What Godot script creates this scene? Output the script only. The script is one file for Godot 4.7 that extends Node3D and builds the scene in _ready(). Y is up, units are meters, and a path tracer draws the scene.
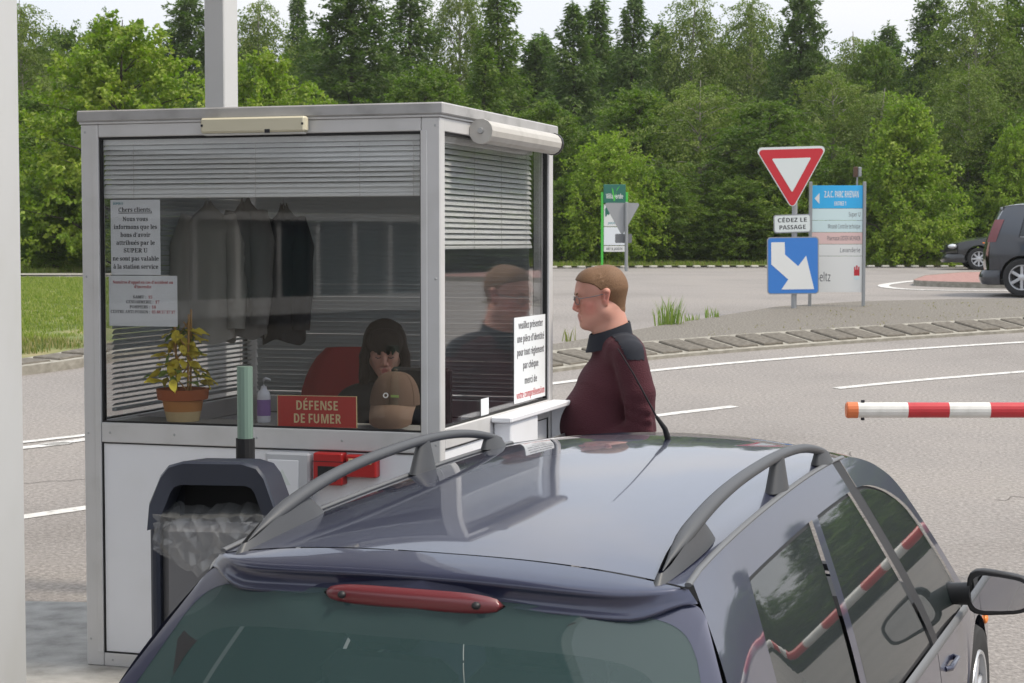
extends Node3D
# Toll-like cash booth of a petrol station, a car in front of it, road and wood behind. Units: metres; y = 0 is the concrete pad under the booth.

var M := {}
var used := {}
var rng := RandomNumberGenerator.new()

# ------------------------------------------------------------------ mesh collector
class MB:
	var v := PackedVector3Array()
	var n := PackedVector3Array()
	func tri(a: Vector3, b: Vector3, c: Vector3) -> void:
		var m := (b - a).cross(c - a).normalized()
		v.append(a); v.append(c); v.append(b)
		n.append(m); n.append(m); n.append(m)
	func tris(a: Vector3, b: Vector3, c: Vector3, na: Vector3, nb: Vector3, nc: Vector3) -> void:
		v.append(a); v.append(c); v.append(b)
		n.append(na); n.append(nc); n.append(nb)
	func quad(a: Vector3, b: Vector3, c: Vector3, d: Vector3) -> void:
		tri(a, b, c); tri(a, c, d)
	# chamfered box between lo and hi, optionally moved by a transform
	func box(lo: Vector3, hi: Vector3, b := 0.004, t := Transform3D.IDENTITY) -> void:
		var ce := (lo + hi) / 2
		var h := (hi - lo) / 2
		b = minf(b, minf(h.x, minf(h.y, h.z)) * 0.9)
		if b < 0.0004:
			for ax in 3:
				for s in [-1.0, 1.0]:
					var p: Array[Vector3] = []
					for k in [[-1, -1], [1, -1], [1, 1], [-1, 1]]:
						var q := Vector3.ZERO
						q[ax] = s * h[ax]; q[(ax + 1) % 3] = k[0] * h[(ax + 1) % 3]; q[(ax + 2) % 3] = k[1] * h[(ax + 2) % 3]
						p.append(t * (ce + q))
					if s > 0: quad(p[0], p[1], p[2], p[3])
					else: quad(p[3], p[2], p[1], p[0])
			return
		var at := func(ax: int, s: Vector3) -> Vector3:
			var q := Vector3(s.x * (h.x - b), s.y * (h.y - b), s.z * (h.z - b))
			q[ax] = s[ax] * h[ax]
			return t * (ce + q)
		for ax in 3:
			var u := (ax + 1) % 3
			var w := (ax + 2) % 3
			for s in [-1.0, 1.0]:
				var p: Array[Vector3] = []
				for k in [[-1, -1], [1, -1], [1, 1], [-1, 1]]:
					var q := Vector3.ZERO
					q[ax] = s; q[u] = k[0]; q[w] = k[1]
					p.append(at.call(ax, q))
				if s > 0: quad(p[0], p[1], p[2], p[3])
				else: quad(p[3], p[2], p[1], p[0])
			for su in [-1.0, 1.0]:
				for sw in [-1.0, 1.0]:
					var e := Vector3.ZERO
					e[u] = su; e[w] = sw
					var e0 := e; e0[ax] = -1
					var e1 := e; e1[ax] = 1
					if su * sw > 0: quad(at.call(u, e0), at.call(w, e0), at.call(w, e1), at.call(u, e1))
					else: quad(at.call(u, e1), at.call(w, e1), at.call(w, e0), at.call(u, e0))
		for sx in [-1.0, 1.0]:
			for sy in [-1.0, 1.0]:
				for sz in [-1.0, 1.0]:
					var s := Vector3(sx, sy, sz)
					if sx * sy * sz > 0: tri(at.call(0, s), at.call(1, s), at.call(2, s))
					else: tri(at.call(0, s), at.call(2, s), at.call(1, s))
	# rows of points -> smooth surface; outward side seen with rows going up and columns to the right
	func grid(rows: Array, flip := false, wrap := false) -> void:
		var R := rows.size()
		var C: int = rows[0].size()
		var nn := []
		for i in R:
			var line := PackedVector3Array()
			for j in C:
				var a: Vector3
				var b: Vector3
				if wrap:
					a = rows[i][(j + 1) % (C - 1)] - rows[i][(j - 1 + C - 1) % (C - 1)]
				else:
					a = rows[i][mini(j + 1, C - 1)] - rows[i][maxi(j - 1, 0)]
				b = rows[mini(i + 1, R - 1)][j] - rows[maxi(i - 1, 0)][j]
				var m := a.cross(b)
				if m.length() < 1e-9:
					var i2 := clampi(i, 1, R - 2) if R > 2 else i
					b = rows[mini(i2 + 1, R - 1)][j] - rows[maxi(i2 - 1, 0)][j]
					a = rows[i2][mini(j + 1, C - 1)] - rows[i2][maxi(j - 1, 0)]
					m = a.cross(b)
				line.append(m.normalized() * (-1.0 if flip else 1.0))
			nn.append(line)
		for i in R - 1:
			for j in C - 1:
				var p = [rows[i][j], rows[i][j + 1], rows[i + 1][j + 1], rows[i + 1][j]]
				var m = [nn[i][j], nn[i][j + 1], nn[i + 1][j + 1], nn[i + 1][j]]
				if flip:
					tris(p[3], p[2], p[1], m[3], m[2], m[1]); tris(p[3], p[1], p[0], m[3], m[1], m[0])
				else:
					tris(p[0], p[1], p[2], m[0], m[1], m[2]); tris(p[0], p[2], p[3], m[0], m[2], m[3])
	# tube along points; flat caps. oval: scale of the second axis
	func tube(pts: Array, rad: Array, sides := 10, oval := 1.0, up := Vector3.UP) -> void:
		var rows := []
		for i in pts.size():
			var d: Vector3 = (pts[mini(i + 1, pts.size() - 1)] - pts[maxi(i - 1, 0)]).normalized()
			var a := d.cross(up)
			if a.length() < 0.05: a = d.cross(Vector3.RIGHT)
			a = a.normalized()
			var b := a.cross(d).normalized()
			var r: float = rad[mini(i, rad.size() - 1)]
			var row := PackedVector3Array()
			for k in sides + 1:
				var w := TAU * k / sides
				row.append(pts[i] + a * cos(w) * r + b * sin(w) * r * oval)
			rows.append(row)
		grid(rows, true, true)
		for e in [0, rows.size() - 1]:
			for k in sides:
				if e == 0: tri(pts[0], rows[0][k], rows[0][k + 1])
				else: tri(pts[-1], rows[e][k + 1], rows[e][k])
	# profile of (radius, height) turned round an axis
	func lathe(prof: Array, t := Transform3D.IDENTITY, sides := 20) -> void:
		var rows := []
		for p in prof:
			var row := PackedVector3Array()
			for k in sides + 1:
				var w := TAU * k / sides
				row.append(t * Vector3(cos(w) * p.x, p.y, sin(w) * p.x))
			rows.append(row)
		# split at sharp corners so that they stay crisp
		var s := 0
		for i in range(1, prof.size()):
			var last := i == prof.size() - 1
			if last or (prof[i] - prof[i - 1]).normalized().dot((prof[i + 1] - prof[i]).normalized()) < 0.75:
				grid(rows.slice(s, i + 1), true, true)
				s = i
	# flat outline (x, y) given depth along z, front at z1
	func prism(poly: PackedVector2Array, z0: float, z1: float, t := Transform3D.IDENTITY) -> void:
		var area := 0.0
		for k in poly.size():
			area += poly[k].cross(poly[(k + 1) % poly.size()])
		if area < 0:
			poly.reverse()
		var ids := Geometry2D.triangulate_polygon(poly)
		for k in range(0, ids.size(), 3):
			var a := poly[ids[k]]
			var b := poly[ids[k + 1]]
			var c := poly[ids[k + 2]]
			if (b - a).cross(c - a) < 0:
				var q := b
				b = c; c = q
			tri(t * Vector3(a.x, a.y, z1), t * Vector3(b.x, b.y, z1), t * Vector3(c.x, c.y, z1))
			tri(t * Vector3(a.x, a.y, z0), t * Vector3(c.x, c.y, z0), t * Vector3(b.x, b.y, z0))
		for k in poly.size():
			var a := poly[k]
			var b := poly[(k + 1) % poly.size()]
			quad(t * Vector3(a.x, a.y, z0), t * Vector3(b.x, b.y, z0), t * Vector3(b.x, b.y, z1), t * Vector3(a.x, a.y, z1))
	func ball(c: Vector3, r: Vector3, seg := 10) -> void:
		var rows := []
		for i in seg + 1:
			var a := -PI / 2 + PI * i / seg
			var row := PackedVector3Array()
			for k in seg * 2 + 1:
				var w := TAU * k / (seg * 2)
				row.append(c + Vector3(cos(a) * cos(w) * r.x, sin(a) * r.y, cos(a) * sin(w) * r.z))
			rows.append(row)
		grid(rows, true, true)
	func mesh() -> ArrayMesh:
		var a := []
		a.resize(Mesh.ARRAY_MAX)
		a[Mesh.ARRAY_VERTEX] = v
		a[Mesh.ARRAY_NORMAL] = n
		var m := ArrayMesh.new()
		m.add_surface_from_arrays(Mesh.PRIMITIVE_TRIANGLES, a)
		return m

# ------------------------------------------------------------------ scene helpers
func numbered(called: String) -> String:
	if not used.has(called):
		used[called] = 0
		return called
	used[called] += 1
	return "%s_%03d" % [called, used[called]]

func obj(called: String, m, material: Material, parent: Node = null, at := Vector3.ZERO) -> MeshInstance3D:
	var o := MeshInstance3D.new()
	o.mesh = m.mesh() if m is MB else m
	o.material_override = material
	o.position = at
	if parent == null:
		o.name = numbered(called)
		add_child(o)
	else:
		o.name = called
		parent.add_child(o, true)
	return o

func tag(o: Node, label: String, category: String, group := "") -> Node:
	o.set_meta("label", label)
	o.set_meta("category", category)
	if group: o.set_meta("group", group)
	return o

func thing(called: String, label: String, category: String, at := Vector3.ZERO, turn := 0.0, group := "") -> Node3D:
	var o := Node3D.new()
	o.name = numbered(called)
	add_child(o)
	o.position = at
	o.rotation.y = turn
	tag(o, label, category, group)
	return o

func structure(called: String, m, material: Material, label := "", at := Vector3.ZERO) -> MeshInstance3D:
	var o := obj(called, m, material, null, at)
	o.set_meta("kind", "structure")
	if label: o.set_meta("label", label)
	return o

func bx(lo: Vector3, hi: Vector3, b := 0.004) -> MB:
	var m := MB.new()
	m.box(lo, hi, b)
	return m

func lin(r: float, g: float, b: float, a := 1.0) -> Color:
	var c := Color(r, g, b).linear_to_srgb()
	c.a = a
	return c

func mat(called: String, c: Color, rough := 0.6, metal := 0.0, spec := 0.5) -> StandardMaterial3D:
	var m := StandardMaterial3D.new()
	m.resource_name = called
	m.albedo_color = c
	m.roughness = rough
	m.metallic = metal
	m.metallic_specular = spec
	M[called] = m
	return m

# colour noise texture; stops: [position, colour (linear rgb)]
func noise_tex(size: int, freq: float, sd: int, stops: Array, oct := 4, kind := FastNoiseLite.TYPE_SIMPLEX_SMOOTH) -> NoiseTexture2D:
	var f := FastNoiseLite.new()
	f.seed = sd
	f.frequency = freq
	f.noise_type = kind
	f.fractal_octaves = oct
	var t := NoiseTexture2D.new()
	t.width = size; t.height = size
	t.seamless = true
	t.noise = f
	if stops.size() > 0:
		var g := Gradient.new()
		g.offsets = PackedFloat32Array(stops.map(func(s): return s[0]))
		g.colors = PackedColorArray(stops.map(func(s): return Color(s[1], s[2], s[3]).linear_to_srgb()))
		t.color_ramp = g
	return t

func bump_tex(size: int, freq: float, sd: int, strength := 4.0, oct := 3) -> NoiseTexture2D:
	var t := noise_tex(size, freq, sd, [], oct)
	t.as_normal_map = true
	t.bump_strength = strength
	return t

func world_tex(m: StandardMaterial3D, tex: Texture2D, per_metre: float, normal: Texture2D = null, ns := 1.0) -> void:
	m.uv1_triplanar = true
	m.uv1_world_triplanar = true
	m.uv1_scale = Vector3.ONE * per_metre
	if tex: m.albedo_texture = tex
	if normal:
		m.normal_enabled = true
		m.normal_texture = normal
		m.normal_scale = ns

func worn(called: String, c: Color, rough: float, metal: float, vary: float, per_metre: float, sd: int) -> StandardMaterial3D:
	# a plain finish with faint blotches of its own colour
	var m := mat(called, c, rough, metal)
	var lo := 1.0 - vary
	world_tex(m, noise_tex(256, 0.02, sd, [[0.0, lo, lo, lo * 0.98], [0.45, 1.0 - vary * 0.3, 1.0 - vary * 0.3, 1.0 - vary * 0.32], [1.0, 1.0, 1.0, 1.0]], 5), per_metre)
	return m

var fonts := {}
func font(serif: bool, bold: bool) -> SystemFont:
	var k := "%s%s" % [serif, bold]
	if not fonts.has(k):
		var f := SystemFont.new()
		f.font_names = PackedStringArray(["Droid Serif" if serif else "Droid Sans"])
		f.font_weight = 700 if bold else 400
		fonts[k] = f
	return fonts[k]

# lettering centred at a point of the parent, facing +z of t; letters `high` metres, squeezed to `wide`
func text(parent: Node, s: String, high: float, wide: float, at: Vector3, material: Material, serif := false, bold := true, turn := 0.0, align := 0) -> MeshInstance3D:
	var m := TextMesh.new()
	m.text = s
	m.font = font(serif, bold)
	m.font_size = 40
	m.pixel_size = high / 40.0 / 0.72
	m.depth = 0.0006
	m.curve_step = 2.0
	var o := obj("lettering", m, material, parent, at)
	var w := m.get_aabb().size.x
	if wide > 0 and w > 0: o.scale.x = wide / w
	if align != 0: o.position.x -= align * w * o.scale.x / 2
	o.rotation.y = turn
	return o

# ------------------------------------------------------------------ lie of the land: rises from the pumps to the roundabout
func gd(d: float) -> float:
	if d < 10.0: return -0.08 + 0.065 * (maxf(d, -30.0) - 10.0)
	if d < 26.0: return -0.63 + 0.055 * d
	var e := minf(d, 80.0) - 26.0
	return 0.8 + 0.2025 * (1.0 - exp(-e / 4.5)) + 0.007 * e

func on(x: float, d: float, up := 0.0) -> Vector3:
	return Vector3(x, gd(d) + up, -d)

# a sheet over the land bounded by an outline of (x, d), cut finely enough to follow it
func land(poly: PackedVector2Array, up: float, step := 1.0) -> MB:
	var m := MB.new()
	var lo := poly[0]
	var hi := poly[0]
	for p in poly:
		lo = lo.min(p); hi = hi.max(p)
	var d := lo.y
	while d < hi.y:
		var strip := PackedVector2Array([Vector2(lo.x - 1, d), Vector2(hi.x + 1, d), Vector2(hi.x + 1, d + step), Vector2(lo.x - 1, d + step)])
		for piece in Geometry2D.intersect_polygons(poly, strip):
			var ids := Geometry2D.triangulate_polygon(piece)
			for k in range(0, ids.size(), 3):
				var a: Vector2 = piece[ids[k]]
				var b: Vector2 = piece[ids[k + 1]]
				var c: Vector2 = piece[ids[k + 2]]
				if (b - a).cross(c - a) < 0:
					var q := b
					b = c; c = q
				m.tri(on(a.x, a.y, up), on(b.x, b.y, up), on(c.x, c.y, up))
		d += step
	return m

func smooth_line(pts: Array, n := 8) -> PackedVector2Array:
	var out := PackedVector2Array()
	for i in pts.size() - 1:
		var p0: Vector2 = pts[maxi(i - 1, 0)]
		var p3: Vector2 = pts[mini(i + 2, pts.size() - 1)]
		for k in n:
			out.append((pts[i] as Vector2).cubic_interpolate(pts[i + 1], p0, p3, float(k) / n))
	out.append(pts[-1])
	return out

# painted line along (x, d) points
func stripe(pts: Array, width: float, up: float) -> MB:
	var m := MB.new()
	var line := smooth_line(pts)
	var rows := [PackedVector3Array(), PackedVector3Array()]
	for i in line.size():
		var t := (line[mini(i + 1, line.size() - 1)] - line[maxi(i - 1, 0)]).normalized()
		var s := Vector2(-t.y, t.x) * width / 2
		rows[0].append(on(line[i].x - s.x, line[i].y - s.y, up))
		rows[1].append(on(line[i].x + s.x, line[i].y + s.y, up))
	m.grid(rows)
	return m

# ------------------------------------------------------------------ materials
func make_materials() -> void:
	var m := mat("asphalt", Color.WHITE, 0.9)
	world_tex(m, noise_tex(1024, 0.055, 3, [[0.0, 0.15, 0.136, 0.126], [0.4, 0.232, 0.211, 0.197], [0.55, 0.252, 0.23, 0.215], [1.0, 0.37, 0.343, 0.32]], 5), 0.4, bump_tex(512, 0.2, 4, 3.0), 0.5)
	m.detail_enabled = true
	m.detail_blend_mode = BaseMaterial3D.BLEND_MODE_MUL
	m.detail_uv_layer = BaseMaterial3D.DETAIL_UV_2
	m.uv2_triplanar = true
	m.uv2_world_triplanar = true
	m.uv2_scale = Vector3.ONE * 0.06
	m.detail_albedo = noise_tex(512, 0.009, 9, [[0.0, 0.74, 0.73, 0.72], [0.35, 0.90, 0.90, 0.90], [0.6, 0.97, 0.965, 0.96], [1.0, 1.0, 0.99, 0.97]], 6)
	m = mat("old_asphalt", Color.WHITE, 0.92)
	world_tex(m, noise_tex(1024, 0.05, 13, [[0.0, 0.085, 0.075, 0.062], [0.45, 0.15, 0.135, 0.115], [0.6, 0.19, 0.172, 0.148], [1.0, 0.32, 0.29, 0.25]], 5), 0.5, bump_tex(512, 0.2, 5, 4.0), 0.7)
	m = mat("concrete", Color.WHITE, 0.85)
	world_tex(m, noise_tex(1024, 0.012, 15, [[0.0, 0.22, 0.214, 0.20], [0.4, 0.34, 0.332, 0.315], [1.0, 0.48, 0.47, 0.45]], 6), 0.35, bump_tex(512, 0.15, 16, 2.0), 0.4)
	m = mat("kerb_concrete", Color.WHITE, 0.9)
	world_tex(m, noise_tex(512, 0.02, 17, [[0.0, 0.16, 0.145, 0.12], [0.5, 0.28, 0.26, 0.22], [1.0, 0.40, 0.38, 0.33]], 5), 0.7)
	mat("crack", lin(0.12, 0.108, 0.098), 0.95)
	mat("paving_pale", lin(0.45, 0.43, 0.39), 0.85)
	m = mat("kerb_slab", Color.WHITE, 0.92)
	world_tex(m, noise_tex(512, 0.03, 18, [[0.0, 0.07, 0.06, 0.045], [0.5, 0.125, 0.11, 0.09], [1.0, 0.2, 0.18, 0.15]], 5), 0.8)
	m = mat("red_paving", Color.WHITE, 0.9)
	world_tex(m, noise_tex(512, 0.03, 19, [[0.0, 0.20, 0.10, 0.085], [0.5, 0.30, 0.165, 0.145], [1.0, 0.38, 0.24, 0.21]], 4), 0.5)
	m = mat("road_paint", Color.WHITE, 0.7)
	world_tex(m, noise_tex(512, 0.03, 20, [[0.0, 0.26, 0.25, 0.235], [0.35, 0.52, 0.505, 0.48], [1.0, 0.70, 0.685, 0.66]], 5), 0.6)
	m = mat("soil_grass", Color.WHITE, 0.95)
	world_tex(m, noise_tex(512, 0.012, 22, [[0.0, 0.07, 0.09, 0.025], [0.5, 0.13, 0.155, 0.04], [0.75, 0.20, 0.19, 0.075], [1.0, 0.28, 0.22, 0.13]], 5), 0.15)
	worn("booth_metal", lin(0.62, 0.615, 0.62), 0.42, 0.15, 0.15, 0.8, 23)
	worn("roof_metal", lin(0.46, 0.455, 0.46), 0.55, 0.2, 0.45, 0.9, 24)
	worn("white_panel", lin(0.78, 0.79, 0.83), 0.4, 0.0, 0.06, 0.6, 25)
	worn("post_paint", lin(0.54, 0.545, 0.55), 0.5, 0.0, 0.06, 0.4, 26)
	worn("canopy_sheet", lin(0.68, 0.68, 0.68), 0.5, 0.0, 0.06, 0.4, 27)
	mat("gasket", lin(0.012, 0.012, 0.013), 0.6)
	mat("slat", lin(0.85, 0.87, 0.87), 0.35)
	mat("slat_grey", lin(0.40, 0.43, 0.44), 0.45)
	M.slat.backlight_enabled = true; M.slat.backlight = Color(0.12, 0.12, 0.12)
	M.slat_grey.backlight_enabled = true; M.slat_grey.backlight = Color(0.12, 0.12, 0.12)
	mat("cord", lin(0.6, 0.6, 0.58), 0.8)
	mat("cream_plastic", lin(0.62, 0.58, 0.44), 0.5)
	worn("awning_grey", lin(0.50, 0.48, 0.45), 0.5, 0.0, 0.25, 1.5, 28)
	mat("paper", lin(0.78, 0.81, 0.84), 0.8)
	M.paper.backlight_enabled = true; M.paper.backlight = Color(0.2, 0.2, 0.2)
	mat("ink", lin(0.02, 0.02, 0.025), 0.8)
	mat("grey_ink", lin(0.10, 0.10, 0.11), 0.8)
	mat("red_ink", lin(0.45, 0.06, 0.07), 0.8)
	mat("teal_ink", lin(0.05, 0.25, 0.3), 0.8)
	mat("sign_red", lin(0.50, 0.022, 0.02), 0.4)
	mat("sign_cream", lin(0.75, 0.62, 0.35), 0.5)
	mat("box_red", lin(0.42, 0.02, 0.02), 0.4)
	mat("interior_dark", lin(0.06, 0.06, 0.062), 0.8)
	mat("interior_grey", lin(0.17, 0.17, 0.165), 0.85)
	mat("counter", lin(0.35, 0.35, 0.34), 0.5)
	var g := mat("booth_glass", Color(0.05, 0.06, 0.06, 0.10), 0.02)
	g.transparency = BaseMaterial3D.TRANSPARENCY_ALPHA
	g.metallic_specular = 0.55
	g = mat("car_glass", lin(0.012, 0.03, 0.03, 0.28), 0.02)
	g.transparency = BaseMaterial3D.TRANSPARENCY_ALPHA
	g = mat("car_glass_dark", lin(0.055, 0.11, 0.112, 0.46), 0.02)
	g.transparency = BaseMaterial3D.TRANSPARENCY_ALPHA
	g = mat("bin_bag", lin(0.66, 0.68, 0.69, 0.13), 0.08)
	g.transparency = BaseMaterial3D.TRANSPARENCY_ALPHA
	mat("galvanised_green", lin(0.20, 0.29, 0.24), 0.45, 0.3)
	mat("bin_navy", lin(0.022, 0.027, 0.044), 0.45)
	mat("bin_grey", lin(0.16, 0.16, 0.17), 0.6)
	mat("bin_black", lin(0.01, 0.01, 0.012), 0.7)
	mat("steel", lin(0.42, 0.43, 0.44), 0.4, 0.7)
	mat("sign_grey", lin(0.30, 0.31, 0.32), 0.5, 0.4)
	mat("white_paint", lin(0.74, 0.74, 0.72), 0.4)
	worn("barrier_white", lin(0.72, 0.71, 0.68), 0.45, 0.0, 0.18, 2.0, 31)
	worn("barrier_red", lin(0.50, 0.025, 0.035), 0.4, 0.0, 0.15, 2.0, 32)
	mat("orange", lin(0.62, 0.16, 0.05), 0.5)
	mat("sign_blue", lin(0.035, 0.19, 0.57), 0.4)
	mat("sky_blue", lin(0.03, 0.42, 0.80), 0.45)
	mat("pale_blue", lin(0.62, 0.76, 0.77), 0.5)
	mat("pale_pink", lin(0.74, 0.52, 0.49), 0.5)
	mat("pale_grey", lin(0.66, 0.70, 0.69), 0.5)
	mat("signal_red", lin(0.52, 0.018, 0.03), 0.4)
	mat("totem_green", lin(0.02, 0.14, 0.10), 0.5)
	mat("lime", lin(0.07, 0.50, 0.06), 0.5)
	# cars
	var p := mat("paint_blue", lin(0.029, 0.034, 0.074), 0.34, 0.3)
	p.clearcoat_enabled = true; p.clearcoat = 1.0; p.clearcoat_roughness = 0.03
	world_tex(p, noise_tex(512, 0.02, 41, [[0.0, 0.88, 0.88, 0.86], [0.5, 0.97, 0.97, 0.97], [1.0, 1.0, 1.0, 1.0]], 5), 1.3)
	p = mat("paint_anthracite", lin(0.028, 0.032, 0.042), 0.3, 0.3)
	p.clearcoat_enabled = true; p.clearcoat = 1.0; p.clearcoat_roughness = 0.04
	p = mat("paint_dark_grey", lin(0.022, 0.024, 0.028), 0.35, 0.3)
	p.clearcoat_enabled = true; p.clearcoat = 1.0; p.clearcoat_roughness = 0.06
	mat("rail_grey", lin(0.060, 0.063, 0.070), 0.5)
	mat("trim_grey", lin(0.13, 0.135, 0.145), 0.5)
	mat("trim_black", lin(0.013, 0.013, 0.015), 0.5)
	mat("rubber", lin(0.02, 0.02, 0.021), 0.85)
	mat("alloy", lin(0.50, 0.51, 0.53), 0.35, 0.6)
	mat("seat_fabric", lin(0.05, 0.055, 0.06), 0.9)
	mat("lamp_red", lin(0.13, 0.006, 0.012), 0.2)
	M.lamp_red.clearcoat_enabled = true
	mat("lamp_orange", lin(0.75, 0.20, 0.02), 0.2)
	mat("lamp_clear", lin(0.55, 0.57, 0.6), 0.1, 0.3)
	mat("mirror_glass", lin(0.75, 0.77, 0.8), 0.02, 1.0)
	# people and small things
	var sk := mat("skin", lin(0.50, 0.27, 0.21), 0.55)
	sk.subsurf_scatter_enabled = true; sk.subsurf_scatter_strength = 0.15
	sk.vertex_color_use_as_albedo = true
	sk.albedo_color = Color.WHITE
	var hr := mat("hair_ginger", lin(0.20, 0.105, 0.05), 0.7)
	world_tex(hr, noise_tex(256, 0.05, 55, [[0.0, 0.45, 0.42, 0.4], [0.5, 0.85, 0.85, 0.85], [1.0, 1.0, 1.0, 1.0]], 4), 4.0, bump_tex(256, 0.08, 56, 5.0), 0.5)
	hr.uv1_scale = Vector3(14, 4, 14)
	mat("hair_dark", lin(0.018, 0.011, 0.009), 0.7, 0.0, 0.3)
	var c := mat("maroon_fleece", lin(0.060, 0.010, 0.018), 0.95)
	world_tex(c, noise_tex(256, 0.12, 51, [[0.0, 0.75, 0.75, 0.75], [1.0, 1.0, 1.0, 1.0]], 3), 3.0, bump_tex(256, 0.15, 52, 5.0), 0.6)
	c.rim_enabled = true; c.rim = 0.25; c.rim_tint = 0.8
	c = mat("navy_cloth", lin(0.009, 0.011, 0.019), 0.9)
	c.rim_enabled = true; c.rim = 0.12; c.rim_tint = 0.8
	mat("black_cloth", lin(0.014, 0.014, 0.017), 0.9)
	mat("white_cloth", lin(0.65, 0.65, 0.66), 0.9)
	mat("jeans", lin(0.03, 0.045, 0.08), 0.9)
	mat("shoe", lin(0.012, 0.011, 0.01), 0.6)
	mat("grey_cloth", lin(0.36, 0.355, 0.33), 0.95)
	mat("dark_grey_cloth", lin(0.05, 0.055, 0.07), 0.95)
	mat("chair_red", lin(0.32, 0.014, 0.02), 0.85)
	mat("cap_brown", lin(0.135, 0.085, 0.06), 0.95)
	mat("cap_dark", lin(0.10, 0.062, 0.043), 0.95)
	mat("cap_peak", lin(0.24, 0.162, 0.118), 0.95)
	mat("terracotta", lin(0.55, 0.24, 0.07), 0.6)
	mat("pot_cream", lin(0.62, 0.48, 0.26), 0.6)
	mat("pot_rim", lin(0.38, 0.10, 0.03), 0.6)
	mat("soil", lin(0.03, 0.02, 0.014), 0.95)
	mat("bamboo", lin(0.45, 0.26, 0.09), 0.7)
	var lf := mat("house_leaf", lin(0.72, 0.60, 0.07), 0.6)
	lf.backlight_enabled = true; lf.backlight = Color(0.35, 0.35, 0.1)
	lf = mat("house_leaf_green", lin(0.16, 0.24, 0.05), 0.6)
	lf.backlight_enabled = true; lf.backlight = Color(0.3, 0.35, 0.1)
	mat("bottle_white", lin(0.6, 0.62, 0.68), 0.3)
	mat("bottle_label", lin(0.22, 0.12, 0.35), 0.4)
	for k in [["bark_dark", 0.07, 0.055, 0.045, 61], ["bark_birch", 0.34, 0.31, 0.27, 62]]:
		var b := mat(k[0], lin(k[1], k[2], k[3]), 0.95)
		world_tex(b, noise_tex(256, 0.03, k[4], [[0.0, 0.35, 0.35, 0.35], [0.5, 0.9, 0.9, 0.9], [1.0, 1.0, 1.0, 1.0]], 4), 0.5)
	for k in [["leaf_maple", 1.12, 1.08, 0.85], ["leaf_bright", 1.08, 1.08, 0.8], ["leaf_mid", 1.0, 1.0, 0.75], ["leaf_birch", 1.05, 1.02, 0.85], ["leaf_dark", 0.85, 0.88, 0.72], ["leaf_spruce", 1.15, 1.15, 0.9], ["leaf_willow", 1.12, 1.08, 0.9], ["blade", 1.0, 1.0, 1.0]]:
		var b := mat(k[0], lin(k[1], k[2], k[3]), 0.55)
		b.vertex_color_use_as_albedo = true
		b.backlight_enabled = true
		b.backlight = Color(0.8, 0.95, 0.35)

# ------------------------------------------------------------------ air: pale sky with thin cloud
func make_sky() -> void:
	var f := FastNoiseLite.new()
	f.seed = 77; f.frequency = 1.6; f.fractal_octaves = 5; f.noise_type = FastNoiseLite.TYPE_SIMPLEX_SMOOTH
	var W := 512
	var H := 256
	var im := Image.create(W, H, false, Image.FORMAT_RGBF)
	for y in H:
		var el := PI / 2 - PI * (y + 0.5) / H
		for x in W:
			var az := TAU * (x + 0.5) / W
			var d := Vector3(cos(el) * cos(az), sin(el), cos(el) * sin(az))
			var p := d / maxf(0.35, absf(d.y) + 0.25)
			var cl := smoothstep(-0.25, 0.45, f.get_noise_3d(p.x * 1.2, p.y, p.z * 1.2))
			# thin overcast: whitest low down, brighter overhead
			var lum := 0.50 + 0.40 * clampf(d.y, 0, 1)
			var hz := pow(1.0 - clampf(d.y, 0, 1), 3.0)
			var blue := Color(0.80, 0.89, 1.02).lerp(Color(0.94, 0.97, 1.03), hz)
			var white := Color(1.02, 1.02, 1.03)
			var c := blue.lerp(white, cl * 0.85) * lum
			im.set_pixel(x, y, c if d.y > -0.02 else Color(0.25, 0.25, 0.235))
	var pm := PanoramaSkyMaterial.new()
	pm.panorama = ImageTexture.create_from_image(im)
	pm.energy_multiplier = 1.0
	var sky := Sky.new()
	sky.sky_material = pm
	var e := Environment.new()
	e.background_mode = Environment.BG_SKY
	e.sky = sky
	e.background_energy_multiplier = 1.0
	e.tonemap_mode = Environment.TONE_MAPPER_LINEAR
	e.tonemap_exposure = 1.82
	e.sdfgi_enabled = true
	e.ssao_enabled = true
	e.ssil_enabled = true
	e.fog_enabled = true
	e.fog_density = 0.0003
	e.fog_light_color = Color(0.92, 0.93, 0.93)
	var we := WorldEnvironment.new()
	we.name = "air"
	we.environment = e
	add_child(we)

# ------------------------------------------------------------------ ground, road, islands
func kerb_row(parent: Node, pts: Array, slab: float, across: float, up: float, tilt: float, first_at := 0.0) -> void:
	# dark slabs laid one by one in a pale concrete bed
	var line := smooth_line(pts, 12)
	var cv := Curve2D.new()
	for p in line: cv.add_point(p)
	var ln := cv.get_baked_length()
	var s := first_at
	var shapes: Array = []
	for k in 3:
		shapes.append(bx(Vector3(-slab * 0.40, -0.03, -across / 2), Vector3(slab * 0.40, 0.016 + 0.005 * k, across / 2), 0.012).mesh())
	var i := 0
	while s < ln - slab:
		var a := cv.sample_baked(s)
		var b := cv.sample_baked(s + slab)
		var t := (b - a).normalized()
		var c := (a + b) / 2
		var o := obj("kerb_slab", shapes[i % 3], M.kerb_slab, parent)
		var xa := (on(b.x, b.y) - on(a.x, a.y)).normalized()
		var away := on(c.x - t.y, c.y + t.x, tilt) - on(c.x, c.y)   # to the left of the line, seen from above
		var ya := away.cross(xa).normalized()
		if ya.y < 0: ya = -ya
		var za := xa.cross(ya).normalized()
		o.transform = Transform3D(Basis(xa, ya, za), on(c.x, c.y, up))
		s += slab
		i += 1

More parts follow.
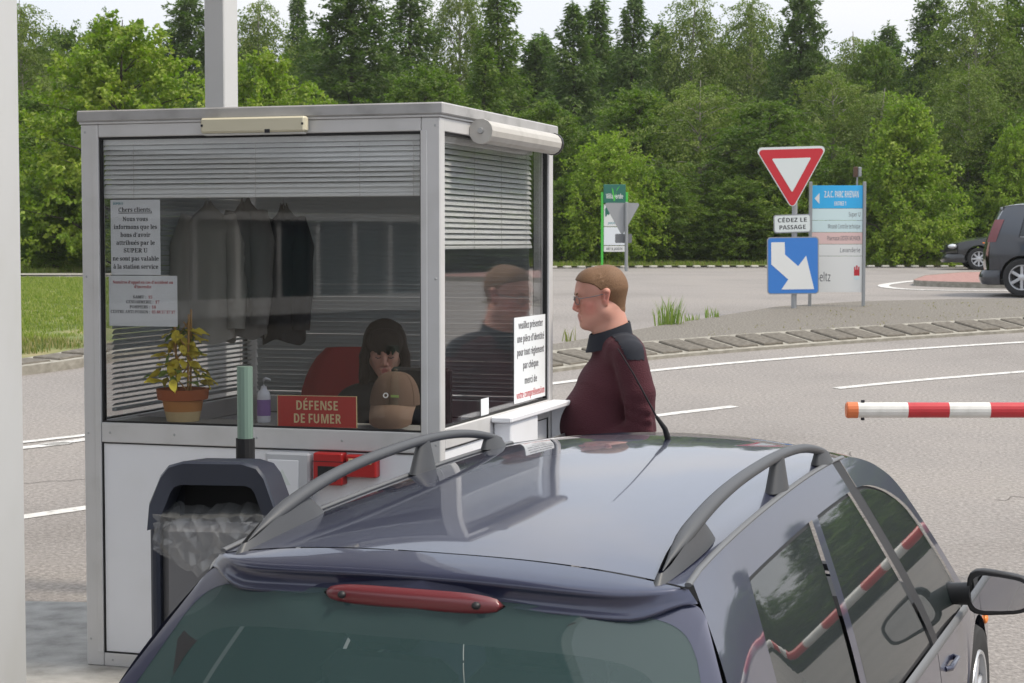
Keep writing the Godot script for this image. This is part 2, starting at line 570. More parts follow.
func make_setting() -> void:
	# one sheet of land out to the horizon
	var m := MB.new()
	var ds := PackedFloat32Array([-400, -100, -40, -30, -10, 0, 5, 10])
	var d := 11.0
	while d < 60:
		ds.append(d); d += 1.0
	for e in [65, 70, 80, 120, 400, 900]: ds.append(e)
	var xs := PackedFloat32Array([-900, -300, -100, -40, -20, -10, 0, 10, 20, 40, 100, 300, 900])
	var rows := []
	for e in ds:
		var r := PackedVector3Array()
		for x in xs: r.append(on(x, e))
		rows.append(r)
	m.grid(rows)
	structure("road", m, M.asphalt, "weathered grey asphalt of the road and the station forecourt")

	# the pad that carries the booth
	var bp := func(x: float, z: float) -> Vector2:
		var p := bw(x, 0, z)
		return Vector2(p.x, p.z)
	var out: Array = [bp.call(-2.2, 3.5), bp.call(1.25, 3.5), bp.call(1.82, 0.2), bp.call(1.82, -1.75), bp.call(1.0, -1.78), bp.call(0.0, -1.55), bp.call(-0.6, -1.32), bp.call(-2.2, -0.95)]
	var pad := MB.new()
	var poly := PackedVector2Array(out.map(func(q): return Vector2(q.x, -q.y)))
	pad.prism(poly, -0.35, 0.0, Transform3D(Basis(Vector3.RIGHT, Vector3.FORWARD, Vector3.UP), Vector3.ZERO))
	structure("pavement", pad, M.concrete, "concrete pad under the booth")

	# painted lines
	var lines := [
		["road_marking", [Vector2(-7.0, 9.2), Vector2(-3.29, 12.41), Vector2(-2.3, 13.3)], 0.13],
		["road_marking", [Vector2(-0.6, 15.1), Vector2(0.6, 16.3), Vector2(1.32, 17.0), Vector2(2.13, 17.62)], 0.12],
		["road_marking", [Vector2(3.32, 18.9), Vector2(4.4, 19.6), Vector2(6.2, 20.6)], 0.12],
		["road_marking", [Vector2(-9, 11.2), Vector2(-4.05, 15.2), Vector2(-3.66, 15.6), Vector2(0.45, 19.3), Vector2(1.54, 20.35), Vector2(3.5, 21.7), Vector2(6.53, 23.3), Vector2(12, 25.6)], 0.13],
		["road_marking", [Vector2(-9, 11.55), Vector2(-4.05, 15.55), Vector2(-3.4, 16.2), Vector2(-2.0, 17.45)], 0.10],
		["road_marking", [Vector2(0.2, 21.9), Vector2(0.58, 22.5), Vector2(1.97, 24.7), Vector2(3.2, 26.4), Vector2(3.9, 27.6)], 0.12],
		["road_marking", [Vector2(10.5, 33.6), Vector2(8.3, 33.9), Vector2(7.3, 34.8), Vector2(7.4, 36.8), Vector2(8.6, 39.5), Vector2(9.5, 41)], 0.22],
	]
	var k := 0
	for l in lines:
		structure(l[0], stripe(l[1], l[2], 0.004 + 0.0007 * k), M.road_paint, "white painted road line")
		k += 1

	# cracks in the asphalt
	rng.seed = 5
	for q in [[Vector2(2.35, 12.2), Vector2(2.75, 15.0), 34], [Vector2(3.4, 13.0), Vector2(6.0, 14.3), 34], [Vector2(-4.2, 13.4), Vector2(-2.2, 14.2), 24]]:
		var pts := []
		for i in q[2]:
			var p: Vector2 = q[0].lerp(q[1], i / float(q[2] - 1))
			pts.append(p + Vector2(rng.randf_range(-0.022, 0.022), rng.randf_range(-0.05, 0.05)))
		structure("road_crack", stripe(pts, 0.009, 0.003), M.crack, "thin dark crack in the asphalt")
	# splitter island on the right: low worn asphalt body, slabbed kerb in front
	var front := [Vector2(-1.2, 18.9), Vector2(0.4, 20.2), Vector2(1.55, 21.35), Vector2(3.6, 22.75), Vector2(6.4, 24.3), Vector2(9.5, 25.8), Vector2(14, 27.4)]
	var fl := smooth_line(front)
	var body := fl.duplicate()
	for p in [Vector2(14, 30.2), Vector2(9.5, 29.3), Vector2(7.0, 28.9), Vector2(5.3, 28.3), Vector2(3.9, 27.2), Vector2(3.1, 25.95), Vector2(1.95, 24.3), Vector2(0.6, 22.2), Vector2(-0.6, 20.7)]:
		body.append(p)
	# the body starts behind the sloping slab course
	var inner := PackedVector2Array()
	for i in fl.size():
		var t: Vector2 = (fl[mini(i + 1, fl.size() - 1)] - fl[maxi(i - 1, 0)]).normalized()
		inner.append(fl[i] + Vector2(-t.y, t.x) * 0.76)
	for i in range(fl.size(), body.size()): inner.append(body[i])
	var isl := structure("traffic_island", land(inner, 0.11, 0.5), M.old_asphalt, "worn asphalt traffic island edged with dark slabs")
	# its upright edge
	var edge := MB.new()
	var er := [PackedVector3Array(), PackedVector3Array()]
	for i in body.size() + 1:
		var p: Vector2 = body[i % body.size()]
		er[0].append(on(p.x, p.y, -0.02)); er[1].append(on(p.x, p.y, 0.035 if i < fl.size() or i == body.size() else 0.112))
	edge.grid(er)
	obj("kerb_face", edge, M.kerb_concrete, isl)
	# pale bed under the slabs
	var off := []
	for i in front.size():
		var t: Vector2 = (front[mini(i + 1, front.size() - 1)] - front[maxi(i - 1, 0)]).normalized()
		off.append(front[i] + Vector2(-t.y, t.x) * 0.36)
	var bed := MB.new()
	var br := [PackedVector3Array(), PackedVector3Array(), PackedVector3Array()]
	for i in fl.size():
		br[0].append(on(fl[i].x, fl[i].y, 0.034))
		var q := (fl[i] * 0.04 + inner[i] * 0.96)
		br[1].append(on(q.x, q.y, 0.113))
		br[2].append(on(inner[i].x, inner[i].y, 0.113))
	bed.grid(br)
	obj("kerb_bed", bed, M.kerb_concrete, isl)
	kerb_row(isl, off, 0.40, 0.56, 0.074, 0.109)

	# grass verge on the left with its own kerb
	var vf := [Vector2(-30, 9.5), Vector2(-14, 14.2), Vector2(-8, 18.2), Vector2(-5.9, 20.2), Vector2(-5.1, 21.6), Vector2(-4.5, 24), Vector2(-4.4, 28), Vector2(-5.2, 35), Vector2(-6.5, 39)]
	var vb := smooth_line(vf)
	for p in [Vector2(-10, 39.8), Vector2(-30, 38.5)]: vb.append(p)
	var verge := structure("grass_verge", land(vb, 0.09, 0.6), M.soil_grass, "strip of grass verge left of the booth")
	var vo := []
	for i in vf.size():
		var t: Vector2 = (vf[mini(i + 1, vf.size() - 1)] - vf[maxi(i - 1, 0)]).normalized()
		vo.append(vf[i] + Vector2(t.y, -t.x) * 0.3)
	obj("kerb_bed", stripe(vo, 0.62, 0.10), M.kerb_concrete, verge)
	var vk := MB.new()
	var vr := [PackedVector3Array(), PackedVector3Array()]
	var vl := smooth_line(vf)
	for i in vl.size():
		var t: Vector2 = (vl[mini(i + 1, vl.size() - 1)] - vl[maxi(i - 1, 0)]).normalized()
		var q := vl[i] + Vector2(t.y, -t.x) * 0.61
		vr[0].append(on(q.x, q.y, -0.02)); vr[1].append(on(q.x, q.y, 0.10))
	vk.grid(vr)
	obj("kerb_face", vk, M.kerb_concrete, verge)
	kerb_row(verge, vo.slice(1, 6), 0.5, 0.40, 0.10, 0.0)
	# pale dry edge behind the kerb stones and a pale path along the far side
	structure("path", stripe([Vector2(-30, 39.0), Vector2(-9, 40.4), Vector2(-2, 40.9)], 1.3, 0.13), M.kerb_concrete, "pale footpath beyond the grass verge")

	# ground under the wood
	var wood := PackedVector2Array([Vector2(-120, 42.5), Vector2(-12, 43.2), Vector2(-6, 47), Vector2(-2, 51.5), Vector2(6, 53.5), Vector2(16, 53.6), Vector2(26, 51), Vector2(120, 40), Vector2(140, 160), Vector2(-140, 160)])
	structure("forest_floor", land(wood, 0.06, 3.0), M.soil_grass, "rough grass at the foot of the wood")
	# far kerb of pale stones along the wood
	var fk := [Vector2(-3, 50.6), Vector2(2, 52.3), Vector2(7, 53.0), Vector2(12, 53.1), Vector2(17, 52.6)]
	var fkn := structure("far_kerb", stripe(fk, 0.30, 0.02), M.kerb_concrete, "line of pale kerb stones below the wood")
	var cv := Curve2D.new()
	for p in smooth_line(fk): cv.add_point(p)
	var stone := bx(Vector3(-0.10, -0.05, -0.10), Vector3(0.10, 0.05, 0.10), 0.015).mesh()
	var s := 0.2
	while s < cv.get_baked_length() - 0.3:
		var a := cv.sample_baked(s)
		var b := cv.sample_baked(s + 0.3)
		var o := obj("kerb_stone", stone, M.paving_pale, fkn, on(a.x, a.y, 0.02))
		o.rotation.y = (b - a).angle()
		s += 0.42
	# red paved apron of the roundabout
	var ap := smooth_line([Vector2(8.2, 37.6), Vector2(8.0, 36.4), Vector2(8.9, 35.3), Vector2(10.5, 34.8), Vector2(14, 34.6), Vector2(22, 35)])
	for p in [Vector2(22, 46), Vector2(14, 45.5), Vector2(10.5, 43.2), Vector2(9, 40.3)]: ap.append(p)
	var apron := structure("roundabout_apron", land(ap, 0.10, 0.8), M.red_paving, "red paved apron of the roundabout")
	var ae := MB.new()
	var ar := [PackedVector3Array(), PackedVector3Array()]
	for i in ap.size() + 1:
		var p: Vector2 = ap[i % ap.size()]
		ar[0].append(on(p.x, p.y, -0.02)); ar[1].append(on(p.x, p.y, 0.11))
	ae.grid(ar)
	obj("kerb_face", ae, M.kerb_concrete, apron)

# ------------------------------------------------------------------ grass
func blades(count: int, sd: int, high: float, wide: float, spread: float, tint: Array) -> ArrayMesh:
	# a clump of bent blades round the origin
	rng.seed = sd
	var v := PackedVector3Array()
	var c := PackedColorArray()
	var ix := PackedInt32Array()
	for i in count:
		var a := rng.randf() * TAU
		var r := sqrt(rng.randf()) * spread
		var p := Vector3(cos(a) * r, -0.02, sin(a) * r)
		var b := rng.randf() * TAU
		var side := Vector3(cos(b), 0, sin(b)) * wide * rng.randf_range(0.6, 1.2)
		var h := high * rng.randf_range(0.5, 1.1)
		var lean := Vector3(rng.randf_range(-1, 1), 0, rng.randf_range(-1, 1)) * h * 0.35
		var col: Color = tint[rng.randi() % tint.size()]
		var base := v.size()
		for q in [p - side, p + side, p + lean * 0.35 + Vector3.UP * h * 0.6 - side * 0.7, p + lean * 0.35 + Vector3.UP * h * 0.6 + side * 0.7, p + lean + Vector3.UP * h]:
			v.append(q); c.append(col)
		for q in [0, 2, 1, 1, 2, 3, 2, 4, 3]: ix.append(base + q)
	return indexed(v, c, ix)

func indexed(v: PackedVector3Array, c: PackedColorArray, ix: PackedInt32Array) -> ArrayMesh:
	var a := []
	a.resize(Mesh.ARRAY_MAX)
	a[Mesh.ARRAY_VERTEX] = v
	a[Mesh.ARRAY_COLOR] = c
	a[Mesh.ARRAY_INDEX] = ix
	var m := ArrayMesh.new()
	m.add_surface_from_arrays(Mesh.PRIMITIVE_TRIANGLES, a)
	return m

func scatter(called: String, label: String, clump: ArrayMesh, poly: PackedVector2Array, count: int, up: float, sd: int, lo: float, hi: float) -> void:
	rng.seed = sd
	var a := poly[0]
	var b := poly[0]
	for p in poly:
		a = a.min(p); b = b.max(p)
	var mm := MultiMesh.new()
	mm.transform_format = MultiMesh.TRANSFORM_3D
	mm.mesh = clump
	var ts: Array[Transform3D] = []
	var tries := 0
	while ts.size() < count and tries < count * 12:
		tries += 1
		var p := Vector2(rng.randf_range(a.x, b.x), rng.randf_range(a.y, b.y))
		if Geometry2D.is_point_in_polygon(p, poly):
			var sc := rng.randf_range(lo, hi)
			ts.append(Transform3D(Basis(Vector3.UP, rng.randf() * TAU).scaled(Vector3.ONE * sc), on(p.x, p.y, up)))
	mm.instance_count = ts.size()
	for i in ts.size(): mm.set_instance_transform(i, ts[i])
	var o := MultiMeshInstance3D.new()
	o.name = numbered(called)
	o.multimesh = mm
	o.material_override = M.blade
	add_child(o)
	o.set_meta("kind", "stuff")
	tag(o, label, "grass")

func make_grass() -> void:
	var green := [Color(0.20, 0.26, 0.05), Color(0.25, 0.30, 0.065), Color(0.32, 0.33, 0.10), Color(0.17, 0.23, 0.045)]
	var dry := [Color(0.10, 0.16, 0.03), Color(0.22, 0.22, 0.08), Color(0.30, 0.25, 0.13), Color(0.36, 0.29, 0.16)]
	var clump := blades(26, 5, 0.07, 0.007, 0.16, green)
	var rough := blades(22, 6, 0.17, 0.012, 0.25, green + [Color(0.27, 0.24, 0.10)])
	scatter("grass", "short green grass on the verge left of the booth", clump, PackedVector2Array([Vector2(-16, 22), Vector2(-6.1, 21.6), Vector2(-5.0, 24.5), Vector2(-4.9, 28), Vector2(-5.6, 35), Vector2(-7, 38.5), Vector2(-16, 38.5)]), 9000, 0.09, 11, 0.7, 1.3)
	scatter("dry_grass", "straw-coloured grass along the kerb of the verge", blades(22, 7, 0.10, 0.007, 0.18, dry), PackedVector2Array([Vector2(-16, 14.2), Vector2(-8.1, 18.5), Vector2(-6.0, 20.4), Vector2(-5.1, 22), Vector2(-5.6, 23), Vector2(-7, 21.8), Vector2(-16, 20)]), 1500, 0.09, 12, 0.7, 1.2)
	scatter("rough_grass", "tall rough grass along the foot of the wood", rough, PackedVector2Array([Vector2(-30, 43.2), Vector2(-12, 43.6), Vector2(-6, 47.3), Vector2(-2, 51.9), Vector2(6, 53.9), Vector2(16, 54), Vector2(26, 51.5), Vector2(26, 62), Vector2(-30, 60)]), 9000, 0.06, 13, 0.6, 1.3)
	# weeds on the island
	var tuft := [Color(0.16, 0.24, 0.05), Color(0.22, 0.30, 0.07), Color(0.28, 0.31, 0.10)]
	var spots := [[Vector2(2.08, 24.55), 0.40, 90, 0.20, "tall tuft of green grass growing behind the man's shoulder"], [Vector2(0.72, 22.6), 0.20, 14, 0.12, "thin dry weed beside the man's neck on the island edge"], [Vector2(2.75, 25.5), 0.18, 30, 0.12, "small weed nearer the blue arrow sign on the island edge"], [Vector2(2.45, 25.1), 0.12, 24, 0.10, "lowest weed between grass tuft and blue arrow sign"]]
	for i in spots.size():
		var q = spots[i]
		var o := obj("grass_tuft", blades(q[2], 70 + i, q[1], 0.008, q[3], tuft if i != 1 else dry), M.blade, null, on(q[0].x, q[0].y, 0.10))
		tag(o, q[4], "weed", "weeds on the traffic island")
	scatter("island_weeds", "sparse dry weeds scattered over the traffic island", blades(8, 77, 0.05, 0.006, 0.10, dry), PackedVector2Array([Vector2(1.9, 22.6), Vector2(6.4, 25.3), Vector2(13, 28), Vector2(13, 29), Vector2(7, 28.2), Vector2(5.3, 27.6), Vector2(3.6, 25.4)]), 260, 0.10, 14, 0.6, 1.3)

# ------------------------------------------------------------------ the booth. Own axes: x along its front to the right, z towards the camera, origin at the left front corner
const BT := -0.31066861
const BO := Vector3(-1.918, 0.0, -8.26)
const BWID := 1.70
const BDEP := 1.655

func bw(x: float, y: float, z: float) -> Vector3:
	return BO + Vector3(x, y, z).rotated(Vector3.UP, BT)

func slat_mesh(length: float, wide: float, arch := 0.0025) -> ArrayMesh:
	# a shallow curved blade, 0.6 mm thick, long along x
	var m := MB.new()
	var pr := PackedVector2Array()
	for k in 5:
		var t := -1.0 + k * 0.5
		pr.append(Vector2(t * wide / 2, arch * (1 - t * t)))
	for k in 5:
		var t := 1.0 - k * 0.5
		pr.append(Vector2(t * wide / 2, arch * (1 - t * t) - 0.0006))
	m.prism(pr, -length / 2, length / 2, Transform3D(Basis(Vector3(0, 0, 1), Vector3.UP, Vector3(-1, 0, 0)), Vector3.ZERO))
	return m.mesh()

# venetian blind hanging from `top` at mid-length `at`, along direction turn; tilts: angle for each slat
func blind(booth: Node, at: Vector3, turn: float, length: float, top: float, bottom: float, pitch: float, tilt_of: Callable, material: Material, cords: Array) -> void:
	var b := Node3D.new()
	b.name = "window_blind"
	booth.add_child(b, true)
	b.position = Vector3(at.x, 0, at.z)
	b.rotation.y = turn
	var rail := bx(Vector3(-length / 2, top - 0.028, -0.014), Vector3(length / 2, top, 0.014), 0.003)
	obj("head_rail", rail, material, b)
	obj("bottom_rail", bx(Vector3(-length / 2, bottom, -0.012), Vector3(length / 2, bottom + 0.016, 0.012), 0.003), material, b)
	var sm := slat_mesh(length, 0.026)
	var y := top - 0.04
	var i := 0
	rng.seed = int(length * 1000 + top * 100)
	while y > bottom + 0.024:
		var o := obj("slat", sm, material, b, Vector3(rng.randf_range(-0.003, 0.003), y + rng.randf_range(-0.0008, 0.0008), 0))
		o.rotation = Vector3(tilt_of.call(y) + rng.randf_range(-0.04, 0.04), 0, rng.randf_range(-0.0012, 0.0012))
		y -= pitch
		i += 1
	for c in cords:
		var m := MB.new()
		m.tube([Vector3(c * length / 2, bottom, 0.013), Vector3(c * length / 2, top, 0.013)], [0.0011], 5)
		obj("cord", m, M.cord, b)

func frame_wall(booth: Node, a: Vector3, turn: float, length: float, sill_top: float, lower: bool) -> void:
	# one glazed wall between corner posts; a: left end on the outer face, seen from outside
	var w := Node3D.new()
	w.name = "wall"
	booth.add_child(w, true)
	w.position = a
	w.rotation.y = turn
	obj("header", bx(Vector3(0, 2.368, -0.055), Vector3(length, 2.425, -0.002), 0.003), M.booth_metal, w)
	obj("sill_rail", bx(Vector3(0, sill_top - 0.088, -0.058), Vector3(length, sill_top, -0.001), 0.004), M.booth_metal, w)
	obj("bottom_rail", bx(Vector3(0, 0.0, -0.055), Vector3(length, 0.06, -0.003), 0.004), M.booth_metal, w)
	obj("panel", bx(Vector3(0.006, 0.066, -0.04), Vector3(length - 0.006, sill_top - 0.094, -0.012), 0.002), M.white_panel, w)
	# dark rubber round the panel and the pane
	var g := MB.new()
	g.box(Vector3(0, sill_top - 0.094, -0.03), Vector3(length, sill_top - 0.0885, -0.006), 0.0)
	g.box(Vector3(0, 0.0605, -0.03), Vector3(length, 0.0655, -0.006), 0.0)
	g.box(Vector3(0.0005, 0.0655, -0.03), Vector3(0.0055, sill_top - 0.0945, -0.006), 0.0)
	g.box(Vector3(length - 0.0055, 0.0655, -0.03), Vector3(length - 0.0005, sill_top - 0.0945, -0.006), 0.0)
	g.box(Vector3(0, sill_top + 0.0005, -0.034), Vector3(length, sill_top + 0.007, -0.012), 0.0)
	g.box(Vector3(0, 2.357, -0.034), Vector3(length, 2.3675, -0.012), 0.0)
	g.box(Vector3(0.0005, sill_top + 0.0075, -0.034), Vector3(0.0085, 2.3565, -0.012), 0.0)
	g.box(Vector3(length - 0.0085, sill_top + 0.0075, -0.034), Vector3(length - 0.0005, 2.3565, -0.012), 0.0)
	obj("gasket", g, M.gasket, w)
	var p := MB.new()
	var y0 := sill_top + 0.004
	p.quad(Vector3(0.004, y0, -0.022), Vector3(length - 0.004, y0, -0.022), Vector3(length - 0.004, 2.36, -0.022), Vector3(0.004, 2.36, -0.022))
	# inner and outer face of the glass
	p.quad(Vector3(0.004, y0, -0.029), Vector3(length - 0.004, y0, -0.029), Vector3(length - 0.004, 2.36, -0.029), Vector3(0.004, 2.36, -0.029))
	obj("window_pane", p, M.booth_glass, w)

func make_booth() -> void:
	var b := thing("cash_booth", "grey metal cash booth with large panes, half-drawn blinds and white lower panels", "booth", BO, BT)
	var W := BWID
	var D := BDEP
	# roof tray with a bent rim
	var roof := obj("roof", bx(Vector3(-0.012, 2.436, -D - 0.03), Vector3(W + 0.018, 2.486, 0.014), 0.006), M.roof_metal, b)
	obj("flashing", bx(Vector3(-0.004, 2.4255, -D - 0.01), Vector3(W + 0.006, 2.4355, 0.006), 0.002), M.booth_metal, roof)
	obj("ceiling_panel", bx(Vector3(0.06, 2.39, -D + 0.06), Vector3(W - 0.06, 2.42, -0.06), 0.002), M.interior_grey, b)
	obj("floor_panel", bx(Vector3(0.06, 0.006, -D + 0.06), Vector3(W - 0.06, 0.10, -0.06), 0.002), M.interior_dark, b)
	for q in [[0.0, -0.06], [W - 0.085, -0.06], [0.0, -D], [W - 0.085, -D]]:
		var post := obj("corner_post", bx(Vector3(q[0], 0, q[1]), Vector3(q[0] + 0.085, 2.425, q[1] + 0.06), 0.005), M.booth_metal, b)
		# glazing bead standing a little proud, with the seam that shows beside it
		var ix: float = q[0] + (0.058 if q[0] < 0.5 else -0.002)
		if q[1] > -1: obj("glazing_bead", bx(Vector3(ix, 0.062, q[1] + 0.058), Vector3(ix + 0.029, 2.37, q[1] + 0.064), 0.002), M.booth_metal, post)
	frame_wall(b, Vector3(0.0865, 0, 0), 0.0, W - 0.173, 1.10, true)
	frame_wall(b, Vector3(W, 0, -0.0615), PI / 2, D - 0.123, 1.115, true)
	frame_wall(b, Vector3(W - 0.0865, 0, -D), PI, W - 0.173, 1.10, true)
	frame_wall(b, Vector3(0, 0, -D + 0.0615), -PI / 2, D - 0.123, 1.10, true)
	# screws along the front frame and posts
	var sm := MB.new()
	sm.lathe([Vector2(0, 0.0022), Vector2(0.0045, 0.0018), Vector2(0.0058, 0.0)], Transform3D(Basis(Vector3.RIGHT, PI / 2), Vector3.ZERO), 8)
	var screw := sm.mesh()
	for q in [[0.022, 0.12], [0.022, 1.05], [0.022, 1.75], [0.022, 2.39], [W - 0.022, 0.12], [W - 0.022, 1.05], [W - 0.022, 1.75], [W - 0.022, 2.39]]:
		obj("screw", screw, M.steel, b, Vector3(q[0], q[1], 0.0))
	for q in [0.13, 0.45, 0.85, 1.25, 1.57]:
		obj("screw", screw, M.steel, b, Vector3(q, 1.055, -0.001))
		obj("screw", screw, M.steel, b, Vector3(q, 0.03, -0.003))
	# blinds
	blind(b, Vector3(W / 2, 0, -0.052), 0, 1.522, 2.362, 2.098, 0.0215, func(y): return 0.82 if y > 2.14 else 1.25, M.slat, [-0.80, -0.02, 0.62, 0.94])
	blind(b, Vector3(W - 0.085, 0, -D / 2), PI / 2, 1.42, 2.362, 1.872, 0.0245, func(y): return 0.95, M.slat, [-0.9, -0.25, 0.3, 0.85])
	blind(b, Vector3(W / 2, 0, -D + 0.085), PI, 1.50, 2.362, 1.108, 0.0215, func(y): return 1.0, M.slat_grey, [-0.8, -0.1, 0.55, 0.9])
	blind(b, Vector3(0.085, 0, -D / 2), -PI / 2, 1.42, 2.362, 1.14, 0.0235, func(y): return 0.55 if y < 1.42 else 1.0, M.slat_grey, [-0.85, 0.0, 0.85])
	# shelf behind the front panes, desk below the side one
	obj("sill_shelf", bx(Vector3(0.09, 1.075, -0.30), Vector3(W - 0.09, 1.102, -0.064), 0.004), M.counter, b)
	obj("desk", bx(Vector3(0.35, 0.86, -0.62), Vector3(W - 0.07, 0.89, -0.302), 0.004), M.counter, b)
	# tray hatch on the right flank
	var h := Node3D.new()
	h.name = "pay_hatch"
	b.add_child(h, true)
	obj("ledge", bx(Vector3(W + 0.002, 1.085, -1.64), Vector3(W + 0.10, 1.112, -0.66), 0.006), M.white_panel, h)
	obj("hood", bx(Vector3(W + 0.002, 0.90, -1.12), Vector3(W + 0.085, 1.084, -0.70), 0.006), M.white_panel, h)
	var pr := MB.new()
	pr.prism(PackedVector2Array([Vector2(0, 1.084), Vector2(0, 0.90), Vector2(0.055, 0.90), Vector2(0.05, 1.0), Vector2(0.085, 1.084)]), -1.14, -1.121, Transform3D(Basis(), Vector3(W + 0.002, 0, 0)))
	obj("cheek", pr, M.steel, h)
	obj("tray", bx(Vector3(W + 0.0015, 0.90, -1.624), Vector3(W + 0.085, 0.912, -1.142), 0.003), M.steel, h)
	obj("tray_lip", bx(Vector3(W + 0.079, 0.9125, -1.624), Vector3(W + 0.085, 0.95, -1.142), 0.002), M.steel, h)
	obj("cheek", bx(Vector3(W + 0.0015, 0.90, -1.645), Vector3(W + 0.09, 1.084, -1.625), 0.003), M.white_panel, h)

	# ---- things fixed to the outside
	var lamp := thing("strip_light", "cream strip light fitting screwed under the booth roof edge", "light fitting", bw(0.865, 2.405, 0.008), BT)
	obj("housing", bx(Vector3(-0.245, -0.033, 0.0), Vector3(0.245, 0.033, 0.05), 0.008), M.cream_plastic, lamp)
	obj("lower_lip", bx(Vector3(-0.235, -0.042, 0.004), Vector3(0.235, -0.0335, 0.04), 0.003), M.cord, lamp)
	for s in [-1, 1]:
		obj("screw", bx(Vector3(s * 0.236 - 0.005, -0.005, 0.05), Vector3(s * 0.236 + 0.005, 0.005, 0.053), 0.001), M.ink, lamp)
	obj("cable_hole", bx(Vector3(0.06, -0.036, 0.049), Vector3(0.085, -0.020, 0.0515), 0.002), M.ink, lamp)

	var aw := thing("awning_cassette", "rolled-up awning cassette on the booth's right flank under the roof", "awning", bw(W + 0.052, 2.388, -0.93), BT)
	var m := MB.new()
	var prof := PackedVector2Array()
	for k in 14:
		var a := TAU * k / 14
		prof.append(Vector2(cos(a) * 0.05, sin(a) * 0.048 - 0.006 * maxf(0, -sin(a))))
	m.prism(prof, -0.535, 0.535)
	obj("roller", m, M.awning_grey, aw)
	for s in [-1, 1]:
		var cap := MB.new()
		var c2 := PackedVector2Array()
		for q in prof: c2.append(q * 1.08)
		cap.prism(c2, s * 0.545 - 0.012, s * 0.545 + 0.012)
		obj("end_cap", cap, M.awning_grey if s > 0 else M.trim_black, aw)
	var bolt := MB.new()
	bolt.lathe([Vector2(0, 0.008), Vector2(0.012, 0.008), Vector2(0.014, 0.0), Vector2(0.014, -0.004)], Transform3D(Basis(Vector3.RIGHT, PI / 2), Vector3(0, 0, 0.56)), 12)
	obj("bolt", bolt, M.steel, aw)

	# papers stuck inside the front pane
	var p1 := thing("paper_notice", "white portrait notice to customers taped in the booth window, upper one", "notice", bw(0.252, 1.925, -0.0305), BT, "notices taped to the booth panes")
	obj("sheet", bx(Vector3(-0.123, -0.166, -0.0006), Vector3(0.123, 0.166, 0.0), 0.0), M.paper, p1)
	text(p1, "SUPER U", 0.010, 0.05, Vector3(-0.085, 0.150, 0.0006), M.teal_ink)
	var ys := [0.122, 0.081, 0.046, 0.011, -0.024, -0.058, -0.094, -0.130]
	var ls := ["Chers clients,", "Nous vous", "informons que les", "bons d'avoir", "attribués par le", "SUPER U", "ne sont pas valable", "à la station service"]
	var ws := [0.165, 0.125, 0.215, 0.15, 0.19, 0.118, 0.228, 0.222]
	for k in 8: text(p1, ls[k], 0.019, ws[k], Vector3(0, ys[k], 0.0006), M.ink, true)
	obj("underline", bx(Vector3(-0.083, 0.106, 0.0), Vector3(0.083, 0.109, 0.0012), 0.0), M.ink, p1)
	var p2 := thing("paper_notice", "white landscape sheet with red emergency numbers, below the taller notice", "notice", bw(0.286, 1.643, -0.0305), BT, "notices taped to the booth panes")
	obj("sheet", bx(Vector3(-0.170, -0.112, -0.0006), Vector3(0.170, 0.112, 0.0), 0.0), M.paper, p2)
	text(p2, "Numéros d'appel en cas d'accident ou", 0.0125, 0.30, Vector3(0, 0.083, 0.0006), M.red_ink, true)
	text(p2, "d'incendie", 0.0125, 0.085, Vector3(0, 0.063, 0.0006), M.red_ink, true)
	var em := [["SAMU : ", "15", 0.018], ["GENDARMERIE : ", "17", -0.004], ["POMPIERS : ", "18", -0.026], ["CENTRE ANTI-POISON : ", "03 88 37 37 37", -0.048]]
	var ew := [[0.065, 0.02], [0.135, 0.02], [0.10, 0.02], [0.195, 0.115]]
	for k in 4:
		var tot: float = ew[k][0] + ew[k][1] + 0.008
		text(p2, em[k][0], 0.0135, ew[k][0], Vector3(-tot / 2 + ew[k][0] / 2, em[k][2], 0.0006), M.grey_ink, true)
		text(p2, em[k][1], 0.0135, ew[k][1], Vector3(tot / 2 - ew[k][1] / 2, em[k][2], 0.0006), M.red_ink, true)
	# notice on the flank
	var p3 := thing("payment_notice", "white notice in grey letters on the pane of the booth's right flank", "notice", bw(W - 0.0195, 1.34, -1.33), BT + PI / 2, "notices taped to the booth panes")
	obj("sheet", bx(Vector3(-0.255, -0.205, -0.001), Vector3(0.255, 0.205, 0.0), 0.0), M.paper, p3)
	var pl := ["veuillez présenter", "une pièce d'identité", "pour tout règlement", "par chèque", "merci de", "votre compréhension"]
	var pw := [0.40, 0.44, 0.44, 0.25, 0.2, 0.46]
	var py := [0.165, 0.10, 0.035, -0.03, -0.105, -0.17]
	for k in 6: text(p3, pl[k], 0.034, pw[k], Vector3(0.01, py[k], 0.0006), M.grey_ink if k < 5 else M.red_ink)
	var st := obj("sticker", bx(Vector3(-0.055, -0.04, -0.0005), Vector3(0.055, 0.04, 0.0), 0.0), M.paper, null, bw(W - 0.0185, 1.158, -0.635))
	st.rotation.y = BT + PI / 2
	tag(st, "small blank white card low on the flank pane of the booth", "card")

	# boxes on the lower front panel
	var gb := thing("meter_box", "flat grey box with white plate on the booth's lower panel", "box", bw(1.008, 0.0, -0.011), BT)
	obj("case", bx(Vector3(-0.105, 0.66, 0.0), Vector3(0.105, 1.0, 0.045), 0.010), mat("box_grey", lin(0.50, 0.51, 0.54), 0.5), gb)
	obj("plate", bx(Vector3(-0.09, 0.69, 0.045), Vector3(0.055, 0.968, 0.049), 0.003), M.white_panel, gb)
	var tr := MB.new()
	tr.prism(PackedVector2Array([Vector2(-0.06, 0.86), Vector2(0.02, 0.86), Vector2(-0.02, 0.93)]), 0.049, 0.0505)
	obj("warning_triangle", tr, M.pale_grey, gb)
	var rb := thing("fire_alarm_box", "red alarm box with dark window, left of the other red box", "alarm box", bw(1.204, 0.0, -0.011), BT, "red boxes on the booth panel")
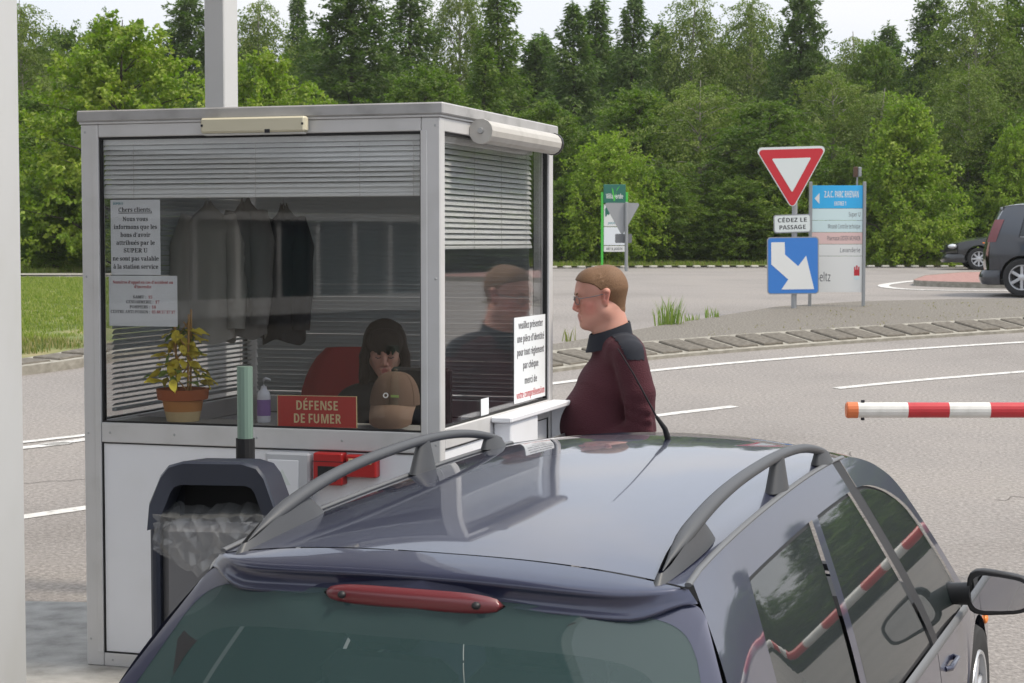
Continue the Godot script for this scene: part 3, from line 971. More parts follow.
	obj("case", bx(Vector3(-0.068, 0.868, 0.0), Vector3(0.068, 1.006, 0.06), 0.006), M.box_red, rb)
	obj("window", bx(Vector3(-0.045, 0.885, 0.0605), Vector3(0.04, 0.95, 0.063), 0.002), M.bin_black, rb)
	obj("lid_seam", bx(Vector3(-0.069, 0.968, 0.02), Vector3(0.069, 0.971, 0.0612), 0.0), M.ink, rb)
	var r2 := thing("fire_alarm_box", "red alarm box with cream strip, partly behind the car's roof rail", "alarm box", bw(1.352, 0.0, -0.011), BT, "red boxes on the booth panel")
	obj("case", bx(Vector3(-0.07, 0.905, 0.0), Vector3(0.07, 1.0, 0.05), 0.006), M.box_red, r2)
	obj("strip", bx(Vector3(-0.055, 0.962, 0.0505), Vector3(0.05, 0.985, 0.053), 0.002), M.sign_cream, r2)

	# ---- things inside
	var ns := thing("no_smoking_sign", "red board with cream letters forbidding smoking on the booth sill", "sign", bw(1.106, 1.103, -0.066), BT)
	ns.rotation.z = 0.008
	obj("board", bx(Vector3(-0.187, 0.0, -0.004), Vector3(0.187, 0.137, 0.0), 0.002), M.sign_red, ns)
	var rim := MB.new()
	for q in [[-0.187, 0.0, -0.1845, 0.137], [0.1845, 0.0, 0.187, 0.137], [-0.1845, 0.1345, 0.1845, 0.137]]:
		rim.box(Vector3(q[0], q[1], -0.0035), Vector3(q[2], q[3], 0.001), 0.0)
	obj("edge", rim, M.sign_cream, ns)
	text(ns, "DÉFENSE", 0.040, 0.195, Vector3(0, 0.094, 0.0008), M.sign_cream)
	text(ns, "DE FUMER", 0.040, 0.222, Vector3(0, 0.037, 0.0008), M.sign_cream)

	make_pot_plant()
	# pump bottle
	var bo := thing("soap_bottle", "white pump bottle with purple label standing on the booth sill", "bottle", bw(0.79, 1.103, -0.20), BT)
	m = MB.new()
	m.lathe([Vector2(0, 0), Vector2(0.027, 0.0), Vector2(0.03, 0.006), Vector2(0.03, 0.115), Vector2(0.026, 0.135), Vector2(0.014, 0.147), Vector2(0.013, 0.16), Vector2(0, 0.16)])
	obj("bottle_body", m, M.bottle_white, bo)
	m = MB.new()
	m.lathe([Vector2(0.0304, 0.03), Vector2(0.0306, 0.032), Vector2(0.0306, 0.10), Vector2(0.0304, 0.102)])
	obj("label", m, M.bottle_label, bo)
	m = MB.new()
	m.tube([Vector3(0, 0.16, 0), Vector3(0, 0.19, 0), Vector3(0.012, 0.197, 0.002), Vector3(0.036, 0.190, 0.006)], [0.006, 0.006, 0.006, 0.004], 8)
	obj("pump", m, M.bottle_white, bo)

	# monitor with the cap hung over it
	var mo := thing("computer_monitor", "dark computer monitor seen from behind at the window's right end", "monitor", bw(1.50, 0.89, -0.36), BT - 0.1)
	obj("screen_back", bx(Vector3(-0.17, 0.17, -0.03), Vector3(0.12, 0.46, 0.015), 0.012), M.bin_black, mo)
	obj("neck", bx(Vector3(-0.05, 0.02, -0.01), Vector3(0.01, 0.2, 0.02), 0.006), M.bin_black, mo)
	obj("foot", bx(Vector3(-0.12, 0.0, -0.08), Vector3(0.08, 0.022, 0.08), 0.008), M.bin_black, mo)
	make_cap()
	make_coats()
	make_chair()

func make_pot_plant() -> void:
	var p := thing("potted_plant", "yellow-leaved plant on stakes in orange and cream pot behind the pane", "plant", bw(0.415, 1.103, -0.15), BT)
	var m := MB.new()
	m.lathe([Vector2(0, 0), Vector2(0.072, 0.0), Vector2(0.082, 0.045), Vector2(0.0825, 0.0455)], Transform3D.IDENTITY, 24)
	obj("pot_base", m, M.pot_cream, p)
	m = MB.new()
	m.lathe([Vector2(0.0825, 0.0455), Vector2(0.093, 0.105), Vector2(0.09, 0.105), Vector2(0.086, 0.09), Vector2(0, 0.09)], Transform3D.IDENTITY, 24)
	obj("pot", m, M.terracotta, p)
	m = MB.new()
	m.lathe([Vector2(0.092, 0.094), Vector2(0.112, 0.098), Vector2(0.118, 0.145), Vector2(0.112, 0.145), Vector2(0.1, 0.11), Vector2(0.0, 0.105)], Transform3D.IDENTITY, 24)
	obj("rim", m, M.pot_rim, p)
	m = MB.new()
	m.lathe([Vector2(0.105, 0.125), Vector2(0.06, 0.135), Vector2(0, 0.132)])
	obj("soil", m, M.soil, p)
	rng.seed = 901
	for q in [[-0.03, 0.49, 0.01], [0.035, 0.50, -0.02], [0.05, 0.48, 0.03]]:
		m = MB.new()
		m.tube([Vector3(q[0] * 0.8, 0.10, q[2]), Vector3(q[0], q[1], q[2])], [0.005], 6)
		obj("stake", m, M.bamboo, p)
	for k in 3:
		m = MB.new()
		var pts := []
		for i in 9:
			var a := k * 2.1 + i * 0.9
			pts.append(Vector3(cos(a) * 0.04, 0.11 + i * 0.042, sin(a) * 0.04))
		m.tube(pts, [0.004, 0.0035, 0.003], 6)
		obj("stem", m, M.bamboo, p)
	var shapes := []
	for k in 3:
		var lm := MB.new()
		var rows := []
		for i in 6:
			var t := i / 5.0
			var wv := sin(PI * pow(t, 0.8)) * (0.5 + 0.08 * k) + (0.06 if i < 5 else 0.0)
			var droop := -0.35 * t * t
			rows.append(PackedVector3Array([Vector3(-wv * 0.5, droop - 0.06 * sin(t * 9 + k), -t), Vector3(0, droop - 0.08, -t), Vector3(wv * 0.5, droop + 0.05 * sin(t * 8 + k), -t)]))
		lm.grid(rows)
		shapes.append(lm.mesh())
	for i in 84:
		var a := rng.randf() * TAU
		var h := rng.randf()
		var y := 0.17 + 0.25 * h
		var r := rng.randf_range(0.01, 0.085 - 0.03 * h) + (0.03 if h < 0.3 else 0.0)
		if h < 0.22 and rng.randf() < 0.3: r += 0.03
		var o := obj("leaf", shapes[i % 3], M.house_leaf if rng.randf() < 0.80 else M.house_leaf_green, p, Vector3(cos(a) * r, y, sin(a) * r))
		o.rotation = Vector3(rng.randf_range(-0.9, 0.5), -a - PI / 2 + rng.randf_range(-0.6, 0.6), rng.randf_range(-0.5, 0.5))
		o.scale = Vector3.ONE * rng.randf_range(0.045, 0.088)

func make_cap() -> void:
	var c := thing("baseball_cap", "brown baseball cap propped against the pane beside the no-smoking board", "cap", bw(1.425, 1.103, -0.175), BT + 0.15)
	# crown seen from behind the peak, peak hanging down
	var rows := []
	for i in 11:
		var el := PI / 2 * i / 10.0
		var row := PackedVector3Array()
		for k in 29:
			var a := TAU * k / 28
			var r := pow(cos(el), 0.72) if i < 10 else 0.0
			row.append(Vector3(cos(a) * r * 0.110, 0.098 + 0.142 * sin(el) + 0.012 * maxf(0.0, sin(a)) * sin(2 * el), sin(a) * r * 0.098 - 0.02 * sin(el)))
		rows.append(row)
	var m := MB.new()
	m.grid(rows, true, true)
	obj("crown", m, M.cap_brown, c)
	for k in 3:
		var s := MB.new()
		var pts := []
		var a := PI / 2 + (k - 1) * 1.05
		for i in 9:
			var el := PI / 2 * i / 8.0
			var r := pow(cos(el), 0.72) if i < 8 else 0.0
			pts.append(Vector3(cos(a) * r * 0.110, 0.098 + 0.142 * sin(el) + 0.012 * maxf(0.0, sin(a)) * sin(2 * el), sin(a) * r * 0.098 - 0.02 * sin(el)))
		s.tube(pts, [0.0014], 5)
		obj("seam", s, M.cap_dark, c)
	m = MB.new()
	m.ball(Vector3(0, 0.247, -0.02), Vector3(0.010, 0.006, 0.010), 6)
	obj("button", m, M.cap_dark, c)
	# peak: curved plate sloping down towards the pane
	var up := []
	var dn := []
	for i in 9:
		var t := i / 8.0
		var row := PackedVector3Array()
		var row2 := PackedVector3Array()
		for k in 13:
			var s := -1.0 + k / 6.0
			var w := 0.092
			var base := Vector3(s * 0.100, 0.108 - 0.010 * s * s, 0.094 * sqrt(maxf(0, 1 - s * s * 0.9)))
			var tip := Vector3(s * w, 0.004 + 0.020 * pow(absf(s), 4.0), 0.135 - 0.045 * s * s)
			var p := base.lerp(tip, t)
			p.z += 0.016 * sin(PI * t)
			row.append(p)
			row2.append(p - Vector3(0, 0.0, 0.004))
		up.append(row); dn.append(row2)
	m = MB.new()
	m.grid(up, true)
	m.grid(dn)
	obj("peak", m, M.cap_peak, c)
	# small round badge and green stitching
	m = MB.new()
	m.lathe([Vector2(0.012, 0.0), Vector2(0.012, 0.002), Vector2(0.007, 0.002), Vector2(0.007, 0.0)], Transform3D(Basis(Vector3.RIGHT, PI / 2 - 0.3), Vector3(-0.018, 0.145, 0.0955)), 16)
	obj("badge", m, M.white_cloth, c)
	m = MB.new()
	m.box(Vector3(-0.0, -0.006, 0), Vector3(0.035, 0.005, 0.002), 0.0008, Transform3D(Basis(Vector3.RIGHT, -0.3) * Basis(Vector3.UP, 0.22), Vector3(0.004, 0.143, 0.0965)))
	obj("stitching", m, M.house_leaf_green, c)

func drape(w: float, h: float, depth: float, folds: float, flare: float, sd: float, shoulder := 0.18) -> MB:
	# a garment on a hanger: closed folded sheet, narrow at the neck
	var m := MB.new()
	var rows := []
	for i in 23:
		var t := i / 22.0
		var row := PackedVector3Array()
		var open := smoothstep(0.0, shoulder, t)
		var ww := lerpf(0.10, 1.0, open) * (1.0 + flare * t)
		for k in 37:
			var a := TAU * k / 36
			var f := 1.0 + 0.16 * sin(folds * a + sd + 1.2 * sin(t * 3.0 + sd)) * smoothstep(0.1, 0.6, t)
			row.append(Vector3(cos(a) * w / 2 * ww, -h * t + 0.015 * sin(a * 3 + sd), sin(a) * depth / 2 * f * lerpf(0.4, 1.0, open)))
		rows.append(row)
	m.grid(rows, false, true)
	return m

func make_coats() -> void:
	var specs := [
		["hanging_shirt", "pale grey shirt hanging at the back of the booth", "shirt", M.grey_cloth, Vector3(0.25, 2.09, -0.74), 0.24, 0.66, 0.16, 5.0, 0.05, 0.4],
		["hanging_coat", "grey overall hanging beside the pale shirt in the booth", "overall", M.interior_grey, Vector3(0.40, 2.11, -0.84), 0.20, 0.66, 0.14, 4.0, 0.12, 1.9],
		["hanging_jacket", "dark navy jacket hanging right of the grey clothes in the booth", "jacket", M.navy_cloth, Vector3(0.545, 2.08, -0.95), 0.19, 0.66, 0.17, 4.0, 0.12, 3.1],
	]
	for s in specs:
		var t := thing(s[0], s[1], s[2], bw(s[4].x, s[4].y, s[4].z), BT + 0.4 * sin(s[10] * 3))
		obj("garment_body", drape(s[5], s[6], s[7], s[8], s[9], s[10]), s[3], t)
		for side in [-1, 1]:
			var m := MB.new()
			var w: float = s[5] / 2
			m.tube([Vector3(side * w * 0.72, -0.06, 0), Vector3(side * w * 1.02, -0.2, 0.01), Vector3(side * w * 1.12, -0.42, 0.03), Vector3(side * w * 1.08, -0.60, 0.045)], [0.045, 0.062, 0.055, 0.045], 10)
			obj("sleeve", m, s[3], t)
		var hk := MB.new()
		hk.tube([Vector3(0, -0.02, 0), Vector3(0, 0.05, 0), Vector3(0.02, 0.085, 0), Vector3(0.0, 0.11, 0), Vector3(-0.02, 0.09, 0)], [0.003], 6)
		obj("hook", hk, M.steel, t)
	var rail := MB.new()
	rail.tube([bw(0.07, 2.195, -0.62), bw(0.75, 2.195, -1.09)], [0.009], 8)
	tag(obj("clothes_rail", rail, M.steel), "thin metal clothes rail above the hanging garments in the booth", "clothes rail")

func make_chair() -> void:
	var c := thing("office_chair", "red upholstered swivel chair behind the seated woman", "chair", bw(0.84, 0.10, -1.02), BT + 0.1)
	obj("seat", bx(Vector3(-0.24, 0.50, -0.10), Vector3(0.24, 0.58, 0.34), 0.03), M.chair_red, c)
	var m := MB.new()
	var rows := []
	var rb := []
	for i in 13:
		var t := i / 12.0
		var a := PackedVector3Array()
		var b := PackedVector3Array()
		for k in 13:
			var s := -1.0 + k / 6.0
			var w := 0.30 * pow(sin(PI * clampf(0.10 + t * 0.84, 0, 1)), 0.35)
			var p := Vector3(s * w, 0.68 + 0.60 * t, -0.20 - 0.05 * t + 0.045 * s * s)
			var th := 0.055 * pow(maxf(0.0, 1 - pow(absf(s), 6)), 0.5)
			a.append(p + Vector3(0, 0, th)); b.append(p - Vector3(0, 0, th))
		rows.append(a); rb.append(b)
	m.grid(rows)
	m.grid(rb, true)
	obj("backrest", m, M.chair_red, c)
	m = MB.new()
	m.tube([Vector3(0, 0.0, 0.1), Vector3(0, 0.50, 0.1)], [0.03], 12)
	obj("column", m, M.trim_black, c)
	for k in 5:
		var a := TAU * k / 5
		m = MB.new()
		m.tube([Vector3(0, 0.09, 0.1), Vector3(cos(a) * 0.27, 0.05, 0.1 + sin(a) * 0.27)], [0.025, 0.016], 8)
		m.ball(Vector3(cos(a) * 0.27, 0.026, 0.1 + sin(a) * 0.27), Vector3(0.02, 0.026, 0.026), 6)
		obj("foot", m, M.trim_black, c)
	m = MB.new()
	m.tube([Vector3(0, 0.52, -0.05), Vector3(0, 0.56, -0.22), Vector3(0, 0.8, -0.27)], [0.022], 8)
	obj("back_bracket", m, M.trim_black, c)

# ------------------------------------------------------------------ bin in front of the booth
func make_bin() -> void:
	var at := Vector3(-1.085, 0.0, -6.95)
	var ps := thing("steel_post", "green-grey galvanised tube standing behind the litter bin", "post", at + Vector3(0.045, 0, -0.235), -0.15)
	var m := MB.new()
	var c := PackedVector2Array()
	for k in 14:
		var a := TAU * k / 14
		c.append(Vector2(cos(a), sin(a)) * 0.031)
	m.prism(c, 0.0, 1.42, Transform3D(Basis(Vector3.RIGHT, -PI / 2), Vector3.ZERO))
	obj("tube", m, M.galvanised_green, ps)
	m = MB.new()
	var c2 := PackedVector2Array()
	for q in c: c2.append(q * 1.2)
	m.prism(c2, 0.96, 1.14, Transform3D(Basis(Vector3.RIGHT, -PI / 2), Vector3.ZERO))
	obj("sleeve", m, M.bin_black, ps)
	var b := thing("litter_bin", "dark blue litter bin with hooded top and clear bag beside the booth", "litter bin", at - Vector3(0.015, 0, 0), -0.12)
	b.scale.x = 0.94
	# body: grey trough between dark side frames
	m = MB.new()
	m.box(Vector3(-0.215, 0.12, -0.14), Vector3(0.215, 0.86, 0.115), 0.035)
	obj("bin_body", m, M.bin_grey, b)
	for s in [-1, 1]:
		m = MB.new()
		m.box(Vector3(s * 0.235 - 0.019, 0.08, -0.15), Vector3(s * 0.235 + 0.019, 0.9, 0.125), 0.012)
		obj("side_frame", m, M.bin_navy, b)
	# hood: front wall with a wide mouth, top and sides swept back
	var outer := PackedVector2Array([Vector2(-0.262, 0.84), Vector2(-0.256, 0.93), Vector2(-0.212, 1.035), Vector2(-0.180, 1.072), Vector2(-0.12, 1.088), Vector2(0.12, 1.088), Vector2(0.180, 1.072), Vector2(0.212, 1.035), Vector2(0.256, 0.93), Vector2(0.262, 0.84)])
	var inner := PackedVector2Array([Vector2(-0.215, 0.84), Vector2(-0.21, 0.88), Vector2(-0.17, 0.975), Vector2(-0.155, 0.992), Vector2(-0.13, 1.0), Vector2(0.13, 1.0), Vector2(0.155, 0.992), Vector2(0.17, 0.975), Vector2(0.21, 0.88), Vector2(0.215, 0.84)])
	m = MB.new()
	var f0 := PackedVector3Array()
	var f1 := PackedVector3Array()
	var f2 := PackedVector3Array()
	var f3 := PackedVector3Array()
	var f4 := PackedVector3Array()
	for k in outer.size():
		var lean := (1.088 - outer[k].y) * 0.12
		f0.append(Vector3(inner[k].x, inner[k].y, -0.02))
		f1.append(Vector3(inner[k].x, inner[k].y, 0.10 + (1.088 - inner[k].y) * 0.12))
		f2.append(Vector3(outer[k].x * 0.985, outer[k].y - 0.008, 0.115 + lean))
		f3.append(Vector3(outer[k].x, outer[k].y, 0.10 + lean))
		f4.append(Vector3(outer[k].x * 0.95, outer[k].y - 0.02, -0.17))
	m.grid([f0, f1]); m.grid([f1, f2]); m.grid([f2, f3]); m.grid([f3, f4])
	# back wall
	var back := PackedVector2Array()
	for q in outer: back.append(Vector2(q.x * 0.95, q.y - 0.02))
	m.prism(back, -0.175, -0.165)
	obj("hood", m, M.bin_navy, b)
	obj("inside", bx(Vector3(-0.2, 0.80, -0.16), Vector3(0.2, 1.0, -0.15), 0.002), M.bin_black, b)
	# clear bag folded over the rim: crumpled skirt
	var nz := FastNoiseLite.new()
	nz.seed = 8; nz.frequency = 9.0
	rng.seed = 4
	var rows := []
	for i in 8:
		var t := i / 7.0
		var row := PackedVector3Array()
		for k in 20:
			var s := -1.0 + k / 9.5
			var low := 0.085 + 0.115 * smoothstep(1.0, -0.1, absf(s + 0.30)) + 0.02 * nz.get_noise_2d(s * 0.5, 4.0)
			var y := 0.91 - (low + 0.045) * t
			var j := 0.010 * minf(1.0, t * 3.0)
			var z := lerpf(0.02, 0.136, minf(1.0, t / 0.14)) + 0.016 * nz.get_noise_2d(s * 0.35, t * 0.25) * t
			var ed := 1.0 if k > 0 and k < 19 else 0.2
			row.append(Vector3(s * 0.236 + rng.randf_range(-j, j) * ed, y + rng.randf_range(-j, j) + (rng.randf_range(-0.012, 0.02) if i == 0 else 0.0), z + rng.randf_range(-j, j) * 0.9))
		rows.append(row)
	m = MB.new()
	for i in 7:
		for k in 19:
			if (i + k) % 2 == 0: m.quad(rows[i + 1][k], rows[i + 1][k + 1], rows[i][k + 1], rows[i][k])
			else: m.quad(rows[i + 1][k + 1], rows[i][k + 1], rows[i][k], rows[i + 1][k])
	obj("bag", m, M.bin_bag, b)
	# ring symbol on the front
	m = MB.new()
	m.lathe([Vector2(0.075, 0.0), Vector2(0.075, 0.003), Vector2(0.068, 0.003), Vector2(0.068, 0.0)], Transform3D(Basis(Vector3.RIGHT, PI / 2), Vector3(0.06, 0.67, 0.1155)), 28)
	m.ball(Vector3(0.06, 0.705, 0.1165), Vector3(0.013, 0.013, 0.002), 8)
	m.box(Vector3(0.038, 0.63, 0.1155), Vector3(0.082, 0.682, 0.1175), 0.0)
	obj("symbol", m, M.white_cloth, b)

# ------------------------------------------------------------------ cars. Own axes: x to the car's right, y up, forward -z; curves are given over the distance from the tail
func cur(pts: Array, t: float) -> float:
	if t <= pts[0].x: return pts[0].y
	for i in pts.size() - 1:
		if t <= pts[i + 1].x:
			var a: Vector2 = pts[i]
			var b: Vector2 = pts[i + 1]
			var u := (t - a.x) / (b.x - a.x)
			var pa: Vector2 = pts[maxi(i - 1, 0)]
			var pb: Vector2 = pts[mini(i + 2, pts.size() - 1)]
			var ma := (b.y - pa.y) / maxf(b.x - pa.x, 1e-5) * (b.x - a.x)
			var mb := (pb.y - a.y) / maxf(pb.x - a.x, 1e-5) * (b.x - a.x)
			return a.y * (2 * u * u * u - 3 * u * u + 1) + b.y * (-2 * u * u * u + 3 * u * u) + ma * (u * u * u - 2 * u * u + u) + mb * (u * u * u - u * u)
	return pts[-1].y

var C := {}   # the car being built

func cside(zb: float, zt: float, v: float, sgn: float, out := 0.0) -> Vector3:
	var y := lerpf(cur(C.belt_y, zb), cur(C.ey, zt), v)
	var z := lerpf(zb, zt, v)
	return Vector3(sgn * (flank(y, z) + out), y + out * 0.3, -z)

# half-width of the glasshouse at a height
func flank(y: float, z: float) -> float:
	var by := cur(C.belt_y, z)
	var v := clampf((y - by) / (C.top - by), 0.0, 1.1)
	return cur(C.belt_x, z) - (cur(C.belt_x, z) - cur(C.ex, z)) * pow(v, lerpf(C.round[0], C.round[1], smoothstep(0.0, 0.9, z)))

func edge_x(z: float) -> float:
	return flank(cur(C.ey, z), z)

# patch of the glasshouse side between lines a and b ([bottom, top] distances), from v0 to v1 (numbers or metres below the roof edge)
func cpatch(a: Array, b: Array, v0: float, drop: float, sgn: float, out := 0.0, cols := 14, rows := 8, above := false, inset := 0.0) -> MB:
	var m := MB.new()
	var g := []
	for i in rows + 1:
		g.append(PackedVector3Array())
	for k in cols + 1:
		var f := lerpf(inset, 1.0 - inset, k / float(cols))
		var zb := lerpf(a[0], b[0], f)
		var zt := lerpf(a[1], b[1], f)
		var hgt := cur(C.ey, zt) - cur(C.belt_y, zb)
		var v1 := clampf(1.0 - drop / maxf(hgt, 0.01), v0 + 0.002, 1.0)
		for i in rows + 1:
			var u := i / float(rows)
			var v := lerpf(v1, 1.0, u) if above else lerpf(v0, v1, u)
			g[i].append(cside(zb, zt, v, sgn, out))
	m.grid(g, sgn < 0)
	return m

func lower_pt(z: float, y: float, sgn: float, out := 0.0) -> Vector3:
	var by := cur(C.belt_y, z)
	var t: float = (by - y) / (by - C.sill)
	var x: float = cur(C.belt_x, z) + 0.035 * sin(PI * clampf(t, 0, 1) * 0.9) - 0.06 * t * t
	return Vector3(sgn * (x + out), y, -z)

func lower_panel(z0: float, z1: float, sgn: float, cols: int) -> MB:
	var m := MB.new()
	var g := []
	for i in 11: g.append(PackedVector3Array())
	for k in cols + 1:
		var z := lerpf(z0, z1, k / float(cols))
		var low: float = C.sill
		for w in C.axles:
			var dz: float = absf(z - w)
			if dz < C.arch: low = maxf(low, C.axle_y + sqrt(C.arch * C.arch - dz * dz))
		for i in 11:
			g[i].append(lower_pt(z, lerpf(low, cur(C.belt_y, z), i / 10.0), sgn))
	m.grid(g, sgn < 0)
	return m

func wheel(parent: Node, at: Vector3, r: float, sgn: float, spokes: int, hub: Material) -> void:
	var w := Node3D.new()
	w.name = "wheel"
	parent.add_child(w, true)
	w.position = at
	var t := Transform3D(Basis(Vector3.BACK, -PI / 2 * sgn), Vector3.ZERO)   # lathe axis points outwards
	var m := MB.new()
	m.lathe([Vector2(r * 0.66, -0.09), Vector2(r * 0.93, -0.098), Vector2(r, -0.075), Vector2(r, 0.07), Vector2(r * 0.95, 0.095), Vector2(r * 0.80, 0.103), Vector2(r * 0.67, 0.09)], t, 36)
	obj("tyre", m, M.rubber, w)
	m = MB.new()
	m.lathe([Vector2(r * 0.68, 0.088), Vector2(r * 0.66, 0.10), Vector2(r * 0.62, 0.098), Vector2(r * 0.60, 0.03), Vector2(r * 0.60, -0.08)], t, 36)
	m.lathe([Vector2(r * 0.17, 0.04), Vector2(r * 0.17, 0.084), Vector2(r * 0.14, 0.092), Vector2(0, 0.094)], t, 18)
	for k in spokes:
		var a := TAU * k / spokes
		var bs := t * Transform3D(Basis(Vector3.UP, a), Vector3.ZERO)
		m.box(Vector3(r * 0.12, 0.055, -r * 0.085), Vector3(r * 0.63, 0.085, r * 0.085), 0.01, bs)
	obj("rim", m, hub, w)
	m = MB.new()
	m.lathe([Vector2(r * 0.6, 0.0), Vector2(0.0, 0.0)], t, 24)
	obj("brake_disc", m, M.trim_black, w)

func make_car(called: String, label: String, at: Vector3, yaw: float, pitch: float, P: Dictionary, group := "") -> Node3D:
	C = P
	var c := thing(called, label, "car", at, yaw, group)
	c.rotation.x = pitch
	var paint: Material = P.paint
	var L: Dictionary = P.lines
	# roof skin
	var rows := []
	var zr: float = P.seam
	var zf: float = P.header
	for i in 25:
		var t := i / 24.0
		var row := PackedVector3Array()
		for k in 25:
			var s := -1.0 + k / 12.0
			var z := lerpf(zr + 0.01 * s * s, zf - 0.10 * s * s, t)
			var ey := cur(P.ey, z)
			row.append(Vector3(s * (edge_x(z) - 0.010), ey + (cur(P.rc, z) - ey) * (1 - pow(absf(s), 2.6)), -z))
		rows.append(row)
	var m := MB.new()
	m.grid(rows)
	var roof := obj("roof", m, paint, c)
	# gutter strips
	for sgn in [-1.0, 1.0]:
		var pts := []
		for i in 16:
			var z := lerpf(zr + 0.015, zf - 0.06, i / 15.0)
			pts.append(Vector3(sgn * (edge_x(z) - 0.004), cur(P.ey, z) + 0.004, -z))
		m = MB.new()
		m.tube(pts, [0.010], 8, 0.6)
		obj("gutter_strip", m, M.trim_grey, roof)
	# spoiler lip and tailgate
	if P.spoiler:
		rows = []
		# rows from the roof seam back to the ridge, down a hollow face to a lower lip
		var prof := [[0.0, 0.0, 0.0], [0.5, 0.0, 0.0], [0.85, -0.003, 0.0], [0.97, -0.008, 0.0], [1.0, -0.016, 0.0], [0.97, -0.024, 0.0], [0.90, -0.034, 1.0], [0.88, -0.052, 1.0], [0.93, -0.064, 0.0], [1.0, -0.070, 0.0], [1.0, -0.080, 0.0], [0.8, -0.088, 0.0]]
		for q in prof:
			var row := PackedVector3Array()
			for k in 41:
				var s := -1.0 + k / 20.0
				var e := absf(s)
				var z0 := zr - 0.006
				var z1: float = P.lip + (zr + 0.004 - P.lip) * pow(e, 5.0)
				var t: float = lerpf(q[0], 0.97, q[2] * smoothstep(0.80, 0.97, e))
				var z := lerpf(z0, z1, t)
				var ey := cur(P.ey, z)
				var dy: float = q[1] * lerpf(1.0, 0.42, smoothstep(0.72, 1.0, e))
				var y: float = ey + (cur(P.rc, z) - ey) * (1 - pow(e, 2.6)) + dy
				row.append(Vector3(s * (flank(ey + dy, z) - 0.003), y, -z))
			rows.append(row)
		m = MB.new()
		m.grid(rows, true)
		obj("spoiler", m, paint, c)
		# high brake lamp in the hollow face
		rows = []
		for i in 9:
			var t := i / 8.0
			var row := PackedVector3Array()
			for k in 25:
				var s := -1.0 + k / 12.0
				var ta := pow(maxf(0.0, 1.0 - pow(absf(s), 5.0)), 0.5)
				var x := -0.022 + s * 0.258
				row.append(Vector3(x, cur(P.rc, P.lip) - 0.066 - 0.06 * x * x + (t - 0.5) * 0.058 * ta, -(P.lip + 0.02 * s * s) + 0.026 + 0.020 * ta * pow(sin(PI * t), 0.5)))
			rows.append(row)
		m = MB.new()
		m.grid(rows)
		var bl := obj("brake_lamp", m, M.lamp_red, c)
		for s in [-1, 1]:
			var sc := MB.new()
			sc.ball(Vector3(-0.022 + s * 0.19, cur(P.rc, P.lip) - 0.066, -P.lip + 0.034), Vector3(0.012, 0.010, 0.012), 6)
			obj("screw_cap", sc, M.trim_black, bl)
	# tailgate: painted frame, black border, clear pane, all on one bowed sheet between the rear side lines
	var rs := func(s: float, v: float, back: float) -> Vector3:
		var p := cside(L.d[0], L.d[1], v, 1.0)
		var ey := p.y + (cur(P.rc, L.d[1]) - cur(P.ey, L.d[1])) * (1 - s * s) * v
		return Vector3(p.x * s, ey, p.z + P.bow * (1 - pow(absf(s), 2.4)) + back)
	var loop := func(S: float, v0: float, v1: float, round_: float, back: float) -> PackedVector3Array:
		var row := PackedVector3Array()
		for k in 73:
			var a := TAU * k / 72
			var u := signf(cos(a)) * pow(absf(cos(a)), round_) if absf(cos(a)) > 1e-6 else 0.0
			var w := signf(sin(a)) * pow(absf(sin(a)), round_) if absf(sin(a)) > 1e-6 else 0.0
			row.append(rs.call(S * u, (v0 + v1) / 2 + (v1 - v0) / 2 * w, back))
		return row
	m = MB.new()
	m.grid([loop.call(1.0, 0.0, 0.93, 0.05, 0.0), loop.call(0.97, 0.02, 0.915, 0.08, 0.003), loop.call(0.93, 0.05, 0.875, 0.16, -0.002)], false, true)
	obj("tailgate_frame", m, paint, c)
	m = MB.new()
	m.grid([loop.call(0.932, 0.048, 0.877, 0.16, -0.006), loop.call(0.88, 0.11, 0.80, 0.22, -0.008), loop.call(0.80, 0.16, 0.73, 0.26, -0.008)], false, true)
	obj("pane_border", m, M.trim_black, c)
	var pr := []
	for t in [1.0, 0.75, 0.5, 0.25, 0.0]:
		pr.append(loop.call(0.930 * t, lerpf(0.4625, 0.05, t), lerpf(0.4625, 0.875, t), lerpf(0.45, 0.16, t), -0.003))
	m = MB.new()
	m.grid(pr, false, true)
	obj("rear_window", m, M.car_glass_dark, c)
	var g := []
	# lower tailgate
	for i in 7:
		var t := i / 6.0
		var row := PackedVector3Array()
		for k in 25:
			var s := -1.0 + k / 12.0
			var p := cside(L.d[0], L.d[1], 0.0, 1.0)
			row.append(Vector3(p.x * s, lerpf(0.42, p.y, t), p.z + P.bow * (1 - pow(absf(s), 2.2)) + 0.07 * sin(PI * (1 - t) * 0.8)))
		g.append(row)
	m = MB.new()
	m.grid(g)
	obj("tailgate", m, paint, c)
	# bumpers: swept round the ends
	for e in [0, 1]:
		g = []
		for i in 8:
			var t := i / 7.0
			var y := lerpf(P.sill - 0.02, 0.44 if e == 0 else 0.42, t)
			var row := PackedVector3Array()
			for k in 29:
				var a := -PI / 2 + PI * k / 28.0
				var xx: float = signf(a) * pow(absf(sin(a)), 0.55) * (cur(P.belt_x, 0.3 if e == 0 else P.length - 0.5) + 0.012 * sin(PI * t))
				var zz := pow(maxf(0.0, cos(a)), 0.6)
				var z: float = P.axles[0] - P.arch - zz * (P.axles[0] - P.arch + 0.20 + 0.05 * sin(PI * t)) if e == 0 else P.axles[1] + P.arch + zz * (P.length - P.axles[1] - P.arch + 0.05 * sin(PI * t))
				row.append(Vector3(xx, y, -z))
			g.append(row)
		m = MB.new()
		m.grid(g, e == 1)
		obj("bumper", m, paint, c)
	# bonnet, grille and windscreen
	g = []
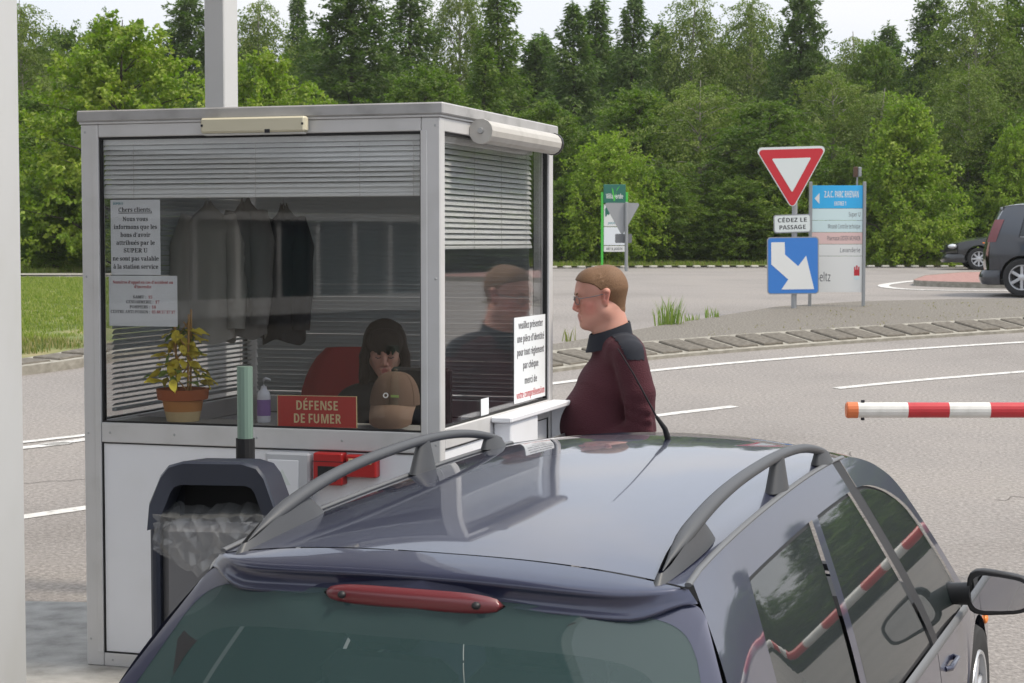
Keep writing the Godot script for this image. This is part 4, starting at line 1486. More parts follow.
	for i in 13:
		var t := i / 12.0
		var row := PackedVector3Array()
		for k in 25:
			var s := -1.0 + k / 12.0
			var z := lerpf(L.a1[0] + 0.02 + 0.12 * (1 - s * s), P.length - 0.06 - 0.30 * pow(absf(s), 2.5), t)
			var y0 := cur(P.belt_y, z)
			row.append(Vector3(s * (cur(P.belt_x, z) - 0.01), y0 + 0.07 * (1 - pow(absf(s), 2.4)) * (1 - 0.5 * t), -z))
		g.append(row)
	m = MB.new()
	m.grid(g)
	obj("bonnet", m, paint, c)
	g = []
	for i in 5:
		var t := i / 4.0
		var row := PackedVector3Array()
		for k in 25:
			var s := -1.0 + k / 12.0
			var z: float = P.length - 0.06 - 0.30 * pow(absf(s), 2.5)
			var y0 := cur(P.belt_y, z) + 0.035 * (1 - pow(absf(s), 2.4))
			row.append(Vector3(s * (cur(P.belt_x, z) - 0.01), lerpf(0.40, y0, t), -z - 0.02 * sin(PI * t)))
		g.append(row)
	m = MB.new()
	m.grid(g, true)
	obj("nose_panel", m, paint, c)
	obj("grille", bx(Vector3(-0.3, 0.47, -P.length + 0.03), Vector3(0.3, 0.55, -P.length - 0.03), 0.01), M.trim_black, c)
	g = []
	for i in 15:
		var t := i / 14.0
		var zt := lerpf(P.header - 0.02, L.a1[0], t)
		var row := PackedVector3Array()
		var by := lerpf(cur(P.ey, zt), cur(P.belt_y, L.a1[0]), smoothstep(0.8, 1.0, t))
		for k in 21:
			var s := -1.0 + k / 10.0
			var crown := lerpf(cur(P.rc, P.header) - cur(P.ey, P.header), 0.05, t)
			row.append(Vector3(s * flank(by, zt), by + crown * (1 - s * s), -(zt + lerpf(0.08, 0.16, t) * (1 - s * s))))
		g.append(row)
	m = MB.new()
	m.grid(g)
	obj("windscreen", m, M.car_glass, c)
	for sgn in [-1.0, 1.0]:
		# glasshouse: posts, panes, rail above the panes, moulding below
		obj("rear_pillar", cpatch(L.d, L.q0, 0.0, 0.0, sgn, 0.0, 10, 14), paint, c)
		for w in [[L.q0, L.q1, "quarter_window"], [L.r0, L.r1, "rear_door_window"], [L.f0, L.f1, "front_door_window"]]:
			obj("window_rubber", cpatch(w[0], w[1], 0.03, P.band - 0.012, sgn, -0.012, 20, 10), M.trim_black, c)
			obj(w[2], cpatch(w[0], w[1], 0.055, P.band, sgn, -0.006, 20, 10, false, 0.03), M.car_glass, c)
			obj("roof_rail_panel", cpatch(w[0], w[1], 0.0, P.band - 0.012, sgn, 0.0, 20, 4, true), paint, c)
		obj("pillar", cpatch(L.q1, L.r0, 0.0, 0.0, sgn, 0.0, 4, 14), paint, c)
		obj("pillar", cpatch(L.r1, L.f0, 0.0, 0.0, sgn, -0.002, 4, 14), M.trim_black, c)
		var mo := cpatch(L.q0, L.f1, 0.0, 0.0, sgn, 0.0, 2, 2)
		mo = MB.new()
		var mr := [PackedVector3Array(), PackedVector3Array(), PackedVector3Array(), PackedVector3Array()]
		for k in 25:
			var z := lerpf(L.q0[0] + 0.02, L.f1[0] + 0.02, k / 24.0)
			for q in [[0, -0.012, 0.0], [1, -0.008, 0.010], [2, 0.014, 0.008], [3, 0.02, -0.006]]:
				mr[q[0]].append(Vector3(sgn * (cur(P.belt_x, z) + q[2]), cur(P.belt_y, z) + q[1], -z))
		mo.grid(mr, sgn < 0)
		obj("belt_moulding", mo, M.trim_grey, c)
		# front post from the roof edge down to the wing
		obj("windscreen_pillar", cpatch(L.f1, L.a1, 0.0, 0.0, sgn, 0.0, 4, 14), paint, c)
		# lower panels
		obj("rear_wing", lower_panel(L.d[0] - 0.0, P.cuts[0] - 0.004, sgn, 44), paint, c)
		var d1 := obj("rear_door", lower_panel(P.cuts[0] + 0.004, P.cuts[1] - 0.004, sgn, 30), paint, c)
		var d2 := obj("front_door", lower_panel(P.cuts[1] + 0.004, P.cuts[2] - 0.004, sgn, 24), paint, c)
		obj("front_wing", lower_panel(P.cuts[2] + 0.004, P.length - 0.36, sgn, 44), paint, c)
		for q in [[d1, P.cuts[0] + 0.2], [d2, P.cuts[1] + 0.2]]:
			var hp := lower_pt(q[1], cur(P.belt_y, q[1]) - 0.10, sgn, 0.004)
			m = MB.new()
			m.tube([hp + Vector3(-sgn * 0.006, 0, 0.09), hp + Vector3(sgn * 0.012, 0, 0.07), hp + Vector3(sgn * 0.014, 0, -0.07), hp + Vector3(-sgn * 0.006, 0, -0.09)], [0.011], 8)
			obj("handle", m, paint, q[0])
		for w in P.axles:
			var wx: float = cur(P.belt_x, w) - 0.075
			wheel(c, Vector3(sgn * wx, P.axle_y, -w), P.wheel_r, sgn, P.spokes, M.alloy)
			# dark wheel house
			m = MB.new()
			var hr := [PackedVector3Array(), PackedVector3Array()]
			for k in 13:
				var a := PI * k / 12.0
				for q in 2:
					hr[q].append(Vector3(sgn * (wx - 0.22 + q * 0.27), P.axle_y + sin(a) * P.arch, -w - cos(a) * P.arch))
			m.grid(hr, sgn > 0)
			obj("wheel_house", m, M.trim_black, c)
		# lamps
		m = MB.new()
		var tl := []
		for i in 7:
			var row := PackedVector3Array()
			for k in 6:
				var z := lerpf(P.tail[0], P.tail[1], k / 5.0)
				var y := lerpf(P.tail[2], P.tail[3], i / 6.0)
				var zz: float = z + (y - P.tail[2]) * P.tail[4]
				var by := cur(P.belt_y, maxf(zz, L.d[0]))
				var pt: Vector3
				if y <= by: pt = lower_pt(zz, y, sgn, 0.010)
				else:
					var v := (y - by) / (cur(P.ey, maxf(zz, 0.1)) - by)
					pt = cside(zz, zz, v, sgn, 0.010)
					pt.z = -zz
				row.append(pt)
			tl.append(row)
		m.grid(tl, sgn < 0)
		obj("tail_light", m, M.lamp_red, c)
		m = MB.new()
		m.ball(Vector3(sgn * (cur(P.belt_x, P.length - 0.4) - 0.13), cur(P.belt_y, P.length - 0.25) - 0.06, -(P.length - 0.22)), Vector3(0.15, 0.07, 0.13), 8)
		obj("headlight", m, M.lamp_clear, c)
		var ip := lower_pt(P.cuts[2] + 0.32, cur(P.belt_y, P.cuts[2] + 0.32) - 0.10, sgn, 0.004)
		m = MB.new()
		m.ball(ip, Vector3(0.010, 0.020, 0.032), 6)
		obj("side_indicator", m, M.lamp_orange, c)
		# door mirrors
		var mp: Vector3 = P.mirror * Vector3(sgn, 1, 1)
		var mi := Node3D.new()
		mi.name = "door_mirror"
		c.add_child(mi, true)
		mi.position = mp
		m = MB.new()
		var mg := []
		for i in 11:
			var el := -PI / 2 + PI * i / 10.0
			var row := PackedVector3Array()
			for k in 25:
				var a := TAU * k / 24
				var q := Vector3(signf(cos(a)) * pow(absf(cos(a)), 0.55) * pow(cos(el), 0.5) * 0.125, signf(sin(el)) * pow(absf(sin(el)), 0.6) * 0.082, signf(sin(a)) * pow(absf(sin(a)), 0.7) * cos(el) * 0.07)
				if q.z > 0.02: q.z = 0.02   # flat side towards the driver
				q.y *= 1.0 - 0.18 * (q.x * sgn / 0.125)
				row.append(q)
			mg.append(row)
		m.grid(mg, true, true)
		obj("mirror_housing", m, M.trim_black if P.dark_mirrors else paint, mi)
		m = MB.new()
		var mpoly := PackedVector2Array()
		for k in 24:
			var a := TAU * k / 24
			var x := signf(cos(a)) * pow(absf(cos(a)), 0.5) * 0.106
			mpoly.append(Vector2(x, signf(sin(a)) * pow(absf(sin(a)), 0.6) * 0.064 * (1.0 - 0.18 * (x * sgn / 0.125))))
		m.prism(mpoly, 0.0205, 0.0235)
		obj("mirror_glass", m, M.mirror_glass, mi)
		m = MB.new()
		m.tube([Vector3(-sgn * 0.10, -0.01, 0.0), Vector3(-sgn * 0.18, -0.02, -0.02), Vector3(-sgn * 0.25, -0.03, -0.05)], [0.04, 0.038, 0.055], 10, 1.1)
		obj("mirror_arm", m, M.trim_black, mi)
	# floor and cabin
	obj("underbody", bx(Vector3(-0.78, P.sill - 0.03, -P.length + 0.45), Vector3(0.78, P.sill + 0.05, 0.05), 0.02), M.trim_black, c)
	obj("dashboard", bx(Vector3(-0.70, P.sill + 0.3, -L.a1[0] - 0.06), Vector3(0.70, cur(P.belt_y, 3.0) + 0.06, -L.a1[0] + 0.38), 0.06), M.trim_black, c)
	obj("parcel_shelf", bx(Vector3(-0.60, cur(P.belt_y, 0.5) - 0.06, -0.80), Vector3(0.60, cur(P.belt_y, 0.5) - 0.03, -0.12), 0.01), M.trim_black, c)
	for q in P.seats:
		var st := Node3D.new()
		st.name = "seat"
		c.add_child(st, true)
		st.position = Vector3(q[0], 0, -q[1])
		obj("cushion", bx(Vector3(-0.24, 0.28, -0.50), Vector3(0.24, 0.46, 0.0), 0.06), M.seat_fabric, st)
		m = MB.new()
		m.box(Vector3(-0.23, 0.0, -0.08), Vector3(0.23, 0.56, 0.06), 0.055, Transform3D(Basis(Vector3.RIGHT, 0.25), Vector3(0, 0.40, 0.0)))
		obj("seat_back", m, M.seat_fabric, st)
		m = MB.new()
		m.box(Vector3(-0.13, 0.60, -0.06), Vector3(0.13, 0.76, 0.05), 0.045, Transform3D(Basis(Vector3.RIGHT, 0.2), Vector3(0, 0.38, 0.02)))
		obj("headrest", m, M.seat_fabric, st)
	m = MB.new()
	var sw := []
	for k in 21:
		var a := TAU * k / 20
		sw.append(Vector3(-0.36 + cos(a) * 0.18, cur(P.belt_y, 2.9) + 0.02 + sin(a) * 0.16, -(L.a1[0] - 0.50) + sin(a) * 0.06))
	m.tube(sw, [0.014], 8)
	obj("steering_wheel", m, M.trim_black, c)
	return c

func make_main_car() -> void:
	var P := {
		"paint": M.paint_blue, "length": 4.42, "sill": 0.10, "axles": [0.70, 3.46], "axle_y": 0.245, "wheel_r": 0.305, "arch": 0.345, "spokes": 7,
		"rc": [Vector2(0.0, 1.31), Vector2(0.2, 1.392), Vector2(0.38, 1.436), Vector2(0.8, 1.47), Vector2(1.4, 1.485), Vector2(2.0, 1.475), Vector2(2.38, 1.445)],
		"ey": [Vector2(0.0, 1.27), Vector2(0.2, 1.348), Vector2(0.38, 1.389), Vector2(0.75, 1.410), Vector2(1.2, 1.420), Vector2(1.8, 1.420), Vector2(2.2, 1.408), Vector2(2.4, 1.392), Vector2(2.55, 1.362), Vector2(2.72, 1.308), Vector2(2.88, 1.220), Vector2(3.02, 1.05), Vector2(3.22, 0.80), Vector2(3.34, 0.705)],
		"ex": [Vector2(-0.05, 0.668), Vector2(3.4, 0.595)], "top": 1.412, "round": [2.2, 1.22],
		"belt_x": [Vector2(-0.2, 0.885), Vector2(0.1, 0.918), Vector2(0.6, 0.924), Vector2(3.1, 0.905), Vector2(3.3, 0.90), Vector2(3.9, 0.865), Vector2(4.45, 0.74)],
		"belt_y": [Vector2(-0.2, 0.76), Vector2(0.4, 0.748), Vector2(3.2, 0.686), Vector2(3.35, 0.678), Vector2(3.9, 0.585), Vector2(4.45, 0.46)],
		"lines": {"d": [-0.10, 0.42], "q0": [0.44, 0.92], "q1": [1.36, 1.69], "r0": [1.43, 1.765], "r1": [2.505, 2.16], "f0": [2.59, 2.27], "f1": [3.17, 3.20], "a1": [3.30, 3.34]},
		"seam": 0.37, "header": 2.38, "lip": 0.25, "bow": 0.125, "band": 0.115, "spoiler": true, "dark_mirrors": true,
		"cuts": [1.22, 2.53, 3.40], "tail": [0.0, 0.12, 0.62, 1.0, 0.12], "mirror": Vector3(1.06, 0.80, -3.02),
		"seats": [[-0.38, 2.1], [0.38, 2.1], [-0.5, 1.15], [0.0, 1.15], [0.5, 1.15]],
	}
	var c := make_car("parked_car", "dark violet-blue family car with grey roof rails, nearest the camera", Vector3(-0.302, -0.36, -4.53), -0.398, 0.051, P)
	# roof rails: arched bar, broad rear foot, one middle foot
	for sgn in [-1.0, 1.0]:
		var pts := []
		var rad := []
		for i in 33:
			var t := i / 32.0
			var z := lerpf(0.40, 2.16, t)
			var lift := 0.105 * pow(sin(PI * clampf(t, 0.0, 1.0)), 0.75) if t > 0.0 else 0.0
			lift = 0.085 * (1 - pow(absf(2 * t - 1.0), 2.6))
			pts.append(Vector3(sgn * 0.60, cur(P.ey, z) + 0.030 + lift, -z))
			rad.append(lerpf(0.024, 0.017, t) * smoothstep(-0.02, 0.12, t) * smoothstep(1.10, 0.97, t))
		var m := MB.new()
		m.tube(pts, rad, 12, 0.8)
		var r := obj("roof_rail", m, M.rail_grey, c)
		# rear foot: web between the bar and the roof
		for q in [[0.37, 0.72, 0.33, 0.84], [1.50, 1.56, 1.44, 1.60], [2.04, 2.18, 2.02, 2.20]]:
			var web := MB.new()
			var wr := []
			for i in 5:
				var u := i / 4.0
				var row := PackedVector3Array()
				var za := lerpf(q[2], q[0], u)
				var zb := lerpf(q[3], q[1], u)
				for k in 17:
					var a := TAU * k / 16
					var z := (za + zb) / 2 + cos(a) * (zb - za) / 2
					var t := (z - 0.40) / 1.76
					var lift := 0.085 * maxf(0.0, 1 - pow(absf(2 * t - 1.0), 2.6))
					row.append(Vector3(sgn * 0.60 + sin(a) * lerpf(0.032, 0.018, u), cur(P.ey, z) + 0.008 + (lift + 0.024) * u, -z))
				wr.append(row)
			web.grid(wr, false, true)
			obj("rail_foot", web, M.rail_grey, r)
	# aerial
	var an := MB.new()
	an.tube([Vector3(0.03, 1.462, -2.20), Vector3(0.024, 1.50, -2.185), Vector3(0.0, 1.545, -2.165)], [0.011, 0.010, 0.006], 8)
	an.tube([Vector3(0.0, 1.545, -2.165), Vector3(-0.055, 1.70, -2.09), Vector3(-0.095, 1.795, -2.04)], [0.0035, 0.0028, 0.002], 6)
	obj("aerial", an, M.bin_black, c)

func make_far_cars() -> void:
	var P := {
		"paint": M.paint_anthracite, "length": 4.25, "sill": 0.22, "axles": [0.58, 3.26], "axle_y": 0.32, "wheel_r": 0.32, "arch": 0.37, "spokes": 6,
		"rc": [Vector2(0.05, 1.52), Vector2(0.3, 1.58), Vector2(0.8, 1.61), Vector2(1.4, 1.62), Vector2(2.0, 1.60), Vector2(2.5, 1.55)],
		"ey": [Vector2(0.05, 1.46), Vector2(0.3, 1.53), Vector2(0.8, 1.555), Vector2(1.4, 1.56), Vector2(2.0, 1.54), Vector2(2.5, 1.48), Vector2(2.8, 1.38), Vector2(3.1, 1.18), Vector2(3.4, 0.95)],
		"ex": [Vector2(0.05, 0.62), Vector2(0.5, 0.64), Vector2(1.4, 0.64), Vector2(2.4, 0.65), Vector2(3.4, 0.66)], "top": 1.56, "round": [1.6, 1.25],
		"belt_x": [Vector2(-0.1, 0.78), Vector2(0.2, 0.85), Vector2(0.8, 0.895), Vector2(2.6, 0.905), Vector2(3.3, 0.88), Vector2(3.8, 0.82), Vector2(4.25, 0.68)],
		"belt_y": [Vector2(-0.1, 1.02), Vector2(0.8, 0.99), Vector2(2.0, 0.95), Vector2(3.3, 0.92), Vector2(3.8, 0.84), Vector2(4.25, 0.70)],
		"lines": {"d": [0.02, 0.24], "q0": [0.52, 0.62], "q1": [1.10, 1.20], "r0": [1.2, 1.28], "r1": [2.12, 2.02], "f0": [2.2, 2.12], "f1": [3.2, 3.2], "a1": [3.36, 3.40]},
		"seam": 0.20, "header": 2.5, "lip": 0.08, "bow": 0.18, "band": 0.10, "spoiler": true, "dark_mirrors": false,
		"cuts": [1.18, 2.18, 3.34], "tail": [-0.03, 0.13, 0.92, 1.30, 0.32], "mirror": Vector3(1.05, 1.05, -3.0),
		"seats": [[-0.38, 2.2], [0.38, 2.2], [-0.42, 1.3], [0.42, 1.3]],
	}
	make_car("far_car", "dark anthracite hatchback with tall red tail light, cut by the photo's right edge", on(8.50, 32.3, 0.0), -PI / 2 - 0.48, 0.0, P, "cars at the roundabout")
	var Q := P.duplicate(true)
	Q.paint = M.paint_dark_grey
	Q.rc = [Vector2(0.05, 1.26), Vector2(0.4, 1.35), Vector2(1.0, 1.40), Vector2(1.6, 1.40), Vector2(2.1, 1.36), Vector2(2.4, 1.32)]
	Q.ey = [Vector2(0.05, 1.22), Vector2(0.4, 1.30), Vector2(1.0, 1.35), Vector2(1.6, 1.35), Vector2(2.1, 1.31), Vector2(2.4, 1.25), Vector2(2.7, 1.12), Vector2(3.0, 0.96), Vector2(3.1, 0.90)]
	Q.ex = [Vector2(0.05, 0.60), Vector2(1.4, 0.60), Vector2(3.1, 0.62)]
	Q.top = 1.35
	Q.belt_y = [Vector2(-0.1, 0.92), Vector2(1.0, 0.90), Vector2(2.4, 0.87), Vector2(3.1, 0.85), Vector2(3.8, 0.78), Vector2(4.35, 0.64)]
	Q.lines = {"d": [0.02, 0.3], "q0": [0.4, 0.7], "q1": [0.9, 1.0], "r0": [0.98, 1.08], "r1": [1.85, 1.78], "f0": [1.93, 1.86], "f1": [2.85, 2.85], "a1": [3.02, 3.06]}
	Q.header = 2.3
	Q.length = 4.40
	Q.axles = [0.85, 3.50]
	Q.axle_y = 0.30
	Q.wheel_r = 0.30
	Q.cuts = [0.98, 1.9, 3.06]
	Q.tail = [-0.04, 0.1, 0.7, 0.9, 0.0]
	Q.mirror = Vector3(1.0, 0.95, -2.75)
	Q.spokes = 8
	make_car("far_car", "low dark grey car with clear headlight, partly behind the hatchback", on(16.2, 50.4, 0.0), PI / 2 - 0.14, 0.0, Q, "cars at the roundabout")

# ------------------------------------------------------------------ bodies: tapered capsules blended on a grid, meshed as surface nets
# bone: [a, b, ra, rb, scale (Vector3), blend, sign]
func flesh(m: MB, bones: Array, cell: float, col: PackedColorArray, tint: Callable) -> void:
	var lo := Vector3.ONE * 1e9
	var hi := -lo
	for b in bones:
		if b[6] < 0: continue
		var r: float = maxf(b[2], b[3]) * maxf(b[4].x, maxf(b[4].y, b[4].z)) + cell * 3
		for q in [b[0], b[1]]:
			lo = lo.min(q - Vector3.ONE * r); hi = hi.max(q + Vector3.ONE * r)
	var n := Vector3i(((hi - lo) / cell).ceil()) + Vector3i.ONE
	var F := PackedFloat32Array()
	F.resize(n.x * n.y * n.z)
	F.fill(1.0)
	var sx := 1
	var sy := n.x
	var sz := n.x * n.y
	for b in bones:
		var a: Vector3 = b[0]
		var e: Vector3 = b[1]
		var ra: float = b[2]
		var rb: float = b[3]
		var sc: Vector3 = b[4]
		var k: float = b[5]
		var big := maxf(ra, rb)
		var reach := sc * big + Vector3.ONE * (k + cell * 3)
		var i0 := Vector3i(((a.min(e) - reach - lo) / cell).floor()).clamp(Vector3i.ZERO, n - Vector3i.ONE)
		var i1 := Vector3i(((a.max(e) + reach - lo) / cell).ceil()).clamp(Vector3i.ZERO, n - Vector3i.ONE)
		var inv := Vector3.ONE / sc
		var sm := minf(sc.x, minf(sc.y, sc.z))
		var ab := (e - a) * inv
		var ll := maxf(ab.length_squared(), 1e-9)
		for z in range(i0.z, i1.z + 1):
			for y in range(i0.y, i1.y + 1):
				var at := i0.x + y * sy + z * sz
				var p := (lo + Vector3(i0.x, y, z) * cell - a) * inv
				var dx := cell * inv.x
				for x in range(i0.x, i1.x + 1):
					var t := clampf(p.dot(ab) / ll, 0.0, 1.0)
					var d := ((p - ab * t).length() - lerpf(ra, rb, t)) * sm
					var f := F[at]
					if b[6] > 0:
						var h := maxf(k - absf(f - d), 0.0) / k
						F[at] = minf(f, d) - h * h * k * 0.25
					else:
						var h := maxf(k - absf(f + d), 0.0) / k
						F[at] = maxf(f, -d) + h * h * k * 0.25
					at += 1
					p.x += dx
	# surface nets
	var id := {}
	var V := PackedVector3Array()
	var N := PackedVector3Array()
	for z in n.z - 1:
		for y in n.y - 1:
			var at := y * sy + z * sz
			for x in n.x - 1:
				var f0 := F[at]
				var f1 := F[at + 1]
				var f2 := F[at + sy]
				var f3 := F[at + 1 + sy]
				var f4 := F[at + sz]
				var f5 := F[at + 1 + sz]
				var f6 := F[at + sy + sz]
				var f7 := F[at + 1 + sy + sz]
				var c := int(f0 < 0) + int(f1 < 0) + int(f2 < 0) + int(f3 < 0) + int(f4 < 0) + int(f5 < 0) + int(f6 < 0) + int(f7 < 0)
				if c > 0 and c < 8:
					var s := Vector3.ZERO
					var w := 0
					if (f0 < 0) != (f1 < 0): s += Vector3(f0 / (f0 - f1), 0, 0); w += 1
					if (f2 < 0) != (f3 < 0): s += Vector3(f2 / (f2 - f3), 1, 0); w += 1
					if (f4 < 0) != (f5 < 0): s += Vector3(f4 / (f4 - f5), 0, 1); w += 1
					if (f6 < 0) != (f7 < 0): s += Vector3(f6 / (f6 - f7), 1, 1); w += 1
					if (f0 < 0) != (f2 < 0): s += Vector3(0, f0 / (f0 - f2), 0); w += 1
					if (f1 < 0) != (f3 < 0): s += Vector3(1, f1 / (f1 - f3), 0); w += 1
					if (f4 < 0) != (f6 < 0): s += Vector3(0, f4 / (f4 - f6), 1); w += 1
					if (f5 < 0) != (f7 < 0): s += Vector3(1, f5 / (f5 - f7), 1); w += 1
					if (f0 < 0) != (f4 < 0): s += Vector3(0, 0, f0 / (f0 - f4)); w += 1
					if (f1 < 0) != (f5 < 0): s += Vector3(1, 0, f1 / (f1 - f5)); w += 1
					if (f2 < 0) != (f6 < 0): s += Vector3(0, 1, f2 / (f2 - f6)); w += 1
					if (f3 < 0) != (f7 < 0): s += Vector3(1, 1, f3 / (f3 - f7)); w += 1
					id[at] = V.size()
					V.append(lo + (Vector3(x, y, z) + s / w) * cell)
					N.append(Vector3((f1 - f0) + (f3 - f2) + (f5 - f4) + (f7 - f6), (f2 - f0) + (f3 - f1) + (f6 - f4) + (f7 - f5), (f4 - f0) + (f5 - f1) + (f6 - f2) + (f7 - f3)).normalized())
				at += 1
	var put := func(q: Array, flip: bool) -> void:
		for o in ([0, 1, 2, 0, 2, 3] if not flip else [0, 2, 1, 0, 3, 2]):
			m.v.append(V[q[o]]); m.n.append(N[q[o]])
			col.append(tint.call(V[q[o]]))
	for at in id:
		var x: int = at % n.x
		var y: int = (at / sy) % n.y
		var z: int = at / sz
		if y > 0 and z > 0 and (F[at] < 0) != (F[at + 1] < 0):
			put.call([id[at], id[at - sy], id[at - sy - sz], id[at - sz]], F[at] < 0)
		if x > 0 and z > 0 and (F[at] < 0) != (F[at + sy] < 0):
			put.call([id[at], id[at - sz], id[at - 1 - sz], id[at - 1]], F[at] < 0)
		if x > 0 and y > 0 and (F[at] < 0) != (F[at + sz] < 0):
			put.call([id[at], id[at - 1], id[at - 1 - sy], id[at - sy]], F[at] < 0)

var plain := func(_p): return Color.WHITE

func bone(a: Vector3, b: Vector3, ra: float, rb: float, sc := Vector3.ONE, k := 0.03, sign := 1) -> Array:
	return [a, b, ra, rb, sc, k, sign]

func tinted(m: MB, col: PackedColorArray) -> ArrayMesh:
	var a := []
	a.resize(Mesh.ARRAY_MAX)
	a[Mesh.ARRAY_VERTEX] = m.v
	a[Mesh.ARRAY_NORMAL] = m.n
	a[Mesh.ARRAY_COLOR] = col
	var r := ArrayMesh.new()
	r.add_surface_from_arrays(Mesh.PRIMITIVE_TRIANGLES, a)
	return r

# head bones: h = centre of the skull, fwd = where the face points, scale s (1 = 23 cm tall)
func head_bones(h: Vector3, F: Basis, s: float, heavy: float) -> Array:
	# F: x = person's right-to-left axis, y = up of the head, z = forward of the face
	var P := func(x: float, y: float, z: float) -> Vector3: return h + F * (Vector3(x, y, z) * s)
	var out := [
		bone(P.call(0, 0.045, -0.028), P.call(0, 0.040, 0.018), 0.079 * s, 0.077 * s, Vector3.ONE, 0.02),
		bone(P.call(0, -0.01, 0.028), P.call(0, -0.07, 0.050), 0.062 * s, 0.040 * s * heavy, Vector3.ONE, 0.03),
		bone(P.call(-0.045, -0.055, 0.010), P.call(-0.012, -0.096, 0.062), 0.030 * s * heavy, 0.020 * s * heavy, Vector3.ONE, 0.035),
		bone(P.call(0.045, -0.055, 0.010), P.call(0.012, -0.096, 0.062), 0.030 * s * heavy, 0.020 * s * heavy, Vector3.ONE, 0.035),
		bone(P.call(-0.03, 0.030, 0.077), P.call(0.03, 0.030, 0.077), 0.017 * s, 0.017 * s, Vector3.ONE, 0.02),
		bone(P.call(-0.040, -0.022, 0.062), P.call(-0.030, -0.045, 0.058), 0.022 * s, 0.020 * s, Vector3.ONE, 0.02),
		bone(P.call(0.040, -0.022, 0.062), P.call(0.030, -0.045, 0.058), 0.022 * s, 0.020 * s, Vector3.ONE, 0.02),
		bone(P.call(-0.032, 0.006, 0.098), P.call(-0.030, 0.006, 0.098), 0.016 * s, 0.016 * s, Vector3.ONE, 0.012, -1),
		bone(P.call(0.032, 0.006, 0.098), P.call(0.030, 0.006, 0.098), 0.016 * s, 0.016 * s, Vector3.ONE, 0.012, -1),
		bone(P.call(-0.031, 0.005, 0.078), P.call(-0.029, 0.005, 0.078), 0.0125 * s, 0.0125 * s, Vector3.ONE, 0.004),
		bone(P.call(0.031, 0.005, 0.078), P.call(0.029, 0.005, 0.078), 0.0125 * s, 0.0125 * s, Vector3.ONE, 0.004),
		bone(P.call(0, 0.015, 0.090), P.call(0, -0.030, 0.108), 0.009 * s, 0.0115 * s, Vector3.ONE, 0.014),
		bone(P.call(-0.012, -0.040, 0.098), P.call(0.012, -0.040, 0.098), 0.009 * s, 0.009 * s, Vector3.ONE, 0.010),
		bone(P.call(-0.018, -0.063, 0.091), P.call(0.018, -0.063, 0.091), 0.0100 * s, 0.0100 * s, Vector3.ONE, 0.006),
		bone(P.call(-0.015, -0.078, 0.090), P.call(0.015, -0.078, 0.090), 0.0100 * s, 0.0100 * s, Vector3.ONE, 0.006),
		bone(P.call(-0.02, -0.0705, 0.105), P.call(0.02, -0.0705, 0.105), 0.0035 * s, 0.0035 * s, Vector3.ONE, 0.004, -1),
		bone(P.call(-0.008, -0.106, 0.080), P.call(0.008, -0.106, 0.080), 0.016 * s, 0.016 * s, Vector3.ONE, 0.02),
		bone(P.call(0, -0.055, -0.022), P.call(0, -0.16, -0.022), 0.052 * s * heavy, 0.058 * s * heavy * heavy, Vector3.ONE, 0.045),
	]
	for e in [-1.0, 1.0]:
		out.append(bone(P.call(e * 0.079, 0.022, -0.012), P.call(e * 0.074, -0.028, -0.002), 0.016 * s, 0.010 * s, Vector3.ONE, 0.006))
		out.append(bone(P.call(e * 0.092, 0.012, -0.006), P.call(e * 0.086, -0.006, -0.002), 0.009 * s, 0.007 * s, Vector3.ONE, 0.005, -1))
	return out

# a hand: palm and five fingers, curled by `curl`; W: wrist, D: towards the knuckles, Nn: back of the hand, T: thumb side
func hand_bones(W: Vector3, D: Vector3, Nn: Vector3, T: Vector3, curl: float) -> Array:
	var out := []
	for q in [-0.028, -0.010, 0.009, 0.027]:
		out.append(bone(W + T * q * 0.6 + D * 0.015, W + T * q + D * 0.085, 0.016, 0.012, Vector3.ONE, 0.012))
	var lens := [0.062, 0.078, 0.084, 0.074]
	for i in 4:
		var q: float = [-0.029, -0.010, 0.010, 0.029][i]
		var p := W + T * q + D * 0.088
		var d := D
		for j in 3:
			d = (d - Nn * curl * 0.55).normalized()
			var e: Vector3 = p + d * lens[i] * [0.48, 0.30, 0.22][j]
			out.append(bone(p, e, 0.0095 - j * 0.0008, 0.0088 - j * 0.0008, Vector3.ONE, 0.004))
			p = e
	var b := W + T * 0.022 + D * 0.025
	var c := b + (T * 0.75 + D * 0.65 - Nn * 0.2).normalized() * 0.045
	out.append(bone(b, c, 0.015, 0.012, Vector3.ONE, 0.012))
	out.append(bone(c, c + (T * 0.25 + D * 0.9 - Nn * 0.3 * curl).normalized() * 0.042, 0.0115, 0.009, Vector3.ONE, 0.006))
	return out

